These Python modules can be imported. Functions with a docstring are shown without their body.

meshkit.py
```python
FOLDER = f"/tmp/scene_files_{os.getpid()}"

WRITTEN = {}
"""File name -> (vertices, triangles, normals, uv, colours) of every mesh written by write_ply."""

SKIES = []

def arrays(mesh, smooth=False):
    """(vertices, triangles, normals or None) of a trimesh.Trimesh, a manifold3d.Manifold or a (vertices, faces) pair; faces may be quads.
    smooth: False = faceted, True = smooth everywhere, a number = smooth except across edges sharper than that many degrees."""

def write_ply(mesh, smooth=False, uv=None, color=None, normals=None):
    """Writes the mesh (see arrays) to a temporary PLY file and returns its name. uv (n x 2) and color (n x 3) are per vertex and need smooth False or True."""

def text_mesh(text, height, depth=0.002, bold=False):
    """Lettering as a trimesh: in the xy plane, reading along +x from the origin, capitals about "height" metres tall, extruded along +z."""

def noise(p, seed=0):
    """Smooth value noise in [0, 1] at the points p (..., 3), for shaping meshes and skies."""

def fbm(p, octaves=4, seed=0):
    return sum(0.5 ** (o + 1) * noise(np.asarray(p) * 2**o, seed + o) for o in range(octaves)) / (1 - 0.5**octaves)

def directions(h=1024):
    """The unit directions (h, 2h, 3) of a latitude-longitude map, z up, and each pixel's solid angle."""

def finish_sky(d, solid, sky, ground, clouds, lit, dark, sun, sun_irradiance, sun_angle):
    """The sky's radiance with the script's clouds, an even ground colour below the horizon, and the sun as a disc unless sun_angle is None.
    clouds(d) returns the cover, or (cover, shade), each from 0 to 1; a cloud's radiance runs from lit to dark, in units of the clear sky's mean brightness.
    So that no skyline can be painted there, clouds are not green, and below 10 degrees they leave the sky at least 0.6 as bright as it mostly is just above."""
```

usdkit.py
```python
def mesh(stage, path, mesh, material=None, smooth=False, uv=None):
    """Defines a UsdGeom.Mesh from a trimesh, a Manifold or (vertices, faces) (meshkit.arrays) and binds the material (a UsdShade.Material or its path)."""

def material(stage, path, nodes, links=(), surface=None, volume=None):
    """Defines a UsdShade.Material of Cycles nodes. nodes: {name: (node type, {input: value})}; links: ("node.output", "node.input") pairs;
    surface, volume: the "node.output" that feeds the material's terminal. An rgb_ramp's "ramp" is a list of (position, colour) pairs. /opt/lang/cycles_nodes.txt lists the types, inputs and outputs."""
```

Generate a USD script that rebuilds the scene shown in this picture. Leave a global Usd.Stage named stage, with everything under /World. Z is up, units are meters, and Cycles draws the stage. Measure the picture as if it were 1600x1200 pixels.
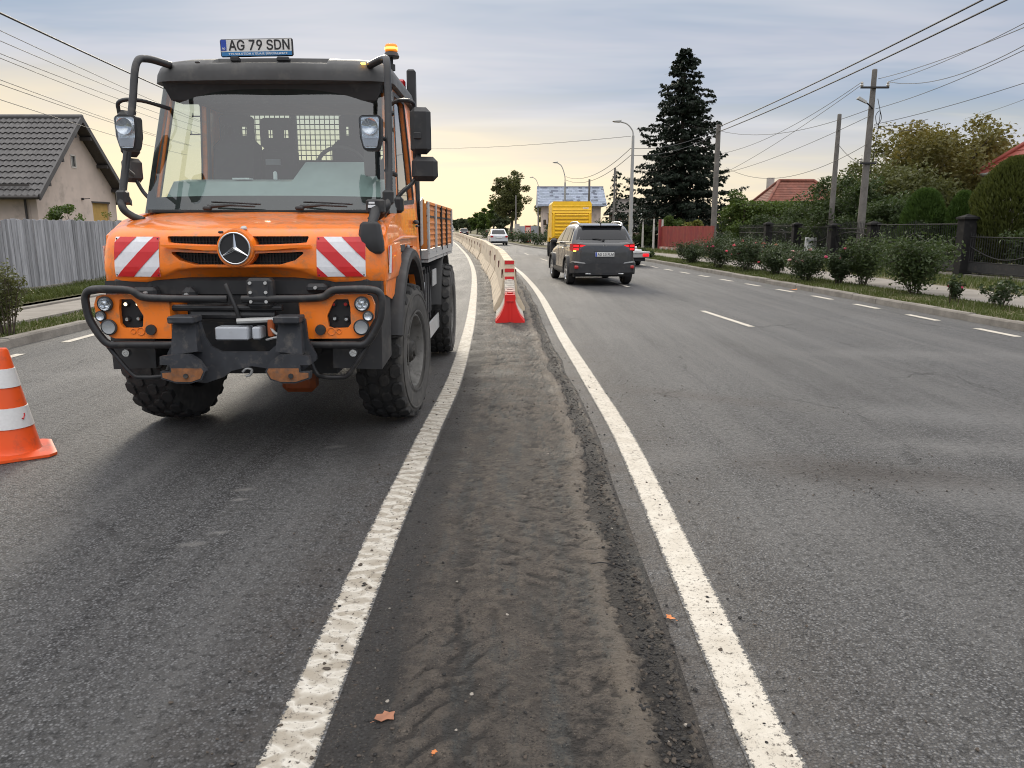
import math, random
import numpy as np, trimesh, shapely, manifold3d as m3
from shapely.geometry import Polygon, box as sbox, Point, LineString
from shapely import affinity
import usdkit, meshkit
from pxr import Usd, UsdGeom, UsdLux, UsdShade, Gf, Sdf, Vt

stage = Usd.Stage.CreateInMemory()
UsdGeom.SetStageUpAxis(stage, 'Z')
UsdGeom.SetStageMetersPerUnit(stage, 1.0)
UsdGeom.Xform.Define(stage, '/World')
UsdGeom.Scope.Define(stage, '/World/Looks')
PI = math.pi

# ------------------------------------------------------------------ camera
CAM_H, PITCH = 1.55, math.atan(244 / 1200)
camera = UsdGeom.Camera.Define(stage, '/World/camera')
camera.CreateHorizontalApertureAttr(36.0)
camera.CreateFocalLengthAttr(27.0)
camera.CreateExposureAttr(0.4)
camera.AddTranslateOp().Set((0, 0, CAM_H))
camera.AddRotateXOp().Set(90.0 - math.degrees(PITCH))

# ------------------------------------------------------------------ sky and sun
SUN_EL, SUN_AZ = math.radians(24), math.radians(-12)
SKY_STRENGTH = 0.1


class Out(str):
    pass


class Node:
    def __init__(self, name):
        self._n = name

    def __getattr__(self, o):
        return Out(self._n + '.' + o)


class NG:
    """a small graph of shader nodes"""
    def __init__(self):
        self.n, self.l = {}, []

    def __call__(self, kind, **kw):
        name = '%s%d' % (kind, len(self.n))
        given = {}
        for k, v in kw.items():
            if isinstance(v, Out):
                self.l.append((v, name + '.' + k))
            else:
                given[k] = v
        self.n[name] = (kind, given)
        return Node(name)

    def m(self, op, a, b=0.5, c=0.0, clamp=False):
        kw = dict(math_type=op, value1=a, value2=b, value3=c)
        if clamp:
            kw['use_clamp'] = True
        return self('math', **kw).value

    def mix(self, f, a, b, t='mix'):
        return self('mix_color', blend_type=t, fac=f, a=a, b=b).result

    def rng(self, v, a, b, c=0.0, d=1.0):
        return self('map_range', value=v, from_min=a, from_max=b, to_min=c, to_max=d, clamp=True).result

    def noise(self, vec, scale, detail=3.0, rough=0.55, dist=0.0):
        return self('noise_texture', vector=vec, scale=scale, detail=detail, roughness=rough, distortion=dist).fac

    def mapv(self, vec, scale=(1, 1, 1), loc=(0, 0, 0), rot=(0, 0, 0)):
        return self('mapping', vector=vec, scale=scale, location=loc, rotation=rot).vector

    def mat(self, name, surface=None, volume=None):
        return usdkit.material(stage, '/World/Looks/' + name, self.n, self.l, surface=surface, volume=volume)


g = NG()
sky = g('sky_texture', sky_type='single_scattering', sun_disc=False, sun_elevation=SUN_EL, sun_rotation=SUN_AZ).color
D = g('texture_coordinate').generated
S = g('separate_xyz', vector=D)
zc = g.m('maximum', S.z, 0.0)
# planar cloud coordinates: streaks that run across the view and narrow towards the horizon
den = g.m('add', zc, 0.10)
cu, cv = g.m('divide', S.x, den), g.m('divide', S.y, den)
cp = g('combine_xyz', x=cu, y=cv, z=0.0).vector
n1 = g.noise(g.mapv(cp, (0.42, 0.95, 1), (3.1, 1.7, 0), (0, 0, 0.25)), 1.0, 5.0, 0.55, 0.6)
n2 = g.noise(g.mapv(cp, (0.55, 1.7, 1), (7.3, 2.2, 0), (0, 0, 0.12)), 1.0, 4.0, 0.5, 0.3)
blue = (2.05, 2.85, 3.95)
lilac = (3.9, 4.1, 4.8)
cloud = g.mix(g.rng(n1, 0.36, 0.60), blue, lilac)
cloud = g.mix(g.rng(n2, 0.52, 0.72, 0.0, 0.5), cloud, (5.6, 5.6, 5.8))
# the warm band low over the horizon, strongest towards the hidden sun and fading away from it
warmth = g.m('multiply_add', S.x, -0.55, 0.62)
front = g.rng(S.y, -0.6, 0.7, 0.25, 1.0)
warmc = g.mix(g.rng(S.x, -0.5, 0.5), (7.7, 6.3, 4.2), (6.8, 5.95, 4.7))
el = g.m('add', zc, g.m('multiply_add', n1, 0.16, -0.08))
el2 = g.m('add', el, g.m('multiply', S.x, 0.07))
band = g.rng(el2, 0.055, 0.165, 1.0, 0.0)
band = g.m('multiply', band, front)
cloud = g.mix(band, cloud, warmc)
cloud = g.mix(g.rng(zc, 0.27, 0.6), cloud, (4.5, 4.4, 4.35))
high = g.rng(zc, 0.27, 0.95, 1.0, 3.6)           # an overcast sky grows brighter to the zenith
cloud = g('vector_math', math_type='scale', vector1=cloud, scale=high).vector
skyc = g.mix(0.9, sky, cloud)
bg = g('background_shader', color=skyc, strength=SKY_STRENGTH).background
dome = UsdLux.DomeLight.Define(stage, '/World/sky')
UsdShade.MaterialBindingAPI.Apply(dome.GetPrim()).Bind(g.mat('sky', surface=bg))
dome.GetPrim().SetCustomDataByKey('kind', 'structure')
sun = UsdLux.DistantLight.Define(stage, '/World/sun')
sun.CreateIntensityAttr(0.4)
sun.CreateAngleAttr(16.0)
sun.CreateNormalizeAttr(True)
sun.CreateColorAttr((1.0, 0.9, 0.74))
sun.AddRotateZOp().Set(-math.degrees(SUN_AZ))
sun.AddRotateXOp().Set(-(90.0 - math.degrees(SUN_EL)))

# ------------------------------------------------------------------ naming
_used = {}


def _path(parent, name):
    key = (str(parent), name)
    k = _used.get(key, 0)
    _used[key] = k + 1
    return '%s/%s' % (parent, name if k == 0 else '%s_%03d' % (name, k))


def tag(prim, label=None, cat=None, group=None, kind=None):
    for k, v in (('label', label), ('category', cat), ('group', group), ('kind', kind)):
        if v:
            prim.SetCustomDataByKey(k, v)


def part(parent, name, mesh, mat, smooth=30, uv=None, label=None):
    p = _path(parent, name)
    o = usdkit.mesh(stage, p, mesh, mat, smooth=smooth, uv=uv)
    if label:
        tag(o.GetPrim(), label)
    return p


def thing(name, label, cat, loc=(0, 0, 0), rz=0.0, group=None, rx=0.0, ry=0.0):
    p = _path('/World', name)
    x = UsdGeom.Xform.Define(stage, p)
    x.AddTranslateOp().Set(Gf.Vec3d(*map(float, loc)))
    x.AddRotateZOp().Set(math.degrees(rz))
    if rx or ry:
        x.AddRotateXOp().Set(math.degrees(rx))
        x.AddRotateYOp().Set(math.degrees(ry))
    tag(x.GetPrim(), label, cat, group)
    return p


def single(name, mesh, mat, label, cat, group=None, smooth=30, kind=None, uv=None):
    p = _path('/World', name)
    o = usdkit.mesh(stage, p, mesh, mat, smooth=smooth, uv=uv)
    tag(o.GetPrim(), label, cat, group, kind)
    return p


def struct(name, mesh, mat, smooth=30, kind='structure', uv=None, label=None):
    p = _path('/World', name)
    o = usdkit.mesh(stage, p, mesh, mat, smooth=smooth, uv=uv)
    tag(o.GetPrim(), label, None, None, kind)
    return p


def dup(src, name, loc, rz=0.0, label=None, group=None, scale=None):
    p = _path('/World', name)
    x = UsdGeom.Xform.Define(stage, p)
    x.GetPrim().GetReferences().AddInternalReference(src)
    x.GetPrim().SetInstanceable(True)
    x.ClearXformOpOrder()
    x.AddTranslateOp(opSuffix='at').Set(Gf.Vec3d(*map(float, loc)))
    x.AddRotateZOp(opSuffix='at').Set(math.degrees(rz))
    if scale is not None:
        x.AddScaleOp(opSuffix='at').Set(Gf.Vec3f(*(scale if np.ndim(scale) else (scale,) * 3)))
    tag(x.GetPrim(), label, None, group)
    return p


# ------------------------------------------------------------------ from a pixel of the photograph to a point of the place
def ray(px, py):
    u, v = (px - 800) / 1200, (600 - py) / 1200
    return np.array([u, math.cos(PITCH) + v * math.sin(PITCH), -math.sin(PITCH) + v * math.cos(PITCH)])


def at(px, py, Y):
    r = ray(px, py)
    return np.array([0, 0, CAM_H]) + r * (Y / r[1])


# ------------------------------------------------------------------ meshes: (vertices, triangles)
def cat(*ms):
    ms = [m for m in ms if m is not None and len(m[0])]
    vs, fs, n = [], [], 0
    for v, f in ms:
        vs.append(np.asarray(v, float))
        fs.append(np.asarray(f, int) + n)
        n += len(v)
    return np.vstack(vs), np.vstack(fs)


def tri(q):
    q = np.asarray(q, int)
    return np.vstack([q[:, [0, 1, 2]], q[:, [0, 2, 3]]])


def tm(m):
    return np.array(m.vertices), np.array(m.faces)


def mv(m, t=(0, 0, 0), rz=0.0, rx=0.0, ry=0.0, s=1.0):
    v = np.asarray(m[0], float) * s
    for ang, (i, j) in ((rx, (1, 2)), (ry, (2, 0)), (rz, (0, 1))):
        if ang:
            c, sn = math.cos(ang), math.sin(ang)
            a, b = v[:, i].copy(), v[:, j].copy()
            v[:, i], v[:, j] = c * a - sn * b, sn * a + c * b
    return v + np.asarray(t, float), m[1]


def flipx(m):
    return np.asarray(m[0]) * [-1, 1, 1], np.asarray(m[1])[:, ::-1]


_BF = tri([[0, 3, 2, 1], [4, 5, 6, 7], [0, 1, 5, 4], [1, 2, 6, 5], [2, 3, 7, 6], [3, 0, 4, 7]])


def box(c, s, bev=0.0):
    c, s = np.asarray(c, float), np.asarray(s, float) / 2
    if bev:
        bev = min(bev, s.min() * 0.95)
        pts = []
        for sx in (-1, 1):
            for sy in (-1, 1):
                for sz in (-1, 1):
                    for k in range(3):
                        o = np.full(3, bev)
                        o[k] = 0
                        pts.append(c + np.array([sx, sy, sz]) * (s - o))
        return hull(pts)
    v = np.array([[-1, -1, -1], [1, -1, -1], [1, 1, -1], [-1, 1, -1], [-1, -1, 1], [1, -1, 1], [1, 1, 1], [-1, 1, 1]]) * s + c
    return v, _BF


def box2(a, b, bev=0.0):
    a, b = np.minimum(a, b), np.maximum(a, b)
    return box((a + b) / 2, b - a, bev)


def hull(pts):
    m = m3.Manifold.hull_points(np.asarray(pts, float)).to_mesh()
    return np.array(m.vert_properties[:, :3], float), np.array(m.tri_verts, int)


def man(m):
    return m3.Manifold(m3.Mesh(np.asarray(m[0], np.float32), np.asarray(m[1], np.uint32)))


def unman(M):
    m = M.to_mesh()
    return np.array(m.vert_properties[:, :3], float), np.array(m.tri_verts, int)


def frame_of(t):
    t = np.asarray(t, float)
    t = t / (np.linalg.norm(t) + 1e-12)
    a = np.cross(t, [0, 0, 1.0] if abs(t[2]) < 0.9 else [1.0, 0, 0])
    a /= np.linalg.norm(a)
    return a, np.cross(t, a)


def cyl(p0, p1, r0, r1=None, n=14):
    r1 = r0 if r1 is None else r1
    p0, p1 = np.asarray(p0, float), np.asarray(p1, float)
    a, b = frame_of(p1 - p0)
    th = np.arange(n) * 2 * PI / n
    ring = np.cos(th)[:, None] * a + np.sin(th)[:, None] * b
    v = np.vstack([p0 + r0 * ring, p1 + r1 * ring, [p0], [p1]])
    i = np.arange(n)
    j = (i + 1) % n
    f = np.vstack([np.stack([i, j, n + j], 1), np.stack([i, n + j, n + i], 1), np.stack([j, i, np.full(n, 2 * n)], 1), np.stack([n + i, n + j, np.full(n, 2 * n + 1)], 1)])
    return v, f


def smooth_path(pts, per=6):
    """Catmull-Rom through the points"""
    p = np.asarray(pts, float)
    p = np.vstack([2 * p[0] - p[1], p, 2 * p[-1] - p[-2]])
    out = []
    for k in range(1, len(p) - 2):
        for t in np.arange(per) / per:
            a, b, c, d = p[k - 1], p[k], p[k + 1], p[k + 2]
            out.append(0.5 * (2 * b + (c - a) * t + (2 * a - 5 * b + 4 * c - d) * t * t + (-a + 3 * b - 3 * c + d) * t ** 3))
    out.append(p[-2])
    return np.array(out)


def tube(pts, r, n=8, closed=False):
    p = np.asarray(pts, float)
    k = len(p)
    r = np.broadcast_to(np.asarray(r, float), (k,))
    if closed:
        t = np.roll(p, -1, 0) - np.roll(p, 1, 0)
    else:
        t = np.gradient(p, axis=0)
    t = t / (np.linalg.norm(t, axis=1, keepdims=True) + 1e-12)
    a, _ = frame_of(t[0])
    th = np.arange(n) * 2 * PI / n
    vs = []
    for i in range(k):
        a = a - t[i] * (a @ t[i])
        a /= np.linalg.norm(a) + 1e-12
        b = np.cross(t[i], a)
        vs.append(p[i] + r[i] * (np.cos(th)[:, None] * a + np.sin(th)[:, None] * b))
    v = np.vstack(vs)
    m = k if closed else k - 1
    I, J = np.meshgrid(np.arange(m), np.arange(n), indexing='ij')
    I, J = I.ravel(), J.ravel()
    I2, J2 = (I + 1) % k, (J + 1) % n
    f = tri(np.stack([I * n + J, I * n + J2, I2 * n + J2, I2 * n + J], 1))
    if not closed:
        v = np.vstack([v, p[:1], p[-1:]])
        j = np.arange(n)
        j2 = (j + 1) % n
        f = np.vstack([f, np.stack([j2, j, np.full(n, k * n)], 1), np.stack([(k - 1) * n + j, (k - 1) * n + j2, np.full(n, k * n + 1)], 1)])
    return v, f


def lathe(prof, n=32, axis='z'):
    """profile of (radius, height), turned round the axis; ends at radius 0 are closed by tiny discs"""
    p = np.asarray(prof, float)
    k = len(p)
    th = np.arange(n) * 2 * PI / n
    v = np.stack([p[:, None, 0] * np.cos(th), p[:, None, 0] * np.sin(th), np.broadcast_to(p[:, None, 1], (k, n))], -1).reshape(-1, 3)
    I, J = np.meshgrid(np.arange(k - 1), np.arange(n), indexing='ij')
    I, J = I.ravel(), J.ravel()
    J2 = (J + 1) % n
    f = tri(np.stack([I * n + J, I * n + J2, (I + 1) * n + J2, (I + 1) * n + J], 1))
    if axis == 'x':
        v = v[:, [2, 0, 1]]
    elif axis == 'y':
        v = v[:, [1, 2, 0]]
    return v, f


def extr(poly, depth, axis='z'):
    """a polygon (points or shapely) extruded. axis z: drawn in xy. axis y: drawn in xz, from y=0 to y=depth. axis x: drawn in yz."""
    if not hasattr(poly, 'geom_type'):
        poly = Polygon(poly)
    poly = poly.buffer(0)
    out = []
    for q in getattr(poly, 'geoms', [poly]):
        v, f = tm(trimesh.creation.extrude_polygon(q, abs(depth), engine='earcut'))
        if depth < 0:
            v = v + [0, 0, depth]
        if axis == 'y':
            v, f = v[:, [0, 2, 1]], f[:, ::-1]
        elif axis == 'x':
            v = v[:, [2, 0, 1]]
        out.append((v, f))
    return cat(*out)


def gridmesh(P):
    """P: (a, b, 3) points"""
    a, b = P.shape[:2]
    I, J = np.meshgrid(np.arange(a - 1), np.arange(b - 1), indexing='ij')
    I, J = I.ravel(), J.ravel()
    return P.reshape(-1, 3), tri(np.stack([I * b + J, (I + 1) * b + J, (I + 1) * b + J + 1, I * b + J + 1], 1))


def loft(sections, cap=True):
    """closed rings (k, n, 3) of the same count, capped by fans"""
    P = np.asarray(sections, float)
    k, n = P.shape[:2]
    v = P.reshape(-1, 3)
    I, J = np.meshgrid(np.arange(k - 1), np.arange(n), indexing='ij')
    I, J = I.ravel(), J.ravel()
    J2 = (J + 1) % n
    f = tri(np.stack([I * n + J, I * n + J2, (I + 1) * n + J2, (I + 1) * n + J], 1))
    if cap:
        v = np.vstack([v, P[0].mean(0)[None], P[-1].mean(0)[None]])
        j = np.arange(n)
        j2 = (j + 1) % n
        f = np.vstack([f, np.stack([j2, j, np.full(n, k * n)], 1), np.stack([(k - 1) * n + j, (k - 1) * n + j2, np.full(n, k * n + 1)], 1)])
    m = trimesh.Trimesh(v, f, process=False)
    if cap and m.volume < 0:
        f = f[:, ::-1]
    return v, f


def rsphere(c, r, sub=1, sq=(1, 1, 1)):
    m = trimesh.creation.icosphere(sub, 1.0)
    return np.array(m.vertices) * r * np.asarray(sq) + c, np.array(m.faces)


def ribbon(path2, half0, half1, z, uvlen=1.0):
    """a flat strip along a plan path: returns mesh, uv (u across, v metres along)"""
    p = np.asarray(path2, float)
    t = np.gradient(p, axis=0)
    t /= np.linalg.norm(t, axis=1, keepdims=True)
    nrm = np.stack([t[:, 1], -t[:, 0]], 1)
    P = np.stack([np.column_stack([p + nrm * half0, np.full(len(p), z)]), np.column_stack([p + nrm * half1, np.full(len(p), z)])], 0)
    s = np.concatenate([[0], np.cumsum(np.linalg.norm(np.diff(p, axis=0), axis=1))])
    uv = np.concatenate([np.column_stack([np.zeros(len(p)), s]), np.column_stack([np.ones(len(p)), s])])
    v, f = gridmesh(P)
    n = np.cross(v[f[:, 1]] - v[f[:, 0]], v[f[:, 2]] - v[f[:, 0]])
    if n[:, 2].mean() < 0:
        f = f[:, ::-1]
    return (v, f), uv


def curve(pts):
    """x as a smooth function of y"""
    from scipy.interpolate import PchipInterpolator
    a = np.asarray(pts, float)
    return PchipInterpolator(a[:, 0], a[:, 1], extrapolate=True)


def text(s, h, depth=0.002, bold=False, width=None, center=True):
    m = tm(meshkit.text_mesh(s, h, depth, bold))
    v = m[0].copy()
    if center:
        v[:, 0] -= (v[:, 0].min() + v[:, 0].max()) / 2
    if width:
        v[:, 0] *= width / (v[:, 0].max() - v[:, 0].min())
    return v, m[1]


def upright(m, y=0.0, facing=-1):
    """lettering drawn in xy turned to stand in xz, read from -y"""
    v = m[0]
    return np.column_stack([v[:, 0], y - v[:, 2], v[:, 1]]), m[1]


# ------------------------------------------------------------------ materials
def pbr(name, col, rough=0.5, var=0.12, scale=6.0, metallic=0.0, bump=0.0, bscale=60.0, spec=0.5, dirt=None, rnd=0.0, island=0.0, coat=0.0, emit=None, estr=0.0, detail=4.0):
    """a surface with uneven colour: noise in the object's own coordinates, optional dirt colour and random tint"""
    g = NG()
    P = g('texture_coordinate').object
    n = g.noise(P, scale, detail, 0.6)
    c = g.mix(g.rng(n, 0.3, 0.7), tuple(x * (1 - var) for x in col), tuple(min(1, x * (1 + var)) for x in col))
    if dirt:
        dc, amt, ds = dirt
        c = g.mix(g.rng(g.noise(P, ds, 6.0, 0.65), 0.62 - 0.3 * amt, 0.85 - 0.3 * amt, 0.0, 0.9), c, dc)
    if rnd or island:
        r = g('object_info').random if rnd else g('geometry').random_per_island
        a = rnd or island
        c = g('hsv', color=c, hue=g.rng(r, 0, 1, 0.5 - 0.02 * (1 if island else 0.3), 0.5 + 0.02 * (1 if island else 0.3)), saturation=1.0, value=g.rng(r, 0, 1, 1 - a, 1 + a), fac=1.0).color
    kw = dict(base_color=c, roughness=g.rng(g.noise(P, scale * 1.7, 3.0), 0.3, 0.7, max(0.02, rough - 0.06), min(1, rough + 0.06)), metallic=metallic, specular_ior_level=spec, coat_weight=coat)
    if bump:
        kw['normal'] = g('bump', height=g.noise(P, bscale, 4.0, 0.6), strength=bump, distance=0.01).normal
    if emit:
        kw.update(emission_color=emit, emission_strength=estr)
    return g.mat(name, surface=g('principled_bsdf', **kw).BSDF)


def leafmat(name, cols, trans=0.3, big=0.8, spec=0.3):
    """leaves: each its own tint, larger light and dark clumps, some light let through"""
    g = NG()
    P = g('texture_coordinate').object
    r = g('geometry').random_per_island
    stops = [(i / (len(cols) - 1), c) for i, c in enumerate(cols)]
    f = g.m('multiply_add', g.noise(P, big, 3.0), 1.3, -0.15)
    f = g.m('add', g.m('multiply', f, 0.5), g.m('multiply', r, 0.5))
    c = g('rgb_ramp', ramp=stops, fac=f).color
    a = g('principled_bsdf', base_color=c, roughness=0.55, specular_ior_level=spec).BSDF
    b = g('translucent_bsdf', color=g('hsv', color=c, value=1.25, saturation=1.1, hue=0.49, fac=1.0).color).BSDF
    return g.mat(name, surface=g('mix_closure', fac=trans, closure1=a, closure2=b).closure)


def glassmat(name, tint=(0.6, 0.66, 0.64), rough=0.02, ior=1.5):
    """a thin pane: clear straight on, a mirror at grazing angles, the same from both sides"""
    g = NG()
    f0 = ((ior - 1) / (ior + 1)) ** 2 * 1.6
    f = g.m('multiply_add', g.m('power', g('layer_weight', blend=0.5).facing, 5.0), 1 - f0, f0)
    t = g('transparent_bsdf', color=tint).BSDF
    s = g('glossy_bsdf', color=(0.95, 0.97, 1.0), roughness=rough).BSDF
    return g.mat(name, surface=g('mix_closure', fac=f, closure1=t, closure2=s).closure)
# ------------------------------------------------------------------ the road's lines in plan: x as a function of y
LINE_L = curve([(-8, -.66), (2, -.665), (3.25, -.665), (5.66, -.64), (7.6, -.60), (11.5, -.665), (16.7, -.845), (25.9, -1.27), (39.2, -2.16), (60.2, -3.98), (84, -6.2), (120, -10.2), (200, -20), (320, -36)])
LINE_R = curve([(-8, .77), (2, .78), (3.25, .805), (5.66, .845), (7.6, .81), (11.5, .73), (16.7, .68), (25.2, .41), (31, .08), (39, -.55), (60, -2.25), (84, -4.4), (120, -8.4), (200, -18.2), (320, -34.2)])
WALL_C = curve([(12, -.03), (14.4, -.05), (16.7, -.12), (22.7, -.36), (35.5, -1.2), (56.6, -3.02), (87.7, -5.75), (120, -9.3), (200, -19.1)])
KERB_R = curve([(-8, 8.9), (2, 8.35), (8, 8.0), (13, 7.72), (20, 7.33), (26.6, 6.95), (31.5, 6.65), (36.3, 6.35), (43, 5.5), (50, 3.9), (56, 2.6), (65, 1.1), (76, -.1), (100, -3), (150, -9), (220, -18.5), (320, -32)])
DASH_R = curve([(2, 7.9), (11.9, 7.3), (14.1, 7.2), (18.1, 6.98), (22, 6.6), (31, 5.75), (40, 5.1), (50, 3.2)])
FENCE_R = curve([(4, 14.6), (10, 14.3), (20.9, 13.8), (30, 13.2), (40, 12.5), (45.4, 11.8), (52, 10.2), (60, 8.6)])


def kerb_l(y):
    return LINE_L(y) - 5.95


def ygrid(a, b, d0, growth):
    out, d = [a], d0
    while out[-1] < b:
        out.append(out[-1] + d)
        d = d0 + growth * max(0, out[-1])
    out[-1] = b
    return np.array(out)


def blob(g, P, x, y, rx, ry, rot=0.0, soft=0.9):
    """1 inside an uneven ellipse on the ground, 0 outside"""
    q = g.mapv(P, (1, 1, 0.0), (0, 0, 0))
    q = g('vector_math', math_type='subtract', vector1=q, vector2=(x, y, 0)).vector
    q = g('vector_rotate', rotate_type='z_axis', vector=q, angle=-rot).vector
    q = g('vector_math', math_type='multiply', vector1=q, vector2=(1 / rx, 1 / ry, 0)).vector
    d = g('vector_math', math_type='length', vector1=q).value
    d = g.m('add', d, g.m('multiply_add', g.noise(P, 2.6, 5.0, 0.65), 1.1, -0.55))
    return g.rng(d, 1 - soft, 1.0, 1.0, 0.0)


def asphalt_nodes(g, P):
    """colour, height and roughness of worn asphalt: stones of several greys bedded in dark bitumen, wheel tracks, dust"""
    v = g('voronoi_texture', vector=P, scale=88.0, feature='f1')
    v2 = g('voronoi_texture', vector=P, scale=210.0, feature='f1')
    pits = g.noise(P, 27.0, 5.0, 0.75)
    stone = g.m('multiply', g.rng(g('rgb_to_bw', color=v.color).val, 0.15, 0.85), g.rng(g('rgb_to_bw', color=v2.color).val, 0.1, 0.8, 0.45, 1.0))
    fine = g.noise(P, 260.0, 2.0, 0.6)
    mid = g.noise(P, 34.0, 4.0, 0.65)
    big = g.noise(g.mapv(P, (2.2, 0.07, 1)), 0.9, 5.0, 0.7)
    wide = g.noise(g.mapv(P, (1, 0.5, 1), (4, 7, 0)), 0.35, 3.0, 0.5)
    c = g.mix(stone, (0.046, 0.0465, 0.049), (0.28, 0.281, 0.284))
    c = g.mix(g.rng(v.distance, 0.30, 0.62), c, (0.024, 0.0235, 0.023))
    c = g.mix(g.rng(mid, 0.40, 0.72, 0.0, 0.5), c, (0.060, 0.059, 0.058))
    c = g.mix(g.rng(pits, 0.57, 0.66, 0.0, 0.85), c, (0.020, 0.0195, 0.019))
    crk = g('voronoi_texture', vector=g('vector_math', math_type='add', vector1=g.mapv(P, (1, .55, 0)), vector2=g('vector_math', math_type='scale', vector1=g('noise_texture', vector=P, scale=2.2, detail=6.0, roughness=.7).color, scale=0.5).vector).vector, scale=0.42, feature='distance_to_edge').distance
    crk = g.m('multiply', g.rng(crk, 0.0018, 0.0055, 1.0, 0.0), g.rng(g.noise(P, 0.6, 2.0), .53, .60))
    c = g.mix(g.m('multiply', crk, .7), c, (0.012, 0.012, 0.012))
    c = g.mix(g.rng(big, 0.42, 0.7, 0.0, 0.5), c, (0.15, 0.147, 0.142))
    c = g('hsv', color=c, value=g.rng(wide, 0.3, 0.7, 0.95, 1.20), saturation=1.0, hue=0.5, fac=1.0).color
    h = g.m('add', g.m('multiply', g.rng(v.distance, 0.0, 0.6, 1.0, 0.0), 0.8), g.m('multiply', fine, 0.5))
    h = g.m('add', h, g.m('multiply', mid, 1.2))
    h = g.m('subtract', h, g.m('multiply', crk, 1.5))
    h = g.m('subtract', h, g.rng(pits, 0.55, 0.68, 0.0, 1.0))
    return c, h, stone


# asphalt of the carriageway
g = NG()
P = g('geometry').position
c, h, stone = asphalt_nodes(g, P)
sx = g('separate_xyz', vector=P)
# mud carried out of the median and thrown on the lanes
near = g.m('absolute', g.m('subtract', sx.x, 0.06))
mud = g.m('multiply', g.rng(near, 0.55, 1.35, 1.0, 0.0), g.rng(sx.y, 9.0, 13.0, 1.0, 0.25))
mud = g.m('multiply', mud, g.rng(g.noise(P, 4.0, 6.0, 0.7), 0.32, 0.62, 0.0, 0.95))
c = g.mix(mud, c, (0.060, 0.050, 0.042))
for (bx, by, rx, ry, rot, col, a) in (
        (2.25, 4.75, 1.1, 0.42, -0.25, (0.046, 0.036, 0.030), 1.0), (2.35, 4.72, .75, 0.25, -0.25, (0.030, 0.025, 0.022), 0.9), (1.75, 7.05, 1.6, 0.28, -0.5, (0.062, 0.052, 0.045), 0.6), (3.6, 6.3, 1.3, 0.5, -0.3, (0.20, 0.20, 0.197), 0.45),
        (2.9, 4.3, 1.2, 0.4, -0.2, (0.19, 0.187, 0.183), 0.4), (1.6, 3.9, 0.7, 0.8, 0, (0.17, 0.165, 0.16), 0.4), (3.3, 5.3, 0.8, 0.3, -0.2, (0.22, 0.217, 0.21), 0.5),
        (1.15, 5.1, 0.5, 0.4, 0, (0.18, 0.175, 0.17), 0.4), (4.9, 9.5, 2.0, 0.5, -0.1, (0.19, 0.186, 0.18), 0.45), (-2.0, 1.95, 0.25, 0.3, 0, (0.17, 0.155, 0.13), 0.6),
        (-1.05, 5.3, 0.3, 0.5, 0, (0.030, 0.029, 0.029), 0.7), (-4.6, 8.2, 1.5, 0.3, 0.2, (0.2, 0.195, 0.19), 0.35), (2.0, 3.0, 0.9, 0.6, 0, (0.13, 0.128, 0.125), 0.3)):
    c = g.mix(g.m('multiply', g.m('multiply', blob(g, P, bx, by, rx, ry, rot), a), g.rng(g.noise(P, 38.0, 3.0, 0.7), 0.3, 0.6, 0.35, 1.0)), c, col)
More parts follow.
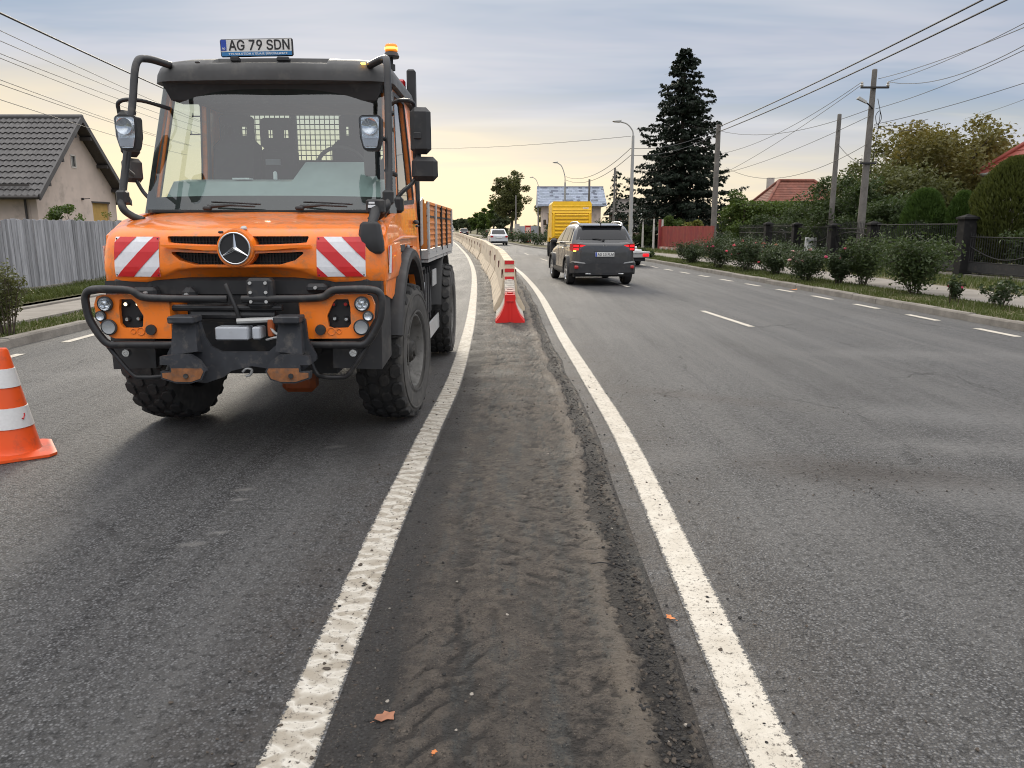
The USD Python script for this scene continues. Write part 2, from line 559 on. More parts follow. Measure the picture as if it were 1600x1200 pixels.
# pale scuffs a steel foot left in front of the lorry
for (bx, by, r_) in ((-1.62, 4.42, .07), (-1.58, 4.25, .055), (-1.52, 3.75, .05), (-1.6, 3.6, .07), (-1.28, 5.35, .08)):
    c = g.mix(g.m('multiply', blob(g, P, bx, by, r_ * 1.3, r_ * .6, 0.3), 0.55), c, (0.26, 0.25, 0.235))
bmp = g('bump', height=h, strength=1.0, distance=0.008).normal
rough = g.rng(g.noise(g.mapv(P, (1, 0.4, 1)), 1.1, 4.0), 0.3, 0.7, 0.58, 0.68)
ASPHALT = g.mat('asphalt', surface=g('principled_bsdf', base_color=c, roughness=rough, specular_ior_level=0.5, normal=bmp).BSDF)

# ground out to the horizon
g = NG()
P = g('geometry').position
c = g.mix(g.rng(g.noise(P, 0.05, 6.0, 0.7), 0.35, 0.65), (0.055, 0.068, 0.030), (0.10, 0.09, 0.05))
c = g.mix(g.rng(g.noise(P, 6.0, 5.0, 0.7), 0.4, 0.7, 0.0, 0.6), c, (0.13, 0.11, 0.075))
GROUND = g.mat('ground_soil', surface=g('principled_bsdf', base_color=c, roughness=0.95, specular_ior_level=0.2).BSDF)
R = 3200.0
th = np.linspace(0, 2 * PI, 65)[:-1]
struct('ground', loft([np.column_stack([r * np.cos(th), r * np.sin(th) + 20, np.full(64, -0.06)]) for r in (0.5, 40, 200, 900, R)], cap=False), GROUND, smooth=False)

# the carriageway: both directions and the strip between them on one sheet
ys = ygrid(-6, 320, 1.2, 0.02)
us = np.linspace(0, 1, 9)
Pm = np.stack([np.column_stack([kerb_l(ys) - .02 + u * (KERB_R(ys) + .04 - kerb_l(ys)), ys, np.zeros(len(ys))]) for u in us], 0)
v, f = gridmesh(Pm)
struct('road', (v, f), ASPHALT, smooth=True)


# painted lines, worn at the edges, prints of lug tyres in mud
def paint_material(name, wear=0.45, tracks=False):
    g = NG()
    P = g('geometry').position
    ca, ha, stone = asphalt_nodes(g, P)
    uv = g('uvmap', attribute='st').UV
    s = g('separate_xyz', vector=uv)
    edge = g.m('absolute', g.m('subtract', s.x, 0.5))
    n = g.noise(P, 95.0, 4.0, 0.75)
    n2 = g.noise(P, 22.0, 5.0, 0.7)
    lost = g.m('add', g.m('multiply', g.rng(edge, 0.36, 0.5), 0.34), g.m('multiply', n, 1.0))
    lost = g.m('add', lost, g.m('multiply_add', n2, 0.5, -0.25))
    lost = g.rng(lost, 0.83 - wear * 0.3, 0.90 - wear * 0.3)
    pc = g.mix(g.rng(g.noise(P, 7.0, 5.0, 0.65), 0.35, 0.7), (0.66, 0.62, 0.54), (0.50, 0.455, 0.38))
    pc = g.mix(g.rng(g.noise(P, 300.0, 2.0), 0.3, 0.7, 0.0, 0.3), pc, (0.40, 0.37, 0.32))
    if tracks:
        # slanted lug prints, repeated along the line
        q = g.mapv(P, (1, 1, 0), (0, 0, 0), (0, 0, 0.55))
        w = g('wave_texture', vector=q, wave_type='bands', bands_direction='y', profile='sine', scale=3.1, distortion=3.0, detail=3.0, detail_scale=2.0).fac
        w2 = g('wave_texture', vector=g.mapv(P, (1, 1, 0), (0, 0, 0), (0, 0, -0.3)), wave_type='bands', bands_direction='y', profile='sine', scale=3.4, distortion=4.0, detail=3.0, detail_scale=2.5).fac
        side = g.rng(g.noise(P, 9.0, 2.0), 0.42, 0.58)
        w = g('mix_float', fac=side, a=w, b=w2).result
        m = g.m('multiply', g.rng(w, 0.25, 0.8, 0.6, 0.0), g.rng(g.noise(P, 3.0, 3.0), 0.3, 0.5))
        pc = g.mix(m, pc, (0.27, 0.225, 0.165))
        rim = g.m('multiply', g.rng(w, 0.62, 0.8), g.rng(w, 0.95, 0.8))
        pc = g.mix(g.m('multiply', rim, 0.5), pc, (0.72, 0.69, 0.62))
    pc = g.mix(g.m('multiply', g.rng(g.noise(P, 45.0, 4.0, 0.8), 0.56, 0.64), 0.9), pc, (0.10, 0.085, 0.07))
    c = g.mix(lost, pc, ca)
    hh = g.m('add', g.m('multiply', g.m('subtract', 1.0, lost), 0.9), g.m('multiply', ha, 0.35))
    return g.mat(name, surface=g('principled_bsdf', base_color=c, roughness=0.7, specular_ior_level=0.35, normal=g('bump', height=hh, strength=0.7, distance=0.004).normal).BSDF)


PAINT_T = paint_material('road_paint_tracked', 0.5, True)
PAINT = paint_material('road_paint', 0.62, False)
yl = ygrid(-5, 300, 0.25, 0.02)


def path_of(fn, ys):
    return np.column_stack([fn(ys), ys])


m, uv = ribbon(path_of(LINE_L, yl), -.085, .085, 0.004)
struct('lane_marking', m, PAINT_T, smooth=False, uv=uv, label='solid white line left of the bare median, printed with lug tyre tracks')
m, uv = ribbon(path_of(LINE_R, yl), -.085, .085, 0.004)
struct('lane_marking', m, PAINT, smooth=False, uv=uv, label='solid white line right of the bare median, worn at its edges')
for y0 in (12.2, 20.6, 29.0, 37.4, 45.8):
    yy = np.linspace(y0, y0 + 2.4, 8)
    m, uv = ribbon(np.column_stack([3.83 - (yy - 12.2) * 0.085, yy]), -.06, .06, 0.004)
    struct('lane_marking', m, PAINT, smooth=False, uv=uv)
for k in range(18):
    yy = np.linspace(11.05 + 1.97 * k, 12.0 + 1.97 * k, 5)
    m, uv = ribbon(path_of(DASH_R, yy), -.075, .075, 0.004)
    struct('lane_marking', m, PAINT, smooth=False, uv=uv)
for k in range(16):
    yy = np.linspace(8.5 + 2.0 * k, 9.5 + 2.0 * k, 5)
    m, uv = ribbon(path_of(lambda y: kerb_l(y) + .42, yy), -.07, .07, 0.004)
    struct('lane_marking', m, PAINT, smooth=False, uv=uv)


# the bare strip between the lines: rutted earth and broken asphalt, lying on the road sheet
def strip_l(y):
    return LINE_L(y) + 0.09 + 0.03 * (meshkit.noise(np.column_stack([y * 0 + 3, y * 1.3, y * 0]), 5) - .5)


def strip_r(y):
    return LINE_R(y) - 0.20 + 0.05 * (meshkit.noise(np.column_stack([y * 0 + 9, y * 1.1, y * 0]), 6) - .5)


def smoothstep(a, b, x):
    t = np.clip((x - a) / (b - a), 0, 1)
    return t * t * (3 - 2 * t)


yd = np.concatenate([np.arange(0.8, 5.0, 0.012), ygrid(5.0, 130, 0.016, 0.006)])
ud = np.linspace(0, 1, 96)
X = strip_l(yd)[None, :] + ud[:, None] * (strip_r(yd) - strip_l(yd))[None, :]
Y = np.broadcast_to(yd, X.shape)
U = np.broadcast_to(ud[:, None], X.shape)
p3 = np.stack([X, Y, np.zeros_like(X)], -1)
n_big, n_mid, n_fine = meshkit.fbm(p3 * [2.2, 1.3, 1], 3, 1), meshkit.fbm(p3 * 9.0, 3, 2), meshkit.fbm(p3 * 38.0, 3, 3)
wob = 0.07 * (meshkit.noise(p3 * [0.0, 2.0, 1], 8) - .5) + 0.05 * (meshkit.fbm(p3 * [0, 9.0, 1], 3, 9) - .5)
tr = U + wob + 0.075 * (n_fine - .5) + .03 * (meshkit.fbm(p3 * 90.0, 2, 18) - .5)
H = 0.013 + 0.026 * (n_big - .45) + 0.011 * (n_mid - .5) + 0.012 * (n_fine - .5)
H += 0.016 * np.exp(-((tr - 0.835) / 0.06) ** 2) * (0.45 + 0.9 * n_mid)             # crust along the cut edge
H -= 0.040 * np.exp(-((tr - 0.915) / 0.042) ** 2)                                    # the dark cut itself
n_pat = meshkit.fbm(p3 * [6.0, 4.0, 1], 2, 14)
zone = lambda x, y, rx, ry: smoothstep(1.25, .55, np.hypot((X - x) / rx, (Y - y) / ry) + .5 * (n_pat - .5))
broken = smoothstep(.40, .52, meshkit.fbm(p3 * [7, 7, 1], 2, 15))
comb = lambda q, w: np.exp(-((q % 1.0 - .5) / w) ** 2)
# lug prints where wheels turned on the strip
H -= 0.016 * comb((X * 0.78 - Y * 0.62) / 0.088 + .8 * n_mid, .13) * zone(-.27, 2.33, .24, .42) * broken
H -= 0.010 * comb((X * 0.55 + Y * 0.83) / 0.12 + 1.2 * n_mid, .15) * zone(.12, 3.6, .30, .55) * broken
H -= 0.013 * comb((Y + .30 * np.sin(X * 4)) / 0.13 + 1.0 * n_mid, .15) * zone(-.12, 6.6, .34, .9) * broken
H -= 0.012 * comb((Y - .20 * X) / 0.15 + 1.2 * n_mid, .15) * zone(-.2, 9.6, .34, 1.3) * broken
H -= 0.008 * np.exp(-((tr - .30 - .04 * np.sin(Y * .9)) / .05) ** 2) + 0.007 * np.exp(-((tr - .63 - .05 * np.sin(Y * .7 + 1)) / .055) ** 2)    # wheel ruts along the strip
clod = smoothstep(.62, .74, meshkit.fbm(p3 * 24.0, 2, 16)) * smoothstep(.40, .60, n_pat)
H += 0.010 * clod
H = H * .85 * smoothstep(.07, .24, U + .08 * (n_mid - .5))
taper = smoothstep(0, .05, U) * smoothstep(1.0, .965, U)
H = np.maximum(H, 0.003) * taper + 0.0035
v, f = gridmesh(np.stack([X, Y, H], -1))
from scipy.ndimage import gaussian_filter
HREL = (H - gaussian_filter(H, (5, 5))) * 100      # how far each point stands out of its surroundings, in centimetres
n = np.cross(v[f[:, 1]] - v[f[:, 0]], v[f[:, 2]] - v[f[:, 0]])
if n[:, 2].mean() < 0:
    f = f[:, ::-1]
g = NG()
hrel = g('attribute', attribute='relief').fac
P = g('geometry').position
uvn = g('uvmap', attribute='st').UV
s = g('separate_xyz', vector=uvn)
u = g.m('add', s.x, g.m('multiply_add', g.noise(P, 3.0, 4.0, .6), 0.16, -0.08))
nb = g.noise(P, 2.4, 5.0, .62)
nm = g.noise(P, 17.0, 5.0, .7)
nf = g.noise(P, 120.0, 4.0, .7)
st = g.noise(g.mapv(P, (3.2, 0.5, 1)), 3.0, 4.0, .6)
c = g.mix(g.rng(nb, .36, .62), (0.064, 0.054, 0.046), (0.150, 0.128, 0.108))
c = g.mix(g.rng(st, .50, .60, 0, .8), c, (0.076, 0.082, 0.080))                     # grey tracks pressed along the strip
c = g.mix(g.rng(nm, .52, .72, 0, .8), c, (0.225, 0.19, 0.155))
c = g.mix(g.rng(nf, .48, .66, 0, .75), c, (0.028, 0.024, 0.021))
crust = g.m('multiply', g.rng(g.m('absolute', g.m('subtract', u, 0.83)), 0.0, 0.085, 1.0, 0.0), g.rng(nb, .3, .6, .25, 1.0))
c = g.mix(g.m('multiply', crust, .8), c, (0.27, 0.23, 0.185))
cut = g.rng(g.m('absolute', g.m('subtract', u, 0.915)), 0.030, 0.080, 1.0, 0.0)
c = g.mix(g.m('multiply', cut, g.rng(nf, .3, .6, .75, 1.0)), c, (0.013, 0.0125, 0.012))
lft = g.m('multiply', g.rng(g.m('absolute', g.m('subtract', u, 0.10)), 0.0, 0.09, 1.0, 0.0), .65)
c = g.mix(lft, c, (0.040, 0.034, 0.030))
c = g.mix(g.m('multiply', g.rng(g.noise(P, 5.5, 6.0, .75), .52, .64), .55), c, (0.040, 0.033, 0.028))
edgeg = g.m('multiply', g.rng(g.m('add', s.x, g.m('multiply_add', nm, .10, -.05)), .09, .23, 1.0, 0.0), g.rng(nm, .35, .6, .55, .95))
ca_, ha_, st_ = asphalt_nodes(g, P)
c = g.mix(edgeg, c, g.mix(.6, ca_, (0.044, 0.039, 0.035)))
sp = g('voronoi_texture', vector=P, scale=46.0, randomness=1.0)
c = g.mix(g.m('multiply', g.m('multiply', g.rng(sp.distance, .16, .30, 1, 0), g.rng(g('rgb_to_bw', color=sp.color).val, .55, .62)), g.rng(nb, .35, .6, .4, 1.0)), c, (0.018, 0.015, 0.013))
sp2 = g('voronoi_texture', vector=P, scale=120.0, randomness=1.0)
c = g.mix(g.m('multiply', g.rng(sp2.distance, .2, .35, 1, 0), g.rng(g('rgb_to_bw', color=sp2.color).val, .50, .56, 0, .8)), c, (0.024, 0.020, 0.018))
c = g.mix(g.m('multiply', g.rng(sp2.distance, .2, .35, 1, 0), g.rng(g('rgb_to_bw', color=sp2.color).val, .30, .27, 0, .6)), c, (0.24, 0.205, 0.165))
c = g.mix(g.m('multiply', g.rng(g.noise(P, 70.0, 2.0, .5), .68, .74), .5), c, (0.26, 0.23, 0.19))
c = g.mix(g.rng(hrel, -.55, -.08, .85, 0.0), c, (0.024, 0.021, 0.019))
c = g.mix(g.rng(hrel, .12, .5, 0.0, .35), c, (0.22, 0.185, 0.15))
vv = g('voronoi_texture', vector=P, scale=55.0)
hh = g.m('add', g.m('multiply', nf, 1.0), g.m('add', g.m('multiply', nm, 1.4), g.m('multiply', g.rng(vv.distance, 0, .5, 1, 0), .5)))
c = g('hsv', color=c, value=.80, saturation=1.08, hue=.5, fac=1.0).color
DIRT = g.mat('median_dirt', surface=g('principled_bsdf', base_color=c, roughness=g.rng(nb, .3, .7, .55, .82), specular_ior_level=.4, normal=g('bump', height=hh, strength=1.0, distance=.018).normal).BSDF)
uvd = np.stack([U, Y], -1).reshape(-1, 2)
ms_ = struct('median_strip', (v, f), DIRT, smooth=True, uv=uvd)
UsdGeom.PrimvarsAPI(stage.GetPrimAtPath(ms_)).CreatePrimvar('relief', Sdf.ValueTypeNames.FloatArray, 'vertex').Set(Vt.FloatArray.FromNumpy(HREL.reshape(-1).astype(np.float32)))


def strip_h(x, y):
    """height of the ground near the median at a point"""
    u = (x - strip_l(np.array([y]))[0]) / (strip_r(np.array([y])) - strip_l(np.array([y])))[0]
    if u < 0 or u > 1:
        return 0.004
    return float(H[int(round(u * 95)), int(np.argmin(abs(yd - y)))])


# crumbs of asphalt, stones and clods
rng = np.random.default_rng(11)


def pebble(seed, sq=(1, 1, .7)):
    r = np.random.default_rng(seed)
    v, f = rsphere((0, 0, 0), 1.0, 1, sq)
    v = v * (0.45 + 1.0 * meshkit.noise(v * 1.7 + seed, seed)[:, None])
    return v, f


def instancer(name, protos, pos, size, idx, label=None, kind='stuff'):
    p = _path('/World', name)
    pi = UsdGeom.PointInstancer.Define(stage, p)
    for i, (m, mat, sm) in enumerate(protos):
        usdkit.mesh(stage, '%s/piece_%03d' % (p, i), m, mat, smooth=sm)
        pi.GetPrototypesRel().AddTarget('%s/piece_%03d' % (p, i))
    k = len(pos)
    pi.CreatePositionsAttr(Vt.Vec3fArray.FromNumpy(np.asarray(pos, np.float32)))
    pi.CreateScalesAttr(Vt.Vec3fArray.FromNumpy(np.asarray(size, np.float32)))
    pi.CreateProtoIndicesAttr(Vt.IntArray.FromNumpy(np.asarray(idx, np.int32)))
    a = rng.uniform(0, 2 * PI, k)
    pi.CreateOrientationsAttr(Vt.QuathArray([Gf.Quath(float(math.cos(t / 2)), 0, 0, float(math.sin(t / 2))) for t in a]))
    tag(pi.GetPrim(), label, None, None, kind)
    return p


CRUMB = pbr('asphalt_crumb', (0.017, 0.016, 0.0155), 0.85, .3, 20)
CLOD = pbr('mud_clod', (0.075, 0.060, 0.047), 0.9, .3, 20)
STONE = pbr('pale_stone', (0.30, 0.27, 0.23), 0.8, .25, 20)
protos = [(pebble(1), CRUMB, True), (pebble(2, (1, .7, .6)), CRUMB, True), (pebble(3), CLOD, True), (pebble(4, (1.2, .8, .5)), CLOD, True), (pebble(5), STONE, True)]
pos, siz, idx = [], [], []


def scatter(n, fx, y0, y1, s0, s1, kinds, power=1.7):
    for _ in range(n):
        y = y0 + (y1 - y0) * rng.random() ** power
        x = fx(y)
        s = s0 + (s1 - s0) * rng.random() ** 3
        pos.append((x, y, strip_h(x, y) + s * .25))
        siz.append((s, s, s * rng.uniform(.6, 1)))
        idx.append(int(rng.choice(kinds)))


wid = lambda y: float(strip_r(np.array([y]))[0] - strip_l(np.array([y]))[0])
scatter(4200, lambda y: float(strip_l(np.array([y]))[0]) + wid(y) * (.92 + rng.normal(0, .04)), 1.6, 16, .0015, .010, [0, 0, 1, 1, 2])
scatter(1500, lambda y: float(strip_l(np.array([y]))[0]) + wid(y) * rng.random(), 1.6, 13, .0015, .008, [0, 1, 2, 3, 3, 3, 2, 0, 2, 3, 1, 4])
scatter(500, lambda y: float(strip_l(np.array([y]))[0]) + wid(y) * (.09 + rng.normal(0, .05)), 1.6, 13, .0015, .009, [0, 1, 2, 3, 0, 1, 2])
scatter(190, lambda y: float(LINE_L(y)) + rng.normal(0, .075), 1.7, 9, .0015, .012, [2, 3, 2, 0])
scatter(120, lambda y: float(LINE_R(y)) + rng.normal(0, .10), 1.7, 9, .002, .009, [0, 1, 2])
scatter(450, lambda y: float(LINE_L(y)) - abs(rng.normal(0, .18)) - .08, 1.7, 9, .001, .007, [0, 1, 2, 3])
scatter(250, lambda y: float(LINE_R(y)) + abs(rng.normal(0, .3)) + .08, 1.7, 9, .002, .008, [0, 1, 2, 3])
scatter(500, lambda y: 2.3 + rng.normal(0, .42), 4.3, 5.2, .0008, .0065, [0, 1, 2, 3], 1)
scatter(300, lambda y: 1.9 - (y - 7) * 1.3 + rng.normal(0, .25), 6.3, 7.8, .0008, .006, [1, 2, 3], 1)
instancer('road_debris', protos, pos, siz, idx)

# kerbs, verges and footways
g = NG()
P = g('geometry').position
c = g.mix(g.rng(g.noise(P, 3.0, 5.0, .65), .35, .68), (0.27, 0.25, 0.22), (0.17, 0.155, 0.135))
c = g.mix(g.rng(g.noise(P, 60.0, 3.0, .6), .5, .7, 0, .5), c, (0.10, 0.09, 0.08))
CONCRETE = g.mat('concrete', surface=g('principled_bsdf', base_color=c, roughness=.85, specular_ior_level=.3, normal=g('bump', height=g.noise(P, 80.0, 4.0, .6), strength=.4, distance=.006).normal).BSDF)
g = NG()
P = g('geometry').position
c = g.mix(g.rng(g.noise(P, 1.1, 5.0, .65), .38, .62), (0.10, 0.105, 0.045), (0.20, 0.17, 0.105))
c = g.mix(g.rng(g.noise(P, 35.0, 4.0, .7), .45, .7, 0, .7), c, (0.085, 0.075, 0.05))
VERGE = g.mat('verge_earth', surface=g('principled_bsdf', base_color=c, roughness=.95, specular_ior_level=.2, normal=g('bump', height=g.noise(P, 60.0, 4.0, .7), strength=.8, distance=.02).normal).BSDF)
g = NG()
P = g('geometry').position
c = g.mix(g.rng(g.noise(P, 1.7, 5.0, .6), .35, .65), (0.30, 0.275, 0.245), (0.22, 0.20, 0.175))
c = g.mix(g.rng(g.noise(P, 90.0, 3.0, .6), .45, .7, 0, .5), c, (0.13, 0.12, 0.105))
FOOTWAY = g.mat('footway', surface=g('principled_bsdf', base_color=c, roughness=.88, specular_ior_level=.3, normal=g('bump', height=g.noise(P, 120.0, 3.0, .6), strength=.4, distance=.004).normal).BSDF)


def band(fn0, fn1, z, ys, k=5, zbump=0.0):
    Pm = []
    for u in np.linspace(0, 1, k):
        x = fn0(ys) + u * (fn1(ys) - fn0(ys))
        p = np.column_stack([x, ys, np.full(len(ys), z)])
        if zbump:
            p[:, 2] += zbump * (meshkit.fbm(p * [.9, .9, 0] + 3, 3, 4) - .5) * (0.15 if u in (0, 1) else 1)
        Pm.append(p)
    v, f = gridmesh(np.array(Pm))
    n = np.cross(v[f[:, 1]] - v[f[:, 0]], v[f[:, 2]] - v[f[:, 0]])
    return (v, f if n[:, 2].mean() > 0 else f[:, ::-1])


def kerb_run(side, ys, width=.15, top=.125, label=None):
    p = _path('/World', 'kerb')
    x = UsdGeom.Xform.Define(stage, p)
    tag(x.GetPrim(), label, None, None, 'structure')
    r = np.random.default_rng(5)
    for y0, y1 in zip(ys[:-1], ys[1:]):
        fn = KERB_R if side > 0 else kerb_l
        dz = r.uniform(-.012, .012)
        pts = []
        for y in (y0 + .006, y1 - .006):
            xx = float(fn(y)) + r.uniform(-.008, .008)
            for (a, z) in ((0, -.05), (0.015, top - .025 + dz), (.035, top + dz), (width, top + dz), (width, -.05)):
                pts.append((xx + side * a, y, z))
        part(p, 'kerb_stone', hull(pts), CONCRETE, smooth=False)
    return p


kerb_run(1, np.concatenate([np.arange(5, 48, 1.0), np.arange(48, 120, 4.0)]), label='long concrete kerb along the right side of the road')
kerb_run(-1, np.concatenate([np.arange(5, 30, 1.0), np.arange(30, 120, 4.0)]), label='broken concrete kerb on the left beyond the lorry and the cone')
yv = ygrid(-6, 320, .5, .03)
yn = ygrid(-6, 60, .5, .03)
struct('verge', band(lambda y: KERB_R(y) + .148, lambda y: KERB_R(y) + 1.65, .10, yv, 7, .06), VERGE, smooth=True)
struct('footway', band(lambda y: KERB_R(y) + 1.65, lambda y: KERB_R(y) + 3.5, .115, yv, 3), FOOTWAY, smooth=True)
struct('verge', band(lambda y: KERB_R(y) + 3.5, lambda y: KERB_R(y) + 40, .10, yv, 12, .10), VERGE, smooth=True)
struct('verge', band(lambda y: kerb_l(y) - .95, lambda y: kerb_l(y) - .148, .10, yv, 6, .05), VERGE, smooth=True)
struct('footway', band(lambda y: kerb_l(y) - 2.12, lambda y: kerb_l(y) - .95, .11, yv, 3), FOOTWAY, smooth=True)
struct('footway', band(lambda y: kerb_l(y) - 2.75, lambda y: kerb_l(y) - 2.2, .06, yv, 3), ASPHALT, smooth=True)
struct('verge', band(lambda y: kerb_l(y) - 60, lambda y: kerb_l(y) - 2.75, .10, yv, 14, .10), VERGE, smooth=True)
for off in (1.0, 2.16):   # pale edge stones of the left footway
    q = np.column_stack([kerb_l(yv) - off, yv])
    sec = []
    for (x, y) in q:
        sec.append([(x - .07, y, -.05), (x + .07, y, -.05), (x + .07, y, .145), (x - .07, y, .145)])
    struct('edging', loft(sec), CONCRETE, smooth=False)


# grass
def blades(n, fx, y0, y1, h0, h1, seed, wid=.006, z=.10):
    r = np.random.default_rng(seed)
    y = y0 + (y1 - y0) * r.random(n) ** 1.3
    x = fx(y, r.random(n))
    h = r.uniform(h0, h1, n) * (0.5 + meshkit.noise(np.column_stack([x * 1.5, y * 1.5, x * 0]), seed))
    a = r.uniform(0, 2 * PI, n)
    lean = r.uniform(.1, .7, n)[:, None] * h[:, None]
    d = np.column_stack([np.cos(a), np.sin(a), np.zeros(n)])
    s = np.column_stack([-np.sin(a), np.cos(a), np.zeros(n)]) * wid
    b = np.column_stack([x, y, np.full(n, z)])
    m = b + d * lean * .35 + np.column_stack([0 * h, 0 * h, h * .6])
    t = b + d * lean + np.column_stack([0 * h, 0 * h, h])
    v = np.stack([b - s, b + s, m + s * .8, m - s * .8, t], 1).reshape(-1, 3)
    i = np.arange(n)[:, None] * 5
    f = np.vstack([i + [0, 1, 2], i + [0, 2, 3], i + [3, 2, 4]])
    return v, f


GRASS = leafmat('grass_blades', [(0.050, 0.075, 0.020), (0.085, 0.105, 0.030), (0.150, 0.140, 0.055), (0.21, 0.18, 0.095)], .2, .7, .2)
struct('grass', blades(26000, lambda y, u: KERB_R(y) + .2 + 1.4 * u, 9, 46, .04, .10, 1), GRASS, smooth=False, kind='stuff', label='sparse grass of the narrow verge between right kerb and footway')
struct('grass', blades(20000, lambda y, u: KERB_R(y) + 3.55 + 2.8 * u ** .7, 12, 60, .05, .16, 2, .008), GRASS, smooth=False, kind='stuff', label='grass between the right footway and the garden fences')
struct('grass', blades(9000, lambda y, u: kerb_l(y) - .2 - .75 * u, 7.5, 22, .02, .07, 3), GRASS, smooth=False, kind='stuff', label='dry tufts on the verge behind the left kerb')
struct('grass', blades(22000, lambda y, u: kerb_l(y) - 2.8 - 1.5 * u, 13, 34, .06, .16, 4, .008), GRASS, smooth=False, kind='stuff', label='green grass strip at the foot of the grey plank fence')
# ------------------------------------------------------------------ shared materials of things
ORANGE = pbr('orange_paint', (0.80, 0.185, 0.014), 0.30, .06, 2.5, coat=.5, dirt=((0.34, 0.16, 0.07), .42, 13.0), spec=.5)
ORANGE_D = pbr('orange_board', (0.62, 0.20, 0.035), 0.5, .12, 4.0, dirt=((0.30, 0.17, 0.08), .3, 6.0))
BLACKP = pbr('black_plastic', (0.016, 0.016, 0.017), 0.5, .25, 9.0, dirt=((0.06, 0.055, 0.05), .25, 7.0))
BLACKT = pbr('black_tube_paint', (0.011, 0.011, 0.012), 0.42, .25, 9.0, coat=.1, dirt=((0.05, 0.045, 0.04), .3, 12.0))
GREYP = pbr('dark_grey_plastic', (0.050, 0.050, 0.050), 0.55, .15, 7.0, dirt=((0.10, 0.095, 0.085), .25, 5.0))
CHASSIS = pbr('chassis_steel', (0.013, 0.014, 0.016), 0.6, .3, 8.0, dirt=((0.075, 0.062, 0.05), .3, 9.0))
PLATE_STEEL = pbr('worn_plate_steel', (0.022, 0.024, 0.029), 0.6, .3, 9.0, dirt=((0.10, 0.09, 0.08), .3, 14.0), metallic=.1)
RUST = pbr('rusty_steel', (0.22, 0.085, 0.028), 0.8, .4, 16.0, dirt=((0.09, 0.06, 0.045), .5, 20.0))
DIRTYORANGE = pbr('dirty_orange_casting', (0.33, 0.075, 0.015), 0.7, .3, 9.0, dirt=((0.06, 0.05, 0.04), .45, 9.0))
GALV = pbr('pale_metal', (0.42, 0.42, 0.41), 0.45, .12, 7.0, metallic=.35)
CHROME = pbr('chrome', (0.82, 0.83, 0.84), 0.10, .03, 5.0, metallic=1.0)
RUBBER = pbr('tyre_rubber', (0.020, 0.0195, 0.019), 0.82, .25, 14.0, dirt=((0.060, 0.054, 0.047), .35, 12.0), bump=.25, bscale=90.0)
SIDEWALL = pbr('dusty_sidewall', (0.055, 0.052, 0.048), 0.9, .25, 10.0, dirt=((0.10, 0.092, 0.08), .4, 9.0))
RIM = pbr('dusty_rim', (0.15, 0.145, 0.135), 0.65, .25, 9.0, dirt=((0.055, 0.05, 0.045), .4, 16.0), metallic=.3)
HUB = pbr('dark_hub', (0.035, 0.033, 0.030), 0.6, .3, 12.0, dirt=((0.12, 0.11, 0.1), .3, 24.0), metallic=.3)
RED_R = pbr('retroreflective_red', (0.50, 0.015, 0.018), 0.38, .08, 12.0, coat=.2)
WHITE_R = pbr('retroreflective_white', (0.66, 0.665, 0.69), 0.38, .05, 40.0, coat=.2)
LENS = glassmat('lamp_lens', (0.9, 0.92, 0.94), .03)
REFLECT = pbr('lamp_reflector', (0.78, 0.79, 0.80), 0.16, .1, 40.0, metallic=1.0, bump=.35, bscale=55.0)
LED_W = pbr('lit_led', (0.9, 0.85, 0.7), .3, .02, 5.0, emit=(1.0, 0.83, 0.55), estr=1.4)
AMBER_LIT = pbr('lit_amber', (0.9, 0.35, 0.02), .25, .02, 5.0, emit=(1.0, 0.50, 0.05), estr=6.0)
AMBER = pbr('amber_lens', (0.75, 0.22, 0.01), .2, .05, 8.0, coat=.8, emit=(1.0, 0.30, 0.0), estr=.35)
RED_LIT = pbr('lit_red_lamp', (0.6, 0.01, 0.015), .2, .05, 8.0, coat=.6, emit=(1.0, 0.02, 0.03), estr=.55)
RED_OFF = pbr('red_lens', (0.30, 0.008, 0.010), .2, .08, 12.0, coat=.6)
PLATE_W = pbr('number_plate_white', (0.62, 0.62, 0.60), .45, .06, 12.0)
PLATE_B = pbr('number_plate_blue', (0.02, 0.055, 0.32), .4, .05, 12.0)
STRIP_B = pbr('number_plate_strip', (0.03, 0.16, 0.36), .4, .05, 12.0)
INK = pbr('black_ink', (0.012, 0.012, 0.013), .5, .05, 12.0)
WHITE_INK = pbr('white_ink', (0.72, 0.74, 0.76), .5, .04, 12.0)
SCREEN = glassmat('windscreen_glass', (0.72, 0.80, 0.77), .015, 1.7)
SIDEGL = glassmat('side_glass', (0.84, 0.88, 0.86), .015, 1.22)
CABIN = pbr('cabin_lining', (0.040, 0.043, 0.047), .8, .12, 6.0)
DASH = pbr('dashboard_plastic', (0.34, 0.40, 0.40), .6, .1, 5.0)
LINING = pbr('pillar_lining', (0.17, 0.155, 0.15), .7, .1, 6.0)
SEAT = pbr('seat_cloth', (0.028, 0.030, 0.035), .9, .15, 12.0)
PALEGREY = pbr('pale_grey_box', (0.36, 0.38, 0.41), .5, .08, 9.0, dirt=((0.15, 0.14, 0.13), .2, 14.0))
# ------------------------------------------------------------------ the orange municipal lorry
# own frame: x across (right in the photograph is +x), y away from the camera, z up, origin under the front axle
TR = thing('lorry', 'orange all-wheel-drive municipal lorry with red and white stripes and a star on its grille', 'lorry', (-1.81, 6.42, 0))


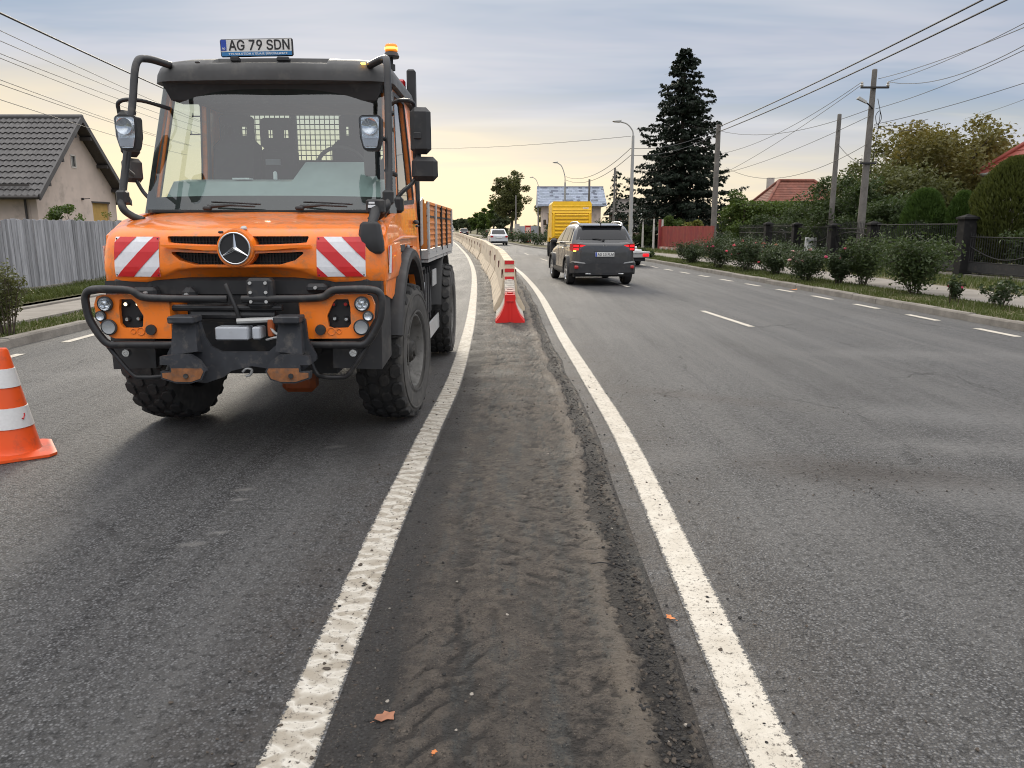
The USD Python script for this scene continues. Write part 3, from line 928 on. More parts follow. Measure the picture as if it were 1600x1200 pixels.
def rrect(w, yf, yb, r, z, n=7):
    """a plan outline: straight back at yb, front at yf with corners of radius r, half width w; counter-clockwise"""
    pts = []
    for (cx, cy, a0) in ((-w + r, yf + r, PI), (w - r, yf + r, 1.5 * PI)):
        for a in np.linspace(a0, a0 + PI / 2, n):
            pts.append((cx + r * math.cos(a), cy + r * math.sin(a) * 0.72 + (0 if True else 0), z))
    # gentle bow of the front face
    out = []
    for k in range(len(pts)):
        out.append(pts[k])
        if k == n - 1:
            x0, x1 = pts[k][0], pts[k + 1][0] if k + 1 < len(pts) else w - r
            for t in np.linspace(0, 1, 14)[1:-1]:
                x = x0 + (w - r - x0) * t
                out.append((x, yf + r - r * 0.72 - 0.045 * math.sin(PI * t), z))
    out += [(w, yb, z), (-w, yb, z)]
    return np.array(out)


HOOD = [  # z, half width, front y, corner radius
    (1.185, .945, -1.290, .20), (1.205, .962, -1.318, .22), (1.28, .968, -1.335, .23), (1.40, .965, -1.330, .25), (1.47, .958, -1.315, .26), (1.515, .950, -1.290, .27),
    (1.545, .940, -1.250, .27), (1.570, .925, -1.185, .27), (1.592, .905, -1.090, .26), (1.615, .878, -.960, .24), (1.640, .850, -.810, .21), (1.662, .832, -.68, .18), (1.672, .825, -.625, .16)]
hz = np.array([h[0] for h in HOOD])
secs = [rrect(w, yf, -.50, r, z) for (z, w, yf, r) in HOOD]
secs = np.array(secs)
for s in secs[:3]:      # the lower lip arches up in the middle
    s[:, 2] += (1.30 - s[:, 2]) * .9 * np.exp(-(s[:, 0] / .52) ** 6) * (s[:, 1] < -1.0)
hood = loft(secs)
HM = man(hood)


def hood_y(x, z):
    """front face of the bonnet at x, z"""
    k = np.interp(z, hz, np.arange(len(hz)))
    i = int(min(len(hz) - 2, math.floor(k)))
    sec = secs[i] * (1 - (k - i)) + secs[i + 1] * (k - i)
    fr = sec[:-2]
    return float(np.interp(x, fr[:, 0], fr[:, 1]))


def slot(poly):
    return man(extr(poly, .34, 'y')) .translate((0, -1.5, 0))


up_slot = Polygon([(-.455, 1.455), (-.36, 1.448), (-.13, 1.440), (.13, 1.440), (.36, 1.448), (.455, 1.455), (.470, 1.496), (-.470, 1.496)]).buffer(-.008).buffer(.008)
lo_slot = Polygon([(-.45, 1.396), (-.12, 1.385), (.12, 1.385), (.45, 1.396), (.38, 1.340), (.28, 1.312), (-.28, 1.312), (-.38, 1.340)]).buffer(-.008).buffer(.008)
boss = Point(0.0, 1.418).buffer(.128, 24)
HM2 = HM - slot(up_slot.difference(boss)) - slot(lo_slot.difference(boss))
part(TR, 'bonnet', unman(HM2), ORANGE, 38)
# the dark mesh behind the slots
gr = part(TR, 'grille', box((0, -1.205, 1.405), (.96, .02, .22)), BLACKP, False)
bars = []
for x in np.arange(-.44, .45, .022):
    bars.append(box((x, -1.222, 1.405), (.004, .012, .20)))
for z in np.arange(1.33, 1.50, .022):
    bars.append(box((0, -1.222, z), (.92, .010, .004)))
part(gr, 'grille_mesh', cat(*bars), BLACKT, False)
# louvre lips in the slots
part(TR, 'grille_bar', mv(extr(Polygon([(-.49, 1.430), (-.20, 1.405), (.20, 1.405), (.49, 1.430), (.49, 1.442), (.2, 1.434), (-.2, 1.434), (-.49, 1.442)]), .03, 'y'), (0, hood_y(0, 1.42) - .018, 0)), ORANGE, False)
yb = hood_y(0, 1.418)
st = part(TR, 'emblem', cyl((0, yb - .030, 1.418), (0, yb + .02, 1.418), .118, .130, 40), ORANGE, 40)
part(st, 'emblem_disc', cyl((0, yb - .034, 1.418), (0, yb - .02, 1.418), .098, .098, 40), INK, 40)
ring = [(0.1 * math.cos(a), yb - .036, 1.418 + .1 * math.sin(a)) for a in np.arange(0, 2 * PI, PI / 24)]
part(st, 'emblem_ring', tube(ring, .0065, 8, closed=True), CHROME, True)
sp = []
for a in (PI / 2, PI / 2 + 2 * PI / 3, PI / 2 + 4 * PI / 3):
    d, nrm = np.array([math.cos(a), 0, math.sin(a)]), np.array([-math.sin(a), 0, math.cos(a)])
    c0 = np.array([0, yb - .036, 1.418])
    sp.append(hull([c0 + nrm * .014, c0 - nrm * .014, c0 - d * .008 + [0, -.012, 0], c0 + [0, -.013, 0], c0 + d * .097 + nrm * .0035, c0 + d * .097 - nrm * .0035, c0 + d * .097 + [0, -.004, 0]]))
part(st, 'star', cat(*sp), CHROME, False)
part(TR, 'bonnet_badge', mv(cat(cyl((0, 0, 0), (0, 0, .008), .022, .018, 16)), (.035, -1.235, 1.548), rx=.5), GALV, 30)
part(TR, 'bonnet_camera', box((-.10, -1.285, 1.522), (.03, .03, .018), .006), BLACKP, False)


def hazard(side):
    """a striped marker stuck on the bonnet's corner; its stripes fall outwards"""
    x0, x1, z0, z1 = .520, .835, 1.232, 1.492
    shape = sbox(x0, z0, x1, z1)
    cells = [sbox(x0 + (x1 - x0) * i / 9, z0 + (z1 - z0) * j / 8, x0 + (x1 - x0) * (i + 1) / 9, z0 + (z1 - z0) * (j + 1) / 8) for i in range(9) for j in range(8)]

    def onto(poly, lift):
        vs, fs, n = [], [], 0
        for c in cells:
            q = c.intersection(poly)
            for qq in getattr(q, 'geoms', [q]):
                if qq.geom_type != 'Polygon' or qq.area < 1e-7:
                    continue
                pts = np.array(shapely.geometry.polygon.orient(qq, 1.0).exterior.coords)[:-1]
                vs.append(np.array([(side * x, hood_y(side * x, z) - lift, z) for x, z in pts]))
                for k in range(1, len(pts) - 1):
                    fs.append((n, n + k, n + k + 1) if side > 0 else (n, n + k + 1, n + k))
                n += len(pts)
        return np.vstack(vs), np.array(fs)

    p = part(TR, 'hazard_marker', onto(shape, .003), WHITE_R, True, label='red and white striped marker on the bonnet corner ' + ('nearer the median' if side > 0 else 'nearer the traffic cone'))
    # stripes fall towards the outside bottom: x and z weighed together
    for k in range(3):
        t0 = -.05 + k * .235
        # band where a = (x - x0) + (z - z0) * 1.0 lies between t0 and t0 + .098  (right side: stripes run from upper left to lower right)
        a0, a1 = t0, t0 + .118
        band_ = Polygon([(x0 + a0, z0), (x0 + a1, z0), (x0 + a1 - .42 * 1.0, z0 + .42), (x0 + a0 - .42, z0 + .42)])
        if band_.intersection(shape).area > 1e-5:
            part(p, 'red_stripe', onto(band_.intersection(shape), .0055), RED_R, True)
    corners = [(x0 + .012, z1 - .012), (x1 - .012, z1 - .012), (x0 + .012, z0 + .012), (x1 - .012, z0 + .012)]
    part(p, 'rivet', cat(*[rsphere((side * x, hood_y(side * x, z) - .005, z), .005, 1) for x, z in corners]), BLACKP, True)


hazard(-1)
hazard(1)

# ---- cab
def shapely_tris(poly):
    import mapbox_earcut as ec
    pts = np.array(poly.exterior.coords)[:-1]
    return ec.triangulate_float64(pts, np.array([len(pts)])).reshape(-1, 3)


def lean(v):
    """the cab walls lean in above the belt"""
    v = np.array(v, float)
    k = np.clip((v[:, 2] - 1.66) / 1.0, 0, 1.1)
    v[:, 0] -= np.sign(v[:, 0]) * k * .075
    return v


def wall_side(poly, t=.045, xo=.945):
    m = extr(poly, t, 'x')
    return m[0] + [xo - t, 0, 0], m[1]


door_out = Polygon([(-.47, 1.40), (-.47, 1.66), (-.115, 2.66), (.62, 2.70), (.66, 2.2), (.68, 1.60), (.66, 1.28), (.45, 1.28), (.38, 1.40)]).buffer(-.02).buffer(.02)
door_win = Polygon([(-.375, 1.74), (-.06, 2.58), (.55, 2.60), (.58, 2.1), (.58, 1.78)]).buffer(-.04).buffer(.04)
front_low = Polygon([(-1.16, 1.262), (-1.10, 1.50), (-.86, 1.60), (-.62, 1.645), (-.49, 1.66), (-.485, 1.36), (.39, 1.385), (.46, 1.268), (.67, 1.268), (.67, 1.05), (.45, 1.05), (.34, 1.20), (.17, 1.315), (-.05, 1.355), (-.30, 1.33), (-.50, 1.24), (-.62, 1.11), (-.9, 1.05), (-1.15, 1.1)])
rear_q = Polygon([(.672, 1.05), (.69, 1.6), (.67, 2.2), (.63, 2.70), (.98, 2.70), (1.0, 1.05)])
for s in (1, -1):
    fx = (lambda m: m) if s > 0 else flipx
    m = wall_side(door_out.difference(door_win))
    d = part(TR, 'door', fx((lean(m[0]), m[1])), ORANGE, 30)
    dw = np.array(door_win.buffer(.015).exterior.coords)[:-1]
    m = (np.column_stack([np.full(len(dw), .92), dw]), np.array(shapely_tris(door_win.buffer(.015))))
    d_g = part(d, 'side_window', fx((lean(m[0]), m[1])), SIDEGL, False)
    m = wall_side(door_win.buffer(.022).difference(door_win.buffer(-.012)), .012, .949)
    part(d, 'window_seal', fx((lean(m[0]), m[1])), BLACKP, False)
    m = wall_side(door_out.buffer(-.012).difference(door_win.buffer(.004)), .006, .897)
    part(d, 'door_lining', fx((lean(m[0]), m[1])), LINING, False)
    hnd = cat(box((.965, .50, 1.60), (.03, .20, .035), .012), box((.975, .50, 1.565), (.02, .16, .02), .008))
    part(d, 'door_handle', fx(hnd), BLACKP, 30)
    part(TR, 'cab_side_panel', fx(wall_side(front_low, .05, .950)), ORANGE, 30)
    part(TR, 'cab_rear_corner', fx((lambda m: (lean(m[0]), m[1]))(wall_side(rear_q, .045, .945))), ORANGE, 30)
    part(TR, 'side_crease', fx(tube([(.953, -.95, 1.445), (.957, -.4, 1.475), (.957, .3, 1.475), (.953, .66, 1.47)], [.006, .014, .014, .006], 8)), ORANGE, True)
    part(TR, 'side_recess', fx(box((.951, -.28, 1.395), (.006, .24, .05), .002)), GREYP, False)
    part(TR, 'side_lamp', fx(box((.957, -.02, 1.395), (.02, .075, .04), .008)), PALEGREY, 30)
    # A-pillar between screen and door
    P0, P1 = np.array([.905, -.50, 1.655]), np.array([.835, -.13, 2.66])
    pi_ = part(TR, 'windscreen_pillar', fx(hull([P0 + o for o in ([-.035, .005, 0], [.030, .03, 0], [.030, .10, 0], [-.02, .09, 0])] + [P1 + o for o in ([-.035, .005, 0], [.028, .03, 0], [.028, .10, 0], [-.02, .09, 0])])), LINING, 30)
    part(pi_, 'pillar_edge', fx(tube([P0 + [-.030, -.002, -.02], P1 + [-.030, -.002, 0]], .012, 8)), ORANGE, True)
    # sticker wrapped round the side of the bonnet
    sk = part(TR, 'side_marker', fx(box2((.9700, -1.115, 1.245), (.9725, -.985, 1.43))), WHITE_R, False)
    part(sk, 'red_stripe', fx(hull([(.9740, -1.115, 1.30), (.9740, -1.115, 1.43), (.9740, -1.075, 1.43), (.9740, -1.115, 1.36), (.9720, -1.115, 1.30), (.9720, -1.075, 1.43)])), RED_R, False)
    part(sk, 'red_stripe', fx(hull([(.9740, -1.03, 1.245), (.9740, -.985, 1.245), (.9740, -.985, 1.37), (.9720, -1.03, 1.245), (.9720, -.985, 1.37)])), RED_R, False)

rear_wall = sbox(-.945, 1.05, .945, 2.70)
rear_win = sbox(-.80, 2.16, .66, 2.60).buffer(-.05).buffer(.05)
m = extr(rear_wall.difference(rear_win), .04, 'y')
part(TR, 'cab_rear_wall', (lean(m[0] + [0, .955, 0]), m[1]), CABIN, False)
m = extr(rear_win.buffer(.01), .006, 'y')
part(TR, 'rear_window', mv(m, (0, .985, 0)), SIDEGL, False)
gb = []
for x in np.arange(-.80, .67, .046):
    gb.append(cyl((x, 1.03, 2.1), (x, 1.03, 2.64), .0045, n=5))
for z in np.arange(2.12, 2.64, .046):
    gb.append(cyl((-.82, 1.03, z), (.68, 1.03, z), .0045, n=5))
part(TR, 'rear_window_guard', cat(*gb), BLACKP, False)
# roof with its grey cap and visor
CAP = [(2.612, .865, -.335, .20), (2.628, .908, -.40, .22), (2.69, .905, -.412, .25), (2.740, .888, -.400, .26), (2.782, .845, -.345, .26), (2.812, .765, -.25, .24), (2.832, .64, -.09, .2), (2.838, .5, .05, .15)]
cap_s = [rrect(w, yf, 1.02, r, z) for (z, w, yf, r) in CAP]
capM = man(loft(cap_s))
step = man(hull([(-.50, -.6, 2.752), (.50, -.6, 2.752), (-.40, -.22, 2.758), (.40, -.22, 2.758), (-.58, -.6, 2.9), (.58, -.6, 2.9), (-.46, -.16, 2.9), (.46, -.16, 2.9)]))
rf = part(TR, 'roof_cap', unman(capM - step), GREYP, 40)
for x in (-.52, .70):
    part(rf, 'marker_lamp', box((x, -.372 if abs(x) < .6 else -.33, 2.752), (.035, .02, .014), .005), AMBER_LIT if x > 0 else GREYP, 30)
part(rf, 'roof_stub', cyl((.80, .0, 2.78), (.80, .0, 2.84), .012, .004, 8), BLACKP, 30)
part(rf, 'roof_stub', cyl((-.30, -.1, 2.80), (-.30, -.1, 2.845), .008, .004, 8), BLACKP, 30)
part(TR, 'headlining', mv(extr([(-.82, 2.565), (.82, 2.565), (.82, 2.61), (-.82, 2.61)], 1.2, 'y'), (0, -.22, 0)), CABIN, False)
part(TR, 'sun_visor', hull([(-.83, -.30, 2.63), (.83, -.30, 2.63), (-.78, -.27, 2.50), (.78, -.27, 2.50), (-.83, -.20, 2.62), (.83, -.20, 2.62), (-.70, -.24, 2.475), (.70, -.24, 2.475)]), BLACKP, False)
# the number board on the roof
nb = part(TR, 'number_board', mv(box((0, 0, 0), (.545, .022, .128), .012), (-.095, -.30, 2.868), ry=-.018), BLACKP, False)


def on_board(m):
    return mv(m, (-.095, -.30, 2.868), ry=-.018)


part(nb, 'number_plate', on_board(box2((-.262, -.0115, -.029), (.262, -.0145, .056))), PLATE_W, False)
part(nb, 'plate_band', on_board(box2((-.262, -.0150, -.020), (-.222, -.0170, .056))), PLATE_B, False)
part(nb, 'plate_letters', on_board(upright(mv(text('AG 79 SDN', .068, .0012, True, .455), (.022, -.017, 0)), -.0150)), INK, False)
part(nb, 'plate_letters', on_board(upright(mv(text('RO', .012, .001, True), (-.242, -.012, 0)), -.0172)), WHITE_INK, False)
part(nb, 'advert_strip', on_board(box2((-.262, -.0115, -.058), (.262, -.0145, -.030))), STRIP_B, False)
part(nb, 'strip_letters', on_board(upright(mv(text('TTS SOLUTION UTILAJE SPECIALIZATE', .013, .001, True, .44), (.01, -.0505, 0)), -.0150)), WHITE_INK, False)
part(nb, 'board_foot', cat(box((-.26, -.30, 2.785), (.07, .05, .04), .01), box((.10, -.30, 2.785), (.10, .05, .035), .01)), BLACKP, 30)
# the flashing beacon
bc = part(TR, 'beacon', lathe([(0, 2.868), (.058, 2.868), (.062, 2.88), (.052, 2.905), (.045, 2.912), (0, 2.912)], 24), BLACKP, 30)
bp = (.855, .06, 0)
stage.GetPrimAtPath(bc)
UsdGeom.Xformable(stage.GetPrimAtPath(bc)).AddTranslateOp().Set(Gf.Vec3d(*bp))
part(bc, 'amber_dome', lathe([(.045, 2.913), (.050, 2.918), (.050, 2.955), (.044, 2.968), (.02, 2.974), (0, 2.975)], 24), AMBER, 40)
part(bc, 'light_band', lathe([(.0515, 2.930), (.0525, 2.932), (.0525, 2.942), (.0515, 2.944)], 24), AMBER_LIT, True)
part(bc, 'beacon_pole', cat(cyl((0, 0, 2.60), (0, 0, 2.87), .012, n=10), cyl((0, 0, 2.775), (0, 0, 2.82), .028, n=12), cyl((-.08, .02, 2.70), (.0, 0, 2.70), .012, n=8)), BLACKP, 30)

# windscreen: one bowed pane with a dark lower border
def screen_pt(x, t, lift=0.0):
    """t from 0 at the base to 1 at the top"""
    hw = .945 - .062 * t
    y = -.640 + .385 * t + .12 * (abs(x) / .9) ** 3.2 - lift
    z = 1.668 + .995 * t - .012 * (abs(x) / .9) ** 3
    return (x * hw / .9, y, z)


def screen_grid(xs, ts, lift=0.0):
    return gridmesh(np.array([[screen_pt(x, t, lift) for t in ts] for x in xs]))


m = screen_grid(np.linspace(-.9, .9, 37), np.linspace(0.0, 1, 12))
part(TR, 'windscreen', m, SCREEN, True)
frit = [screen_grid(np.linspace(-.9, .9, 37), [0, .06, .115], -.006)]
for s in (-1, 1):
    P_ = []
    for t in np.linspace(.1, 1, 14):
        e = .045 + .11 * max(0, 1 - t / .24) ** 2
        P_.append([screen_pt(s * x, t, -.006) for x in (.9, .9 - e)])
    gm = gridmesh(np.array(P_))
    frit.append(gm)
part(TR, 'screen_border', cat(*frit), BLACKP, True)
part(TR, 'screen_cowl', hull([(-.90, -.56, 1.655), (.90, -.56, 1.655), (-.82, -.665, 1.660), (.82, -.665, 1.660), (-.82, -.665, 1.676), (.82, -.665, 1.676), (-.90, -.57, 1.684), (.90, -.57, 1.684)]), BLACKP, False)
for x0 in (-.40, .27):
    w = part(TR, 'wiper', cat(tube([(x0, -.70, 1.700), (x0 + .16, -.69, 1.712), (x0 + .34, -.682, 1.702)], [.016, .010, .006], 6), box((x0, -.705, 1.69), (.06, .05, .03), .01)), BLACKP, 30)
    part(w, 'wiper_blade', tube([(x0 + .02, -.668, 1.735), (x0 + .20, -.682, 1.728), (x0 + .38, -.680, 1.718)], .007, 6), BLACKP, True)

# inside of the cab
part(TR, 'cab_floor', box((0, .20, 1.40), (1.74, 1.48, .10)), CABIN, False)
part(TR, 'bulkhead', box((0, -.47, 1.50), (1.70, .05, .30)), CABIN, False)
ds = part(TR, 'dashboard', hull([(-.82, -.47, 1.60), (.82, -.47, 1.60), (-.82, -.50, 1.70), (.82, -.50, 1.70), (-.80, -.30, 1.90), (.80, -.30, 1.90), (-.80, -.05, 1.93), (.80, -.05, 1.93), (-.80, -.05, 1.60), (.80, -.05, 1.60)]), DASH, False)
part(ds, 'instrument_hood', hull([(.10, -.32, 1.88), (.76, -.32, 1.88), (.18, -.12, 2.06), (.70, -.12, 2.06), (.10, -.05, 1.84), (.76, -.05, 1.84), (.18, -.05, 2.04), (.70, -.05, 2.04)]), DASH, 30)
part(ds, 'dash_papers', cat(box((-.30, -.20, 1.925), (.13, .10, .012)), box((-.05, -.18, 1.95), (.03, .03, .07), .01)), WHITE_INK, False)
ww = [(.43 + .205 * math.cos(a), .06 - .10 * math.sin(a), 2.0 + .18 * math.sin(a)) for a in np.arange(0, 2 * PI, PI / 16)]
part(TR, 'steering_wheel', cat(tube(ww, .016, 6, closed=True), tube([(.24, .06, 2.0), (.43, .05, 1.98), (.62, .06, 2.0)], .018, 6), cyl((.43, .05, 1.98), (.43, -.15, 1.80), .03, n=8)), BLACKP, True)
for x in (-.62, .43):
    se = part(TR, 'seat', cat(mv(box((0, 0, 0), (.42, .13, .66), .05), (x, .62, 1.98), rx=-.16), box((x, .36, 1.66), (.50, .50, .14), .05)), SEAT, 30, label='passenger seat seen through the windscreen' if x < 0 else 'driver seat behind the steering wheel')
    hr = sbox(-.14, 2.28, .14, 2.52).buffer(-.04).buffer(.04).difference(sbox(-.095, 2.345, -.03, 2.43)).difference(sbox(.03, 2.345, .095, 2.43))
    m = extr(hr, .09, 'y')
    part(se, 'headrest', mv(m, (x, .64, 0)), SEAT, 30)
mid = part(TR, 'seat', cat(mv(box((0, 0, 0), (.34, .12, .62), .05), (-.27, .70, 1.95), rx=-.1)), SEAT, 30, label='middle seat with a pale patch on its back')
part(mid, 'headrest', mv(extr(sbox(-.15, 2.24, .15, 2.5).buffer(-.05).buffer(.05).difference(sbox(-.10, 2.33, -.04, 2.41)).difference(sbox(.04, 2.33, .10, 2.41)), .09, 'y'), (-.27, .68, 0)), SEAT, 30)
part(mid, 'seat_label', box((-.30, .62, 2.12), (.13, .008, .05)), PALEGREY, False)
part(TR, 'rear_view_mirror', mv(box((0, 0, 0), (.10, .03, .21), .03), (.735, -.36, 2.04)), BLACKP, 30)

# tubes in front of the screen that carry mirrors and working lamps
for s in (-1, 1):
    fx = (lambda m: m) if s > 0 else flipx
    pth = smooth_path([(.74, -.31, 2.74), (.868, -.42, 2.765), (.906, -.52, 2.71), (.918, -.60, 2.45), (.930, -.72, 2.10), (.940, -.84, 1.78), (.925, -.885, 1.69), (.875, -.87, 1.635), (.80, -.85, 1.60)], 6)
    tb = part(TR, 'guard_tube', fx(tube(pth, .0265, 10)), BLACKT, True)
    for mm in (cyl((.905, -.63, 2.36), (.95, -.60, 2.36), .02, n=8), cyl((.92, -.78, 1.95), (.96, -.62, 1.93), .018, n=8), box((.937, -.845, 1.76), (.075, .075, .10), .015)):
        part(tb, 'tube_clamp', fx(mm), BLACKP, 30)
    # working lamp
    shell = [(x_, z_) for x_, z_ in ((-.066, .11), (.066, .11), (.062, -.02), (.042, -.10), (-.042, -.10), (-.062, -.02))]
    sh = Polygon(shell).buffer(-.018).buffer(.018)
    LP = (.838 * s, -.905, 2.185)
    wl = part(TR, 'work_lamp', cat(mv(extr(sh.buffer(.012), .08, 'y'), LP), cyl(np.array(LP) + [0, .06, .0], (s * .905, -.70, 2.17), .016, n=8)), BLACKP, 30)
    part(wl, 'lamp_reflector', mv(extr(sh.buffer(-.004), .004, 'y'), np.array(LP) + [0, -.006, 0]), REFLECT, False)
    part(wl, 'lamp_bowl', mv(lathe([(.010, .0), (.03, -.006), (.052, -.022), (.055, -.026)], 18, 'y'), np.array(LP) + [0, -.006, .045]), CHROME, True)
    part(wl, 'indicator_lens', mv(extr(Polygon([(-.045, -.085), (.045, -.085), (.057, -.03), (-.057, -.03)]), .006, 'y'), np.array(LP) + [0, -.016, 0]), PALEGREY, False)
    part(wl, 'lamp_glass', mv(extr(sh, .003, 'y'), np.array(LP) + [0, -.032, 0]), LENS, False)
# mirrors: two shells on a bracket by each door; those on the far side are turned edge-on
mr = part(TR, 'door_mirror', mv(box((0, 0, 0), (.155, .10, .335), .035), (1.125, -.40, 2.262), rz=.10), BLACKP, 30)
part(mr, 'mirror_rib', mv(box((-.02, -.055, -.04), (.06, .015, .05), .008), (1.125, -.40, 2.262)), BLACKP, 30)
mr2 = part(TR, 'door_mirror', mv(box((0, 0, 0), (.195, .10, .178), .035), (1.152, -.41, 1.985), rz=.10), BLACKP, 30)
part(TR, 'mirror_bracket', cat(tube(smooth_path([(.895, -.38, 2.45), (.97, -.42, 2.475), (1.06, -.40, 2.47), (1.075, -.36, 2.40), (1.075, -.35, 2.0), (1.06, -.36, 1.90), (.98, -.42, 1.82), (.93, -.44, 1.76)], 5), .016, 8), box((.955, -.46, 1.72), (.07, .09, .12), .02), cyl((1.10, -.36, 2.11), (1.10, -.36, 2.06), .02, n=8)), BLACKT, 30)
part(TR, 'door_mirror', mv(box((0, 0, 0), (.155, .09, .33), .035), (-1.045, -.44, 2.235), rz=1.15), BLACKP, 30)
part(TR, 'door_mirror', mv(box((0, 0, 0), (.17, .09, .175), .03), (-1.055, -.42, 1.975), rz=1.25), GREYP, 30)
part(TR, 'mirror_bracket', cat(tube(smooth_path([(-.80, -.26, 2.44), (-.94, -.42, 2.475), (-1.07, -.48, 2.46), (-1.09, -.46, 2.36), (-1.06, -.42, 2.0), (-1.0, -.42, 1.84), (-.93, -.44, 1.76)], 5), .015, 8)), BLACKT, True)
# close-range mirror and its box on the bonnet corner beside the median
cm = part(TR, 'kerb_mirror', hull([tuple(np.array([.862, -1.17, 1.485]) + np.array(o)) for o in [(sx * w, sy * d, z) for z, w, d in ((.105, .045, .035), (.085, .065, .05), (-.02, .082, .06), (-.085, .086, .055), (-.105, .07, .04)) for sx in (-1, -.6, .6, 1) for sy in ((-.6, .6) if abs(sx) == 1 else (-1, 1))]]), BLACKP, 40)
part(cm, 'mirror_arm', cat(cyl((.862, -1.12, 1.57), (.875, -1.00, 1.68), .030, .04, 12), box((.872, -.985, 1.695), (.125, .10, .095), .012)), BLACKP, 30)
part(cm, 'box_label', cat(box2((.832, -1.0370, 1.712), (.872, -1.0385, 1.724)), box2((.826, -1.0370, 1.684), (.876, -1.0385, 1.704))), WHITE_INK, False)

# ---- front bumper: orange lamp panels in tube frames
def panel(s):
    fx = (lambda m: m) if s > 0 else flipx
    out = Polygon([(.425, .835), (.80, .838), (.835, .850), (.905, .965), (.915, 1.06), (.895, 1.112), (.86, 1.122), (.655, 1.122), (.60, 1.092), (.425, 1.083)]).buffer(-.012).buffer(.012)
    hexa = Polygon([(.61, .915), (.60, .985), (.645, 1.075), (.665, 1.095), (.745, 1.095), (.755, 1.04), (.755, .935), (.735, .908), (.63, .905)]).buffer(-.01).buffer(.01)
    m = extr(out.difference(hexa), .03, 'y')
    p = part(TR, 'lamp_panel', fx(mv(m, (0, -1.41, 0))), ORANGE, 30, label='orange lamp panel of the bumper ' + ('nearer the median' if s > 0 else 'nearer the cone'))
    part(p, 'panel_return', fx(hull([(.425, -1.41, .835), (.425, -1.41, 1.083), (.425, -1.385, .835), (.425, -1.385, 1.083), (.375, -1.25, .85), (.375, -1.25, 1.07), (.40, -1.25, .85), (.40, -1.25, 1.07)])), ORANGE, False)
    part(p, 'lamp_recess', fx(box((.68, -1.35, 1.0), (.17, .03, .21))), INK, False)
    for x, z, mat in ((.64, 1.06, LED_W if s < 0 else RED_OFF), (.72, 1.06, LED_W if s < 0 else RED_OFF), (.645, .965, REFLECT), (.72, .96, REFLECT)):
        part(p, 'socket', fx(cyl((x, -1.366, z), (x, -1.39, z), .020, .016, 14)), INK, 30)
        part(p, 'socket_lens', fx(cyl((x, -1.391, z), (x, -1.395, z), .012, .010, 12)), mat, 30)
    for nm, x, z, r in (('headlamp', .835, 1.065, .042), ('daytime_lamp', .872, .985, .027), ('fog_lamp', .825, .913, .044)):
        h = part(p, nm, fx(mv(lathe([(0, -.008), (r + .008, -.008), (r + .008, -.022), (r, -.026), (r, -.012), (0, -.012)], 24, 'y'), (x, -1.41, z))), BLACKP, 30)
        part(h, 'reflector', fx(mv(lathe([(0, -.0125), (r * .3, -.013), (r * .8, -.018), (r * .97, -.024)], 24, 'y'), (x, -1.41, z))), REFLECT if nm != 'fog_lamp' else GALV, True)
        part(h, 'lens', fx(mv(lathe([(0, -.033), (r * .6, -.031), (r, -.026)], 24, 'y'), (x, -1.41, z))), LENS, True)
        if nm == 'headlamp':
            part(h, 'lamp_cells', fx(cat(*[mv(lathe([(0, -.014), (.013, -.0165), (.017, -.026), (.0185, -.026)], 12, 'y'), (x + .019 * math.cos(a), -1.41, z + .019 * math.sin(a))) for a in (PI / 2, PI / 2 + 2.094, PI / 2 + 4.189)])), CHROME, True)
    part(p, 'rubber_cap', fx(cyl((.555, -1.405, .895), (.555, -1.43, .895), .036, .033, 20)), BLACKP, 30)
    for x, r in ((.625, .024), (.675, .016)):
        rg = [(x + r * math.cos(a), -1.411, .885 + r * math.sin(a)) for a in np.arange(0, 2 * PI, PI / 10)]
        part(p, 'pressed_ring', fx(tube(rg, .0035, 5, closed=True)), ORANGE, True)
    # tube frame: over the top, round the outside and back underneath
    main = smooth_path([(.05, -1.40, 1.095), (.45, -1.42, 1.100), (.585, -1.43, 1.112), (.645, -1.44, 1.150), (.74, -1.44, 1.160), (.90, -1.43, 1.158), (.955, -1.42, 1.125), (.962, -1.42, 1.05), (.945, -1.42, .955), (.885, -1.42, .845), (.835, -1.42, .80), (.76, -1.42, .797), (.40, -1.42, .797)], 7)
    fr = part(TR, 'bumper_tube', fx(tube(main, .0255, 12)), BLACKT, True)
    part(fr, 'lower_tube', fx(tube(smooth_path([(.90, -1.40, .855), (.80, -1.40, .70), (.715, -1.39, .588), (.66, -1.38, .572), (.56, -1.38, .575), (.50, -1.37, .60), (.44, -1.36, .75)], 6), .016, 8)), BLACKT, True)
    part(fr, 'small_lamp', fx(cyl((.755, -1.35, .735), (.755, -1.385, .735), .026, .024, 16)), REFLECT, 30)
    part(TR, 'mudguard', fx(hull([(.60, -1.30, .62), (.92, -1.24, .60), (.93, -1.22, 1.20), (.60, -1.25, 1.21), (.62, -1.02, .66), (.95, -1.0, .66), (.95, -.98, 1.18), (.62, -1.0, 1.2)])), BLACKP, False)
    # black arch over the front wheel
    arc = []
    for a in np.linspace(math.radians(14), math.radians(172), 22):
        cx, cz = -.09, .60
        arc.append([(xx, cx - rr * math.cos(a) * 1.08, cz + rr * math.sin(a)) for xx, rr in ((.80, .70), (1.0, .70), (1.02, .725), (1.015, .775), (.98, .795), (.80, .795))])
    part(TR, 'wheel_arch', fx(loft(np.array(arc))), BLACKP, 40)


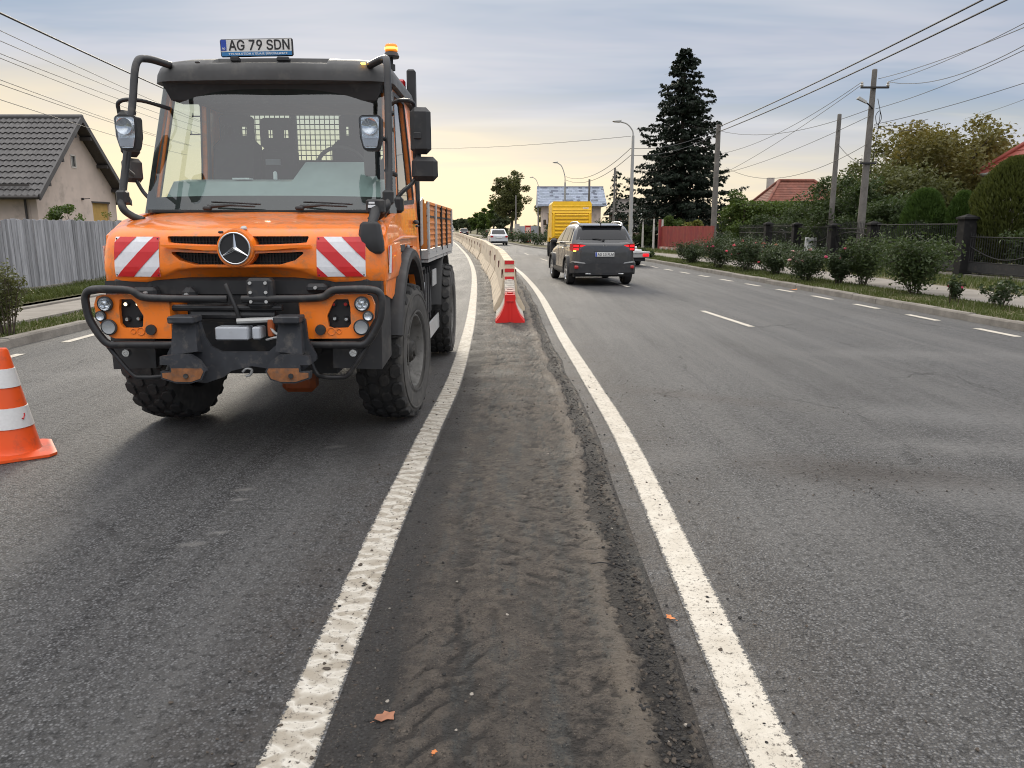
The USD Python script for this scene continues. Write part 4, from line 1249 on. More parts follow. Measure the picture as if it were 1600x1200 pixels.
panel(-1)
panel(1)
part(TR, 'radiator_shroud', cat(box((0, -1.10, 1.16), (1.72, .30, .13), .02), box((0, -1.18, 1.02), (1.0, .12, .34), .02)), BLACKP, False)
part(TR, 'cross_tube', cat(cyl((-.52, -1.37, 1.035), (.30, -1.37, 1.035), .022, n=10), cyl((-.30, -1.36, .99), (.25, -1.36, .985), .03, n=10)), BLACKT, 30)
part(TR, 'coupling_block', cat(box((.165, -1.36, 1.13), (.17, .10, .20), .02), box((.165, -1.415, 1.14), (.13, .015, .16), .005)), CHASSIS, 30)
part(TR, 'air_hose', tube(smooth_path([(-.06, -1.38, 1.19), (.0, -1.40, 1.05), (.03, -1.39, .95), (.10, -1.36, .93)], 5), .014, 6), BLACKP, True)
for mm in (box((-.33, -1.30, 1.12), (.09, .10, .09), .03), box((.52, -1.30, 1.16), (.14, .10, .06), .02), box((-.62, -1.29, 1.13), (.16, .10, .07), .02)):
    part(TR, 'bracket', mm, CHASSIS, 30)
for x, z in [(x, z) for x in (.115, .215) for z in (1.08, 1.14, 1.20)] + [(-.33, 1.12), (-.6, 1.13), (.52, 1.165)]:
    part(TR, 'coupling_bolt', cyl((x, -1.34, z), (x, -1.434 if .1 < x < .3 else -1.37, z), .011, n=8), GALV, 30)
# implement plate with its two mounting feet
plate = Polygon([(-.365, .98), (-.185, .98), (-.150, .86), (-.11, .80), (-.03, .765), (.335, .765), (.40, .81), (.43, .87), (.44, .98), (.63, .98), (.64, .85), (.70, .74), (.70, .71), (.52, .60), (.41, .595), (.33, .655), (.20, .672), (.04, .64), (-.02, .60), (-.16, .56), (-.40, .58), (-.45, .71), (-.44, .76), (-.395, .82)])
plate = affinity.scale(affinity.translate(plate, -.065, 0), .84, 1.0, origin=(.06, .8)).buffer(-.012).buffer(.012)
pl = part(TR, 'implement_plate', mv(extr(plate, .035, 'y'), (0, -1.52, 0)), PLATE_STEEL, False)
for s, cx in ((-1, -.272), (1, .392)):
    up = part(pl, 'upright', cat(hull([(cx - .065 * s, -1.56, .97), (cx + .075 * s, -1.56, .97), (cx - .085 * s, -1.60, .78), (cx + .085 * s, -1.60, .76), (cx - .065 * s, -1.50, .97), (cx + .075 * s, -1.50, .97), (cx - .085 * s, -1.50, .76), (cx + .085 * s, -1.50, .76)]), box((cx, -1.55, .982), (.165, .15, .045), .008)), PLATE_STEEL, False)
    pts_ = [(-.145, .755), (-.03, .768), (.05, .765), (.11, .725), (.15, .66), (.12, .605), (.05, .583), (-.05, .583), (-.145, .612), (-.15, .660), (-.085, .662), (-.085, .700), (-.15, .702)]
    fo = Polygon([(cx + (x if s < 0 else -x) * .95, z) for x, z in pts_]).buffer(0)
    ft = part(pl, 'foot_plate', mv(extr(fo, .05, 'y'), (0, -1.645, 0)), PLATE_STEEL, False)
    ru = fo.intersection(sbox(cx - .14, .58, cx + .14, .690)).buffer(-.010)
    part(pl, 'rust_face', mv(extr(ru, .006, 'y'), (0, -1.6485, 0)), RUST, False)
    part(pl, 'foot_bolt', cyl((cx + .02, -1.650, .632), (cx + .02, -1.660, .632), .016, n=8), CHASSIS, 30)
part(TR, 'winch_box', cat(box2((-.115, -1.48, .835), (.10, -1.36, .92), .008), box2((.125, -1.48, .84), (.18, -1.36, .92), .008)), PALEGREY, False)
part(TR, 'hydraulic_lines', cat(cyl((.02, -1.44, .955), (.30, -1.42, .965), .018, n=8), tube(smooth_path([(.22, -1.43, .95), (.26, -1.44, .88), (.34, -1.44, .86), (.42, -1.42, .90)], 5), .010, 6), tube(smooth_path([(.20, -1.43, .83), (.28, -1.45, .85), (.40, -1.44, .845)], 5), .008, 6), box((.36, -1.40, .93), (.10, .08, .07), .02)), GALV, 30)
part(TR, 'valve_block', box((.235, -1.42, .91), (.04, .05, .12), .008), DIRTYORANGE, False)
part(TR, 'tow_shackle', tube(smooth_path([(.055, -1.50, .63), (.085, -1.51, .655), (.115, -1.50, .645), (.10, -1.49, .61), (.07, -1.49, .60)], 5), .009, 6), GALV, True)
# chassis and axles
part(TR, 'chassis_rail', cat(box((-.40, 1.6, .86), (.10, 5.6, .20)), box((.40, 1.6, .86), (.10, 5.6, .20)), box((0, -1.0, .80), (.9, .5, .25)), box((0, .3, .95), (1.2, 1.4, .45)), box((0, .75, .66), (.62, 1.9, .42)), box((.02, 2.3, .74), (.5, 1.6, .30)), box((0, -.72, .72), (1.1, .5, .40)), box((0, 1.6, .80), (.8, .12, .16)), box((0, 3.6, .8), (.8, .12, .16))), CHASSIS, False)
for y, nm in ((-.16, 'front'), (3.2, 'rear')):
    ax = part(TR, 'axle', cat(cyl((-.85, y, .60), (.85, y, .60), .085, n=12), rsphere((.20, y, .58), .22, 2, (.9, 1, 1))), CHASSIS, 30)
    part(ax, 'axle_casing', box((.12 if y < 1 else 0, y - .24, .42), (.27, .16, .30), .04), DIRTYORANGE, False)
part(TR, 'steering_rod', cat(cyl((-.70, -.33, .56), (.72, -.33, .56), .028, n=8), cyl((-.30, -.55, .75), (.55, -.5, .62), .03, n=8)), CHASSIS, 30)


def lug_ring(R, W, n=22, rows=4, lug=.026):
    ms = []
    for r_ in range(rows):
        xc = (-W / 2 + W * (r_ + .5) / rows)
        off = (r_ % 2) * .5
        shoulder = r_ in (0, rows - 1)
        for k in range(n):
            a = 2 * PI * (k + off) / n
            da = PI / n * (.74 if shoulder else .66)
            wx = W / rows * (.47 if shoulder else .44)
            tw = .12 * (1 if r_ < rows / 2 else -1)
            pts = []
            for (rr, sc) in ((R - .014, 1.0), (R + lug * .8, .93), (R + lug, .84)):
                drop = .018 if shoulder else 0
                for (ex, ea) in ((-1, -.6), (-.45, -1), (.5, -1), (1, -.5), (1, .6), (.45, 1), (-.5, 1), (-1, .5)):
                    x = xc + ex * wx * sc
                    outx = abs(x) / (W / 2)
                    ang = a + ea * da * sc + tw * ex * da
                    q = rr - (drop * max(0, outx - .55) * 2.2)
                    pts.append((x, q * math.cos(ang), q * math.sin(ang)))
            ms.append(hull(pts))
    return cat(*ms)


TREAD = lug_ring(.528, .365)
WH_PROF = [(.285, -.13), (.30, -.165), (.36, -.186), (.44, -.188), (.49, -.182), (.515, -.165), (.528, -.12), (.532, 0), (.528, .12), (.515, .165), (.49, .182), (.44, .188), (.36, .186), (.30, .165), (.285, .13)]


def wheel(x, y, s, steer=0.0, name='wheel'):
    def place(m):
        m = m if s > 0 else flipx(m)
        return mv(m, (x, y, .562), rz=steer)
    w = part(TR, name, place(lathe(WH_PROF, 48, 'x')), SIDEWALL, 40)
    part(w, 'tread', place(TREAD), RUBBER, 30)
    part(w, 'tyre_band', place(lathe([(.528, -.14), (.536, -.10), (.538, 0), (.536, .10), (.528, .14)], 48, 'x')), RUBBER, 40)
    rim = lathe([(.0, .02), (.12, .02), (.20, .03), (.235, .06), (.262, .10), (.275, .15), (.288, .168), (.300, .166), (.302, .15), (.29, .12), (.285, .0)], 40, 'x')
    part(w, 'rim', place(rim), RIM, 30)
    hub = cat(lathe([(0, .155), (.07, .155), (.085, .14), (.10, .10), (.135, .085), (.145, .03)], 24, 'x'), lathe([(0, .175), (.045, .172), (.05, .155)], 16, 'x'))
    part(w, 'hub', place(hub), HUB, 30)
    part(w, 'wheel_nut', place(cat(*[cyl((.03, .185 * math.cos(a), .185 * math.sin(a)), (.07, .185 * math.cos(a), .185 * math.sin(a)), .018, .014, 6) for a in np.arange(0, 2 * PI, PI / 5)])), GALV, False)
    part(w, 'hub_bolt', place(cat(*[cyl((.09, .115 * math.cos(a), .115 * math.sin(a)), (.112, .115 * math.cos(a), .115 * math.sin(a)), .011, n=6) for a in np.arange(0, 2 * PI, PI / 6)])), HUB, False)
    part(w, 'sidewall_ring', place(cat(*[lathe([(r, .1885), (r + .006, .1915), (r + .014, .1915), (r + .02, .1885)], 48, 'x') for r in (.315, .455)])), SIDEWALL, True)


ST = math.radians(-6.5)
wheel(.85, -.16, 1, ST)
wheel(-.935, -.16, -1, ST)
wheel(.885, 3.2, 1)
wheel(-.885, 3.2, -1)
# tank, steps and guards along the side
for s in (1, -1):
    fx = (lambda m: m) if s > 0 else flipx
    tk = part(TR, 'fuel_tank', fx(box2((.45, 1.52, .58), (.90, 2.30, 1.13), .06)), GREYP, 30)
    for y in (1.60, 1.82, 2.04):
        part(tk, 'tank_strap', fx(cat(box2((.44, y, .575), (.912, y + .035, 1.142), .004))), BLACKP, False)
    part(tk, 'tank_label', fx(box2((.905, 1.525, .86), (.908, 1.585, 1.0))), PALEGREY, False)
    part(TR, 'side_guard', fx(box2((.93, 1.55, .40), (.95, 2.62, .575), .006)), GALV, False)
    part(TR, 'side_plate', fx(box2((.93, 2.05, .92), (.945, 2.45, 1.10), .005)), GALV, False)
    bx_ = part(TR, 'battery_box', fx(box2((.50, .78, .46), (.90, 1.38, 1.16), .03)), BLACKP, False)
    part(bx_, 'box_frame', fx(cat(box2((.895, .80, .44), (.93, .84, 1.14)), box2((.895, 1.1, .44), (.925, 1.14, 1.14)), box2((.70, .74, 1.14), (.93, 1.40, 1.17)))), CHASSIS, False)
    part(bx_, 'box_bolt', fx(cat(rsphere((.935, .82, .52), .03, 1), rsphere((.935, .82, .82), .03, 1))), GALV, True)
    arc = []
    for a in np.linspace(math.radians(8), math.radians(172), 20):
        arc.append([(xx, 3.2 - rr * math.cos(a), .58 + rr * math.sin(a)) for xx, rr in ((.60, .68), (.985, .68), (.99, .71), (.60, .71))])
    part(TR, 'rear_mudguard', fx(loft(np.array(arc))), GREYP, 40)
    part(TR, 'rear_mudguard_flap', fx(box2((.62, 3.92, .30), (.985, 3.94, .72))), BLACKP, False)
    tl = part(TR, 'rear_lamp_housing', fx(box2((.80, 4.20, .52), (1.0, 4.28, .72), .015)), BLACKP, 30)
    part(tl, 'side_marker_lens', fx(box2((1.0, 4.20, .44), (1.015, 4.27, .56), .004)), RED_OFF, False)
# intake column and pale shield behind the cab, headboard with its red lamp bar
part(TR, 'intake_column', cat(box2((.83, 1.08, 1.0), (.925, 1.20, 2.30), .02), box2((.835, 1.09, 2.30), (.915, 1.19, 2.985), .015)), BLACKP, False)
part(TR, 'heat_shield', hull([(.935, 1.06, 1.80), (.935, 1.22, 1.84), (.945, 1.06, 1.80), (.945, 1.22, 1.84), (.935, 1.06, 1.38), (.935, 1.20, 1.40), (.945, 1.06, 1.38), (.945, 1.20, 1.40)]), GALV, False)
part(TR, 'headboard', cat(*[box2((x, 1.24, 1.3), (x + .05, 1.29, 2.78)) for x in (-.85, -.3, .25, .72)] + [box2((-.85, 1.242, z), (.78, 1.288, z + .05)) for z in (2.60, 2.73)]), BLACKP, False)
part(TR, 'lamp_bar', box2((-.5, 1.10, 2.82), (.82, 1.20, 2.90), .02), RED_OFF, False)
# dropside body
bed = part(TR, 'load_floor', cat(box2((-.99, 1.22, 1.25), (.99, 4.28, 1.335)), box2((-.99, 1.235, 1.215), (.985, 4.27, 1.245))), GALV, False)
for s in (1, -1):
    fx = (lambda m: m) if s > 0 else flipx
    dp = part(TR, 'dropside', fx(box2((.955, 1.25, 1.345), (.975, 4.26, 1.785))), ORANGE_D, False)
    for z in (1.36, 1.42, 1.475, 1.53, 1.585, 1.72):
        part(dp, 'board_rib', fx(hull([(.974, 1.25, z), (.974, 4.26, z), (.984, 1.25, z + .012), (.984, 4.26, z + .012), (.974, 1.25, z + .04), (.974, 4.26, z + .04)])), ORANGE_D, False)
    part(dp, 'board_rib', fx(box2((.974, 1.25, 1.775), (.990, 4.26, 1.805), .004)), ORANGE_D, False)
    part(dp, 'board_seam', fx(box2((.975, 1.25, 1.655), (.982, 4.26, 1.672))), BLACKP, False)
    for y, mat in ((1.25, GALV), (2.0, GALV), (2.7, BLACKP), (3.4, BLACKP), (4.20, GALV)):
        part(dp, 'stake_post', fx(box2((.975, y, 1.30), (1.0, y + (.075 if mat is GALV else .03), 1.80), .005)), mat, False)
part(TR, 'tailgate', box2((-.955, 4.24, 1.345), (.955, 4.265, 1.79)), ORANGE_D, False)
part(TR, 'front_board', box2((-.955, 1.25, 1.345), (.955, 1.27, 1.82)), ORANGE_D, False)
# ------------------------------------------------------------------ cars. own frame: rear bumper at y=0 facing -y (the camera), front at +y
CAR_GLASS = pbr('tinted_car_glass', (0.010, 0.011, 0.013), .08, .05, 5.0, spec=.45)
CAR_GREY = pbr('grey_car_paint', (0.048, 0.049, 0.052), .25, .05, 4.0, metallic=.45, coat=.8)
CAR_SILVER = pbr('silver_car_paint', (0.50, 0.51, 0.52), .28, .04, 4.0, metallic=.4, coat=.7)
CAR_DARK = pbr('dark_car_paint', (0.020, 0.021, 0.025), .25, .05, 4.0, coat=.8)
CAR_WHITE = pbr('white_van_paint', (0.70, 0.70, 0.69), .35, .04, 4.0, coat=.5)
SILVER = pbr('silver_trim', (0.55, 0.56, 0.57), .3, .05, 6.0, metallic=.8)


def car_wheel(parent, x, y, r, w, rimmat, s):
    fl = (lambda m: m) if s > 0 else flipx
    prof = [(r * .62, -w / 2), (r * .9, -w / 2), (r, -w * .36), (r, w * .36), (r * .9, w / 2), (r * .62, w / 2)]
    pl = lambda m: mv(fl(m), (x, y, r))
    wh = part(parent, 'wheel', pl(lathe(prof, 28, 'x')), RUBBER, 40)
    sp = [lathe([(r * .55, w * .40), (r * .63, w * .5), (r * .66, w * .48)], 28, 'x'), lathe([(0, w * .44), (r * .14, w * .44), (r * .16, w * .36)], 12, 'x')]
    for k in range(5):
        a = 2 * PI * k / 5
        sp.append(mv(hull([(w * .42, -r * .07, 0), (w * .42, r * .07, 0), (w * .44, -r * .045, r * .58), (w * .44, r * .045, r * .58), (w * .3, -r * .06, 0), (w * .3, r * .06, 0), (w * .34, -r * .04, r * .58), (w * .34, r * .04, r * .58)]), rx=a))
    part(wh, 'rim', pl(cat(*sp)), rimmat, 30)
    part(wh, 'wheel_disc', pl(lathe([(0, w * .1), (r * .63, w * .14)], 24, 'x')), HUB, False)


def rbox_section(hw, z0, z1, y, tuck0, tuck1, n=5, r=.12):
    """a rounded car cross-section ring in xz at y"""
    pts = []
    for (cx, cz, a0, rr) in ((hw - r, z0 + r, -PI / 2, r), (hw - r, z1 - r, 0, r), (-hw + r, z1 - r, PI / 2, r), (-hw + r, z0 + r, PI, r)):
        for a in np.linspace(a0, a0 + PI / 2, n):
            x, z = cx + rr * math.cos(a), cz + rr * math.sin(a)
            k = (z - z0) / (z1 - z0)
            x *= (1 - tuck0 * max(0, .35 - k) / .35 - tuck1 * max(0, k - .55) / .45)
            pts.append((x, y, z))
    return np.array(pts)


def interp_sections(rows, y):
    r = np.array(rows, float)
    return [np.interp(y, r[:, 0], r[:, k]) for k in range(1, r.shape[1])]


SUV = thing('suv', 'dark grey five-door suv with red tail lamps lit, driving away on the right', 'car', (2.50, 21.0, 0), math.radians(5.5))
rows = [  # y, half width, z0, z1
    (0.0, .60, .58, 1.06), (.03, .72, .48, 1.12), (.09, .81, .40, 1.165), (.20, .875, .34, 1.18), (.40, .915, .30, 1.185), (.9, .93, .26, 1.18), (1.6, .925, .25, 1.15), (2.6, .92, .25, 1.11), (3.2, .915, .26, 1.08), (3.9, .89, .27, 1.0), (4.25, .83, .30, .92), (4.42, .74, .36, .80), (4.48, .60, .45, .70)]
body = loft([rbox_section(*interp_sections(rows, y), y, .05, .10, 7, .17) for y in np.concatenate([[0, .03, .06, .09, .14, .2, .3], np.linspace(.4, 3.9, 16), [4.1, 4.25, 4.35, 4.42, 4.48]])])
BM = man(body)
for y in (.86, 3.55):
    for s in (-1, 1):
        BM = BM - man(cyl((s * .70, y, .36), (s * 1.1, y, .36), .42, n=28))
part(SUV, 'body', unman(BM), CAR_GREY, 42)
cabrows = [  # z, half width, y of the rear, y of the front, corner radius
    (1.10, .86, .13, 3.35, .22), (1.16, .845, .16, 3.20, .22), (1.30, .80, .24, 2.92, .22), (1.45, .745, .34, 2.60, .22), (1.56, .695, .44, 2.36, .22), (1.62, .655, .56, 2.22, .22), (1.655, .60, .74, 2.05, .20), (1.675, .52, 1.0, 1.85, .18)]


def plan_ring(hw, ya, yb, r, z, n=6):
    pts = []
    for cx, cy, a0 in ((hw - r, ya + r, -PI / 2), (hw - r, yb - r, 0), (-hw + r, yb - r, PI / 2), (-hw + r, ya + r, PI)):
        for a in np.linspace(a0, a0 + PI / 2, n):
            pts.append((cx + r * math.cos(a), cy + r * math.sin(a), z))
    return pts


part(SUV, 'cabin', loft([plan_ring(w, a, b, r, z) for z, w, a, b, r in cabrows]), CAR_GREY, 40)


def quad_panel(pts, lift, rr=.03):
    """a thin panel lying on four or more points, pushed out along its normal"""
    p = np.array(pts, float)
    n = np.cross(p[1] - p[0], p[-1] - p[0])
    n /= np.linalg.norm(n)
    v = np.vstack([p + n * lift, p - n * .02])
    return hull(v)


def glass_wrap(z0, z1, x0, lift=.008, n=13):
    """the tailgate pane: follows the cabin's rounded back from side to side"""
    out = []
    for z in np.linspace(z0, z1, 6):
        w, a, b, r = [np.interp(z, [c[0] for c in cabrows], [c[k] for c in cabrows]) for k in (1, 2, 3, 4)]
        ring = np.array(plan_ring(w, a, b, r, z, 9))
        back = ring[np.concatenate([np.arange(27, 36), np.arange(0, 9)])]
        xx = np.linspace(-x0 * (w / .845), x0 * (w / .845), n)
        out.append([(x, float(np.interp(x, back[:, 0], back[:, 1])) - lift, z + .003) for x in xx])
    return gridmesh(np.array(out).transpose(1, 0, 2))


part(SUV, 'rear_window', glass_wrap(1.235, 1.575, .765), CAR_GLASS, 50)
part(SUV, 'rear_spoiler', hull([(-.56, .36, 1.615), (.56, .36, 1.615), (-.54, .40, 1.585), (.54, .40, 1.585), (-.60, .70, 1.655), (.60, .70, 1.655), (-.60, .62, 1.60), (.60, .62, 1.60)]), CAR_GREY, 30)
part(SUV, 'rear_wiper', cat(cyl((0, .14, 1.225), (.0, .20, 1.225), .028, n=10), tube([(0, .155, 1.232), (-.16, .175, 1.262), (-.30, .19, 1.262)], .013, 6)), BLACKP, 30)
for s in (-1, 1):
    fx = (lambda m: m) if s > 0 else flipx
    wn = [[(.838, .62, 1.19), (.71, .74, 1.535), (.71, 1.08, 1.545), (.838, 1.08, 1.185)], [(.838, 1.15, 1.185), (.70, 1.15, 1.548), (.70, 1.92, 1.548), (.838, 2.02, 1.175)], [(.838, 2.10, 1.175), (.705, 2.0, 1.54), (.715, 2.22, 1.50), (.80, 2.72, 1.25), (.838, 2.85, 1.165)]]
    for q in wn:
        m = quad_panel(q[::-1], .014)
        part(SUV, 'side_window', fx(m), CAR_GLASS, False)
    part(SUV, 'window_trim', fx(tube([(.868, .60, 1.165), (.872, 1.5, 1.155), (.868, 2.3, 1.15), (.85, 2.9, 1.145)], .010, 6)), SILVER, True)
    rl = part(SUV, 'roof_rail', fx(tube(smooth_path([(.60, .60, 1.63), (.60, .72, 1.685), (.60, 1.2, 1.715), (.60, 1.85, 1.70), (.60, 2.02, 1.645)], 5), .018, 8)), SILVER, True)
    # lamp cluster of two stacked rounded bars
    tl = part(SUV, 'tail_lamp', fx(hull([(.50, .028, .955), (.50, .028, 1.105), (.70, .045, .94), (.70, .045, 1.125), (.84, .13, .93), (.845, .13, 1.13), (.905, .30, .95), (.90, .30, 1.12), (.6, .2, .96), (.6, .2, 1.1)])), RED_OFF, 30)
    for z in (.985, 1.07):
        for (x0, ya, x1, yb_) in ((.53, .020, .67, .030), (.70, .036, .835, .105)):
            part(tl, 'lamp_bar', fx(hull([(x0, ya, z - .026), (x0, ya, z + .026), (x1, yb_, z - .026), (x1, yb_, z + .026), (x0, ya + .05, z - .026), (x0, ya + .05, z + .026), (x1, yb_ + .05, z - .026), (x1, yb_ + .05, z + .026)])), RED_LIT, 30)
    if s < 0:
        part(tl, 'indicator', box2((-.84, .085, .925), (-.72, .13, .955), .01), AMBER_LIT, 30)
    part(SUV, 'bumper_reflector', fx(box2((.70, -.018, .46), (.82, .10, .55), .02)), RED_OFF, 30)
    part(SUV, 'door_mirror', fx(box((.985, 2.62, 1.17), (.20, .12, .15), .05)), BLACKP, 30)
    part(SUV, 'door_handle', fx(box((.935, 1.25, .99), (.03, .18, .03), .01)), SILVER, 30)
    part(SUV, 'door_handle', fx(box((.93, 2.2, .97), (.03, .18, .03), .01)), SILVER, 30)
    part(SUV, 'sill_trim', fx(hull([(.90, 1.3, .30), (.94, 1.3, .36), (.93, 1.3, .44), (.90, 3.1, .30), (.94, 3.1, .36), (.93, 3.1, .44)])), BLACKP, False)
    part(SUV, 'silver_bumper_corner', fx(hull([(.52, -.018, .60), (.80, .05, .625), (.885, .17, .665), (.55, -.014, .635), (.80, .05, .665), (.60, .1, .60), (.86, .2, .63)])), SILVER, 30)
    for y in (.86, 3.55):
        arc = [[(xx, y - rr * math.cos(a), .36 + rr * math.sin(a)) for xx, rr in ((.84, .395), (.945, .395), (.945, .445), (.84, .455))] for a in np.linspace(-.15, PI + .15, 18)]
        part(SUV, 'arch_trim', fx(loft(np.array(arc))), BLACKP, 30)
        car_wheel(SUV, s * .80, y, .36, .235, SILVER, s)
for y in (1.08, 2.08):
    for s in (-1, 1):
        part(SUV, 'door_gap', box((s * .928, y, .78), (.006, .008, .56)), INK, False)
part(SUV, 'rear_bumper', hull([(-.66, -.04, .36), (.66, -.04, .36), (-.66, -.035, .60), (.66, -.035, .60), (-.82, .05, .36), (.82, .05, .36), (-.83, .05, .60), (.83, .05, .60), (-.91, .25, .34), (.91, .25, .34), (-.925, .28, .62), (.925, .28, .62), (-.66, .05, .27), (.66, .05, .27)]), BLACKP, 30)
part(SUV, 'skid_plate', hull([(-.42, -.04, .30), (.42, -.04, .30), (-.46, -.045, .36), (.46, -.045, .36), (-.42, .2, .28), (.42, .2, .28)]), CHASSIS, False)
part(SUV, 'exhaust_trim', cat(*[box((s * .45, -.03, .33), (.15, .04, .03), .01) for s in (-1, 1)]), SILVER, 30)
part(SUV, 'boot_handle_strip', box((0, .02, .935), (.62, .04, .03), .01), INK, 30)
em = []
for k in (0, .05):
    em.append(hull([(-.055, -.012, 1.0 + k), (0, -.012, 1.04 + k), (0, -.02, 1.057 + k), (-.06, -.012, 1.013 + k), (0, -.012, 1.061 + k)]))
    em.append(flipx(em[-1]))
for m in em:
    part(SUV, 'chevron', mv(m, (0, .018, 0)), CHROME, False)
np_ = part(SUV, 'number_plate', box((0, -.010, .845), (.52, .03, .115), .006), PLATE_W, False)
part(np_, 'plate_band', box2((-.258, -.0260, .79), (-.218, -.0275, .90)), PLATE_B, False)
part(np_, 'plate_letters', upright(mv(text('AG 10 FLM', .068, .001, True, .44), (.02, .812, 0)), -.0260), INK, False)
part(SUV, 'aerial', hull([(-.02, .62, 1.655), (.02, .62, 1.655), (0, .55, 1.72), (-.015, .76, 1.66), (.015, .76, 1.66)]), BLACKP, False)
part(SUV, 'underbody', box2((-.8, .2, .24), (.8, 4.2, .40)), INK, False)


def saloon(name, label, loc, rz, paint, L=4.3, W=1.68, Hh=1.46, lamps=RED_OFF, van=False):
    c = thing(name, label, 'van' if van else 'car', loc, rz)
    hw = W / 2
    rows = [(0, hw * .86, .40, .86), (.05, hw * .95, .32, .92), (.2, hw, .25, .95), (L * .5, hw, .22, .92), (L * .75, hw, .23, .90), (L * .93, hw * .93, .26, .78), (L, hw * .8, .38, .62)]
    b = loft([rbox_section(*interp_sections(rows, y), y, .04, .05, 4, .10) for y in np.concatenate([[0, .05, .2], np.linspace(.4, L * .93, 9), [L]])])
    B = man(b)
    for y in (L * .2, L * .8):
        for s in (-1, 1):
            B = B - man(cyl((s * hw * .72, y, .30), (s * hw * 1.3, y, .30), .35, n=20))
    part(c, 'body', unman(B), paint, 40)
    y0 = .12 if van else L * .13
    y1 = .2 if van else L * .27
    top = hull([(s * hw * .90, y0, .92) for s in (-1, 1)] + [(s * hw * .72, y1, Hh - .05) for s in (-1, 1)] + [(s * hw * .72, L * .42, Hh) for s in (-1, 1)] + [(s * hw * .70, L * .56, Hh - .04) for s in (-1, 1)] + [(s * hw * .90, L * .74, .90) for s in (-1, 1)])
    part(c, 'cabin', top, paint, 25)
    part(c, 'rear_window', quad_panel([(-hw * .76, y0 + (y1 - y0) * .12, .97), (hw * .76, y0 + (y1 - y0) * .12, .97), (hw * .63, y0 + (y1 - y0) * .88, Hh - .12), (-hw * .63, y0 + (y1 - y0) * .88, Hh - .12)], .012), CAR_GLASS, False)
    for s in (-1, 1):
        fx = (lambda m: m) if s > 0 else flipx
        part(c, 'side_window', fx(quad_panel([(hw * .905, L * .70, .96), (hw * .72, L * .56, Hh - .12), (hw * .735, L * .29, Hh - .12), (hw * .905, L * .22, .97)], .012)), CAR_GLASS, False)
        part(c, 'tail_lamp', fx(box2((hw * .62, -.008, .68), (hw * .93, .12, .86), .03)), lamps, 30)
        part(c, 'door_mirror', fx(box((hw * 1.07, L * .64, .98), (.18, .10, .12), .04)), BLACKP, 30)
        for y in (L * .2, L * .8):
            car_wheel(c, s * hw * .86, y, .30, .19, SILVER, s)
    pl_ = part(c, 'number_plate', box((0, -.012, .70), (.50, .02, .11), .006), PLATE_W, False)
    part(c, 'rear_bumper', hull([(-hw * .88, -.05, .38), (hw * .88, -.05, .38), (-hw * .93, -.04, .56), (hw * .93, -.04, .56), (-hw * .98, .3, .3), (hw * .98, .3, .3), (-hw, .3, .58), (hw, .3, .58)]), BLACKP if paint is not CAR_SILVER else CAR_SILVER, 30)
    part(c, 'underbody', box2((-hw * .85, .2, .2), (hw * .85, L * .95, .36)), INK, False)
    return c


saloon('saloon_car', 'silver saloon car further up the right-hand lane beside the barrier line', (-1.15, 70.5, 0), math.radians(6), CAR_SILVER)
saloon('hatchback_car', 'dark car far up the road between the barrier line and the trees', (-8.9, 146, 0), math.radians(7), CAR_DARK, L=4.0, Hh=1.5, van=False)
saloon('panel_van', 'white van far up the road, partly hidden behind the lorry', (-17.4, 222, 0), math.radians(7), CAR_WHITE, L=4.9, W=1.95, Hh=2.2, van=True)

# the yellow tipper ahead of the suv
YT = thing('tipper_truck', 'yellow tipper truck with a ribbed high body, ahead of the dark grey suv', 'truck', (3.0, 39.5, 0), 0.0)
YEL = pbr('yellow_paint', (0.86, 0.50, 0.012), .35, .06, 3.0, coat=.3)
sec = lambda y, w0, w1, z0, z1: np.array([(-w0, y, z0), (w0, y, z0), (w1, y, z1 - .12), (w1 - .08, y, z1), (-w1 + .08, y, z1), (-w1, y, z1 - .12)])
part(YT, 'tipper_body', loft([sec(0, 1.0, 1.0, 1.05, 2.85), sec(3.4, 1.0, 1.0, 1.05, 2.85)]), YEL, False)
tg = part(YT, 'tailgate', box2((-.86, -.05, 1.12), (.86, .0, 2.25), .01), YEL, 30)
for z in (1.25, 1.43, 1.61, 1.79, 1.97, 2.14):
    part(tg, 'tailgate_rib', box2((-.84, -.095, z), (.84, -.045, z + .085), .02), YEL, 30)
up_ = part(YT, 'upper_flap', hull([(-.98, -.06, 2.28), (.98, -.06, 2.28), (-.98, .0, 2.28), (.98, .0, 2.28), (-.98, .04, 2.72), (.98, .04, 2.72), (-.92, .10, 2.85), (.92, .10, 2.85), (-.98, .1, 2.7), (.98, .1, 2.7)]), YEL, False)
for z in (2.40, 2.58, 2.72):
    part(up_, 'flap_rib', box2((-.96, -.075 + (z - 2.28) * .2, z), (.96, .02 + (z - 2.28) * .2, z + .06), .015), YEL, 30)
part(up_, 'pale_mark', box2((.55, -.035, 2.50), (.84, -.028, 2.545)), WHITE_INK, False)
for s in (-1, 1):
    part(YT, 'body_post', box2((s * .90 - .04, -.07, 1.1), (s * .90 + .04, 0, 2.28), .01), YEL, 30)
    for y in (.9, 3.9):
        car_wheel(YT, s * .88, y, .42, .30, HUB, s)
    part(YT, 'mudguard', box2((s * .62, .35, .86), (s * 1.02, 1.4, .92), .02), BLACKP, 30)
    part(YT, 'tail_lamp', box2((s * .66 - .14, -.03, .80), (s * .66 + .14, .05, .92), .02), RED_OFF, 30)
    part(YT, 'door_mirror', box((s * 1.17, 4.55, 1.85), (.16, .08, .32), .03), BLACKP, 30)
part(YT, 'chassis', box2((-.45, .1, .62), (.45, 4.9, .95)), CHASSIS, False)
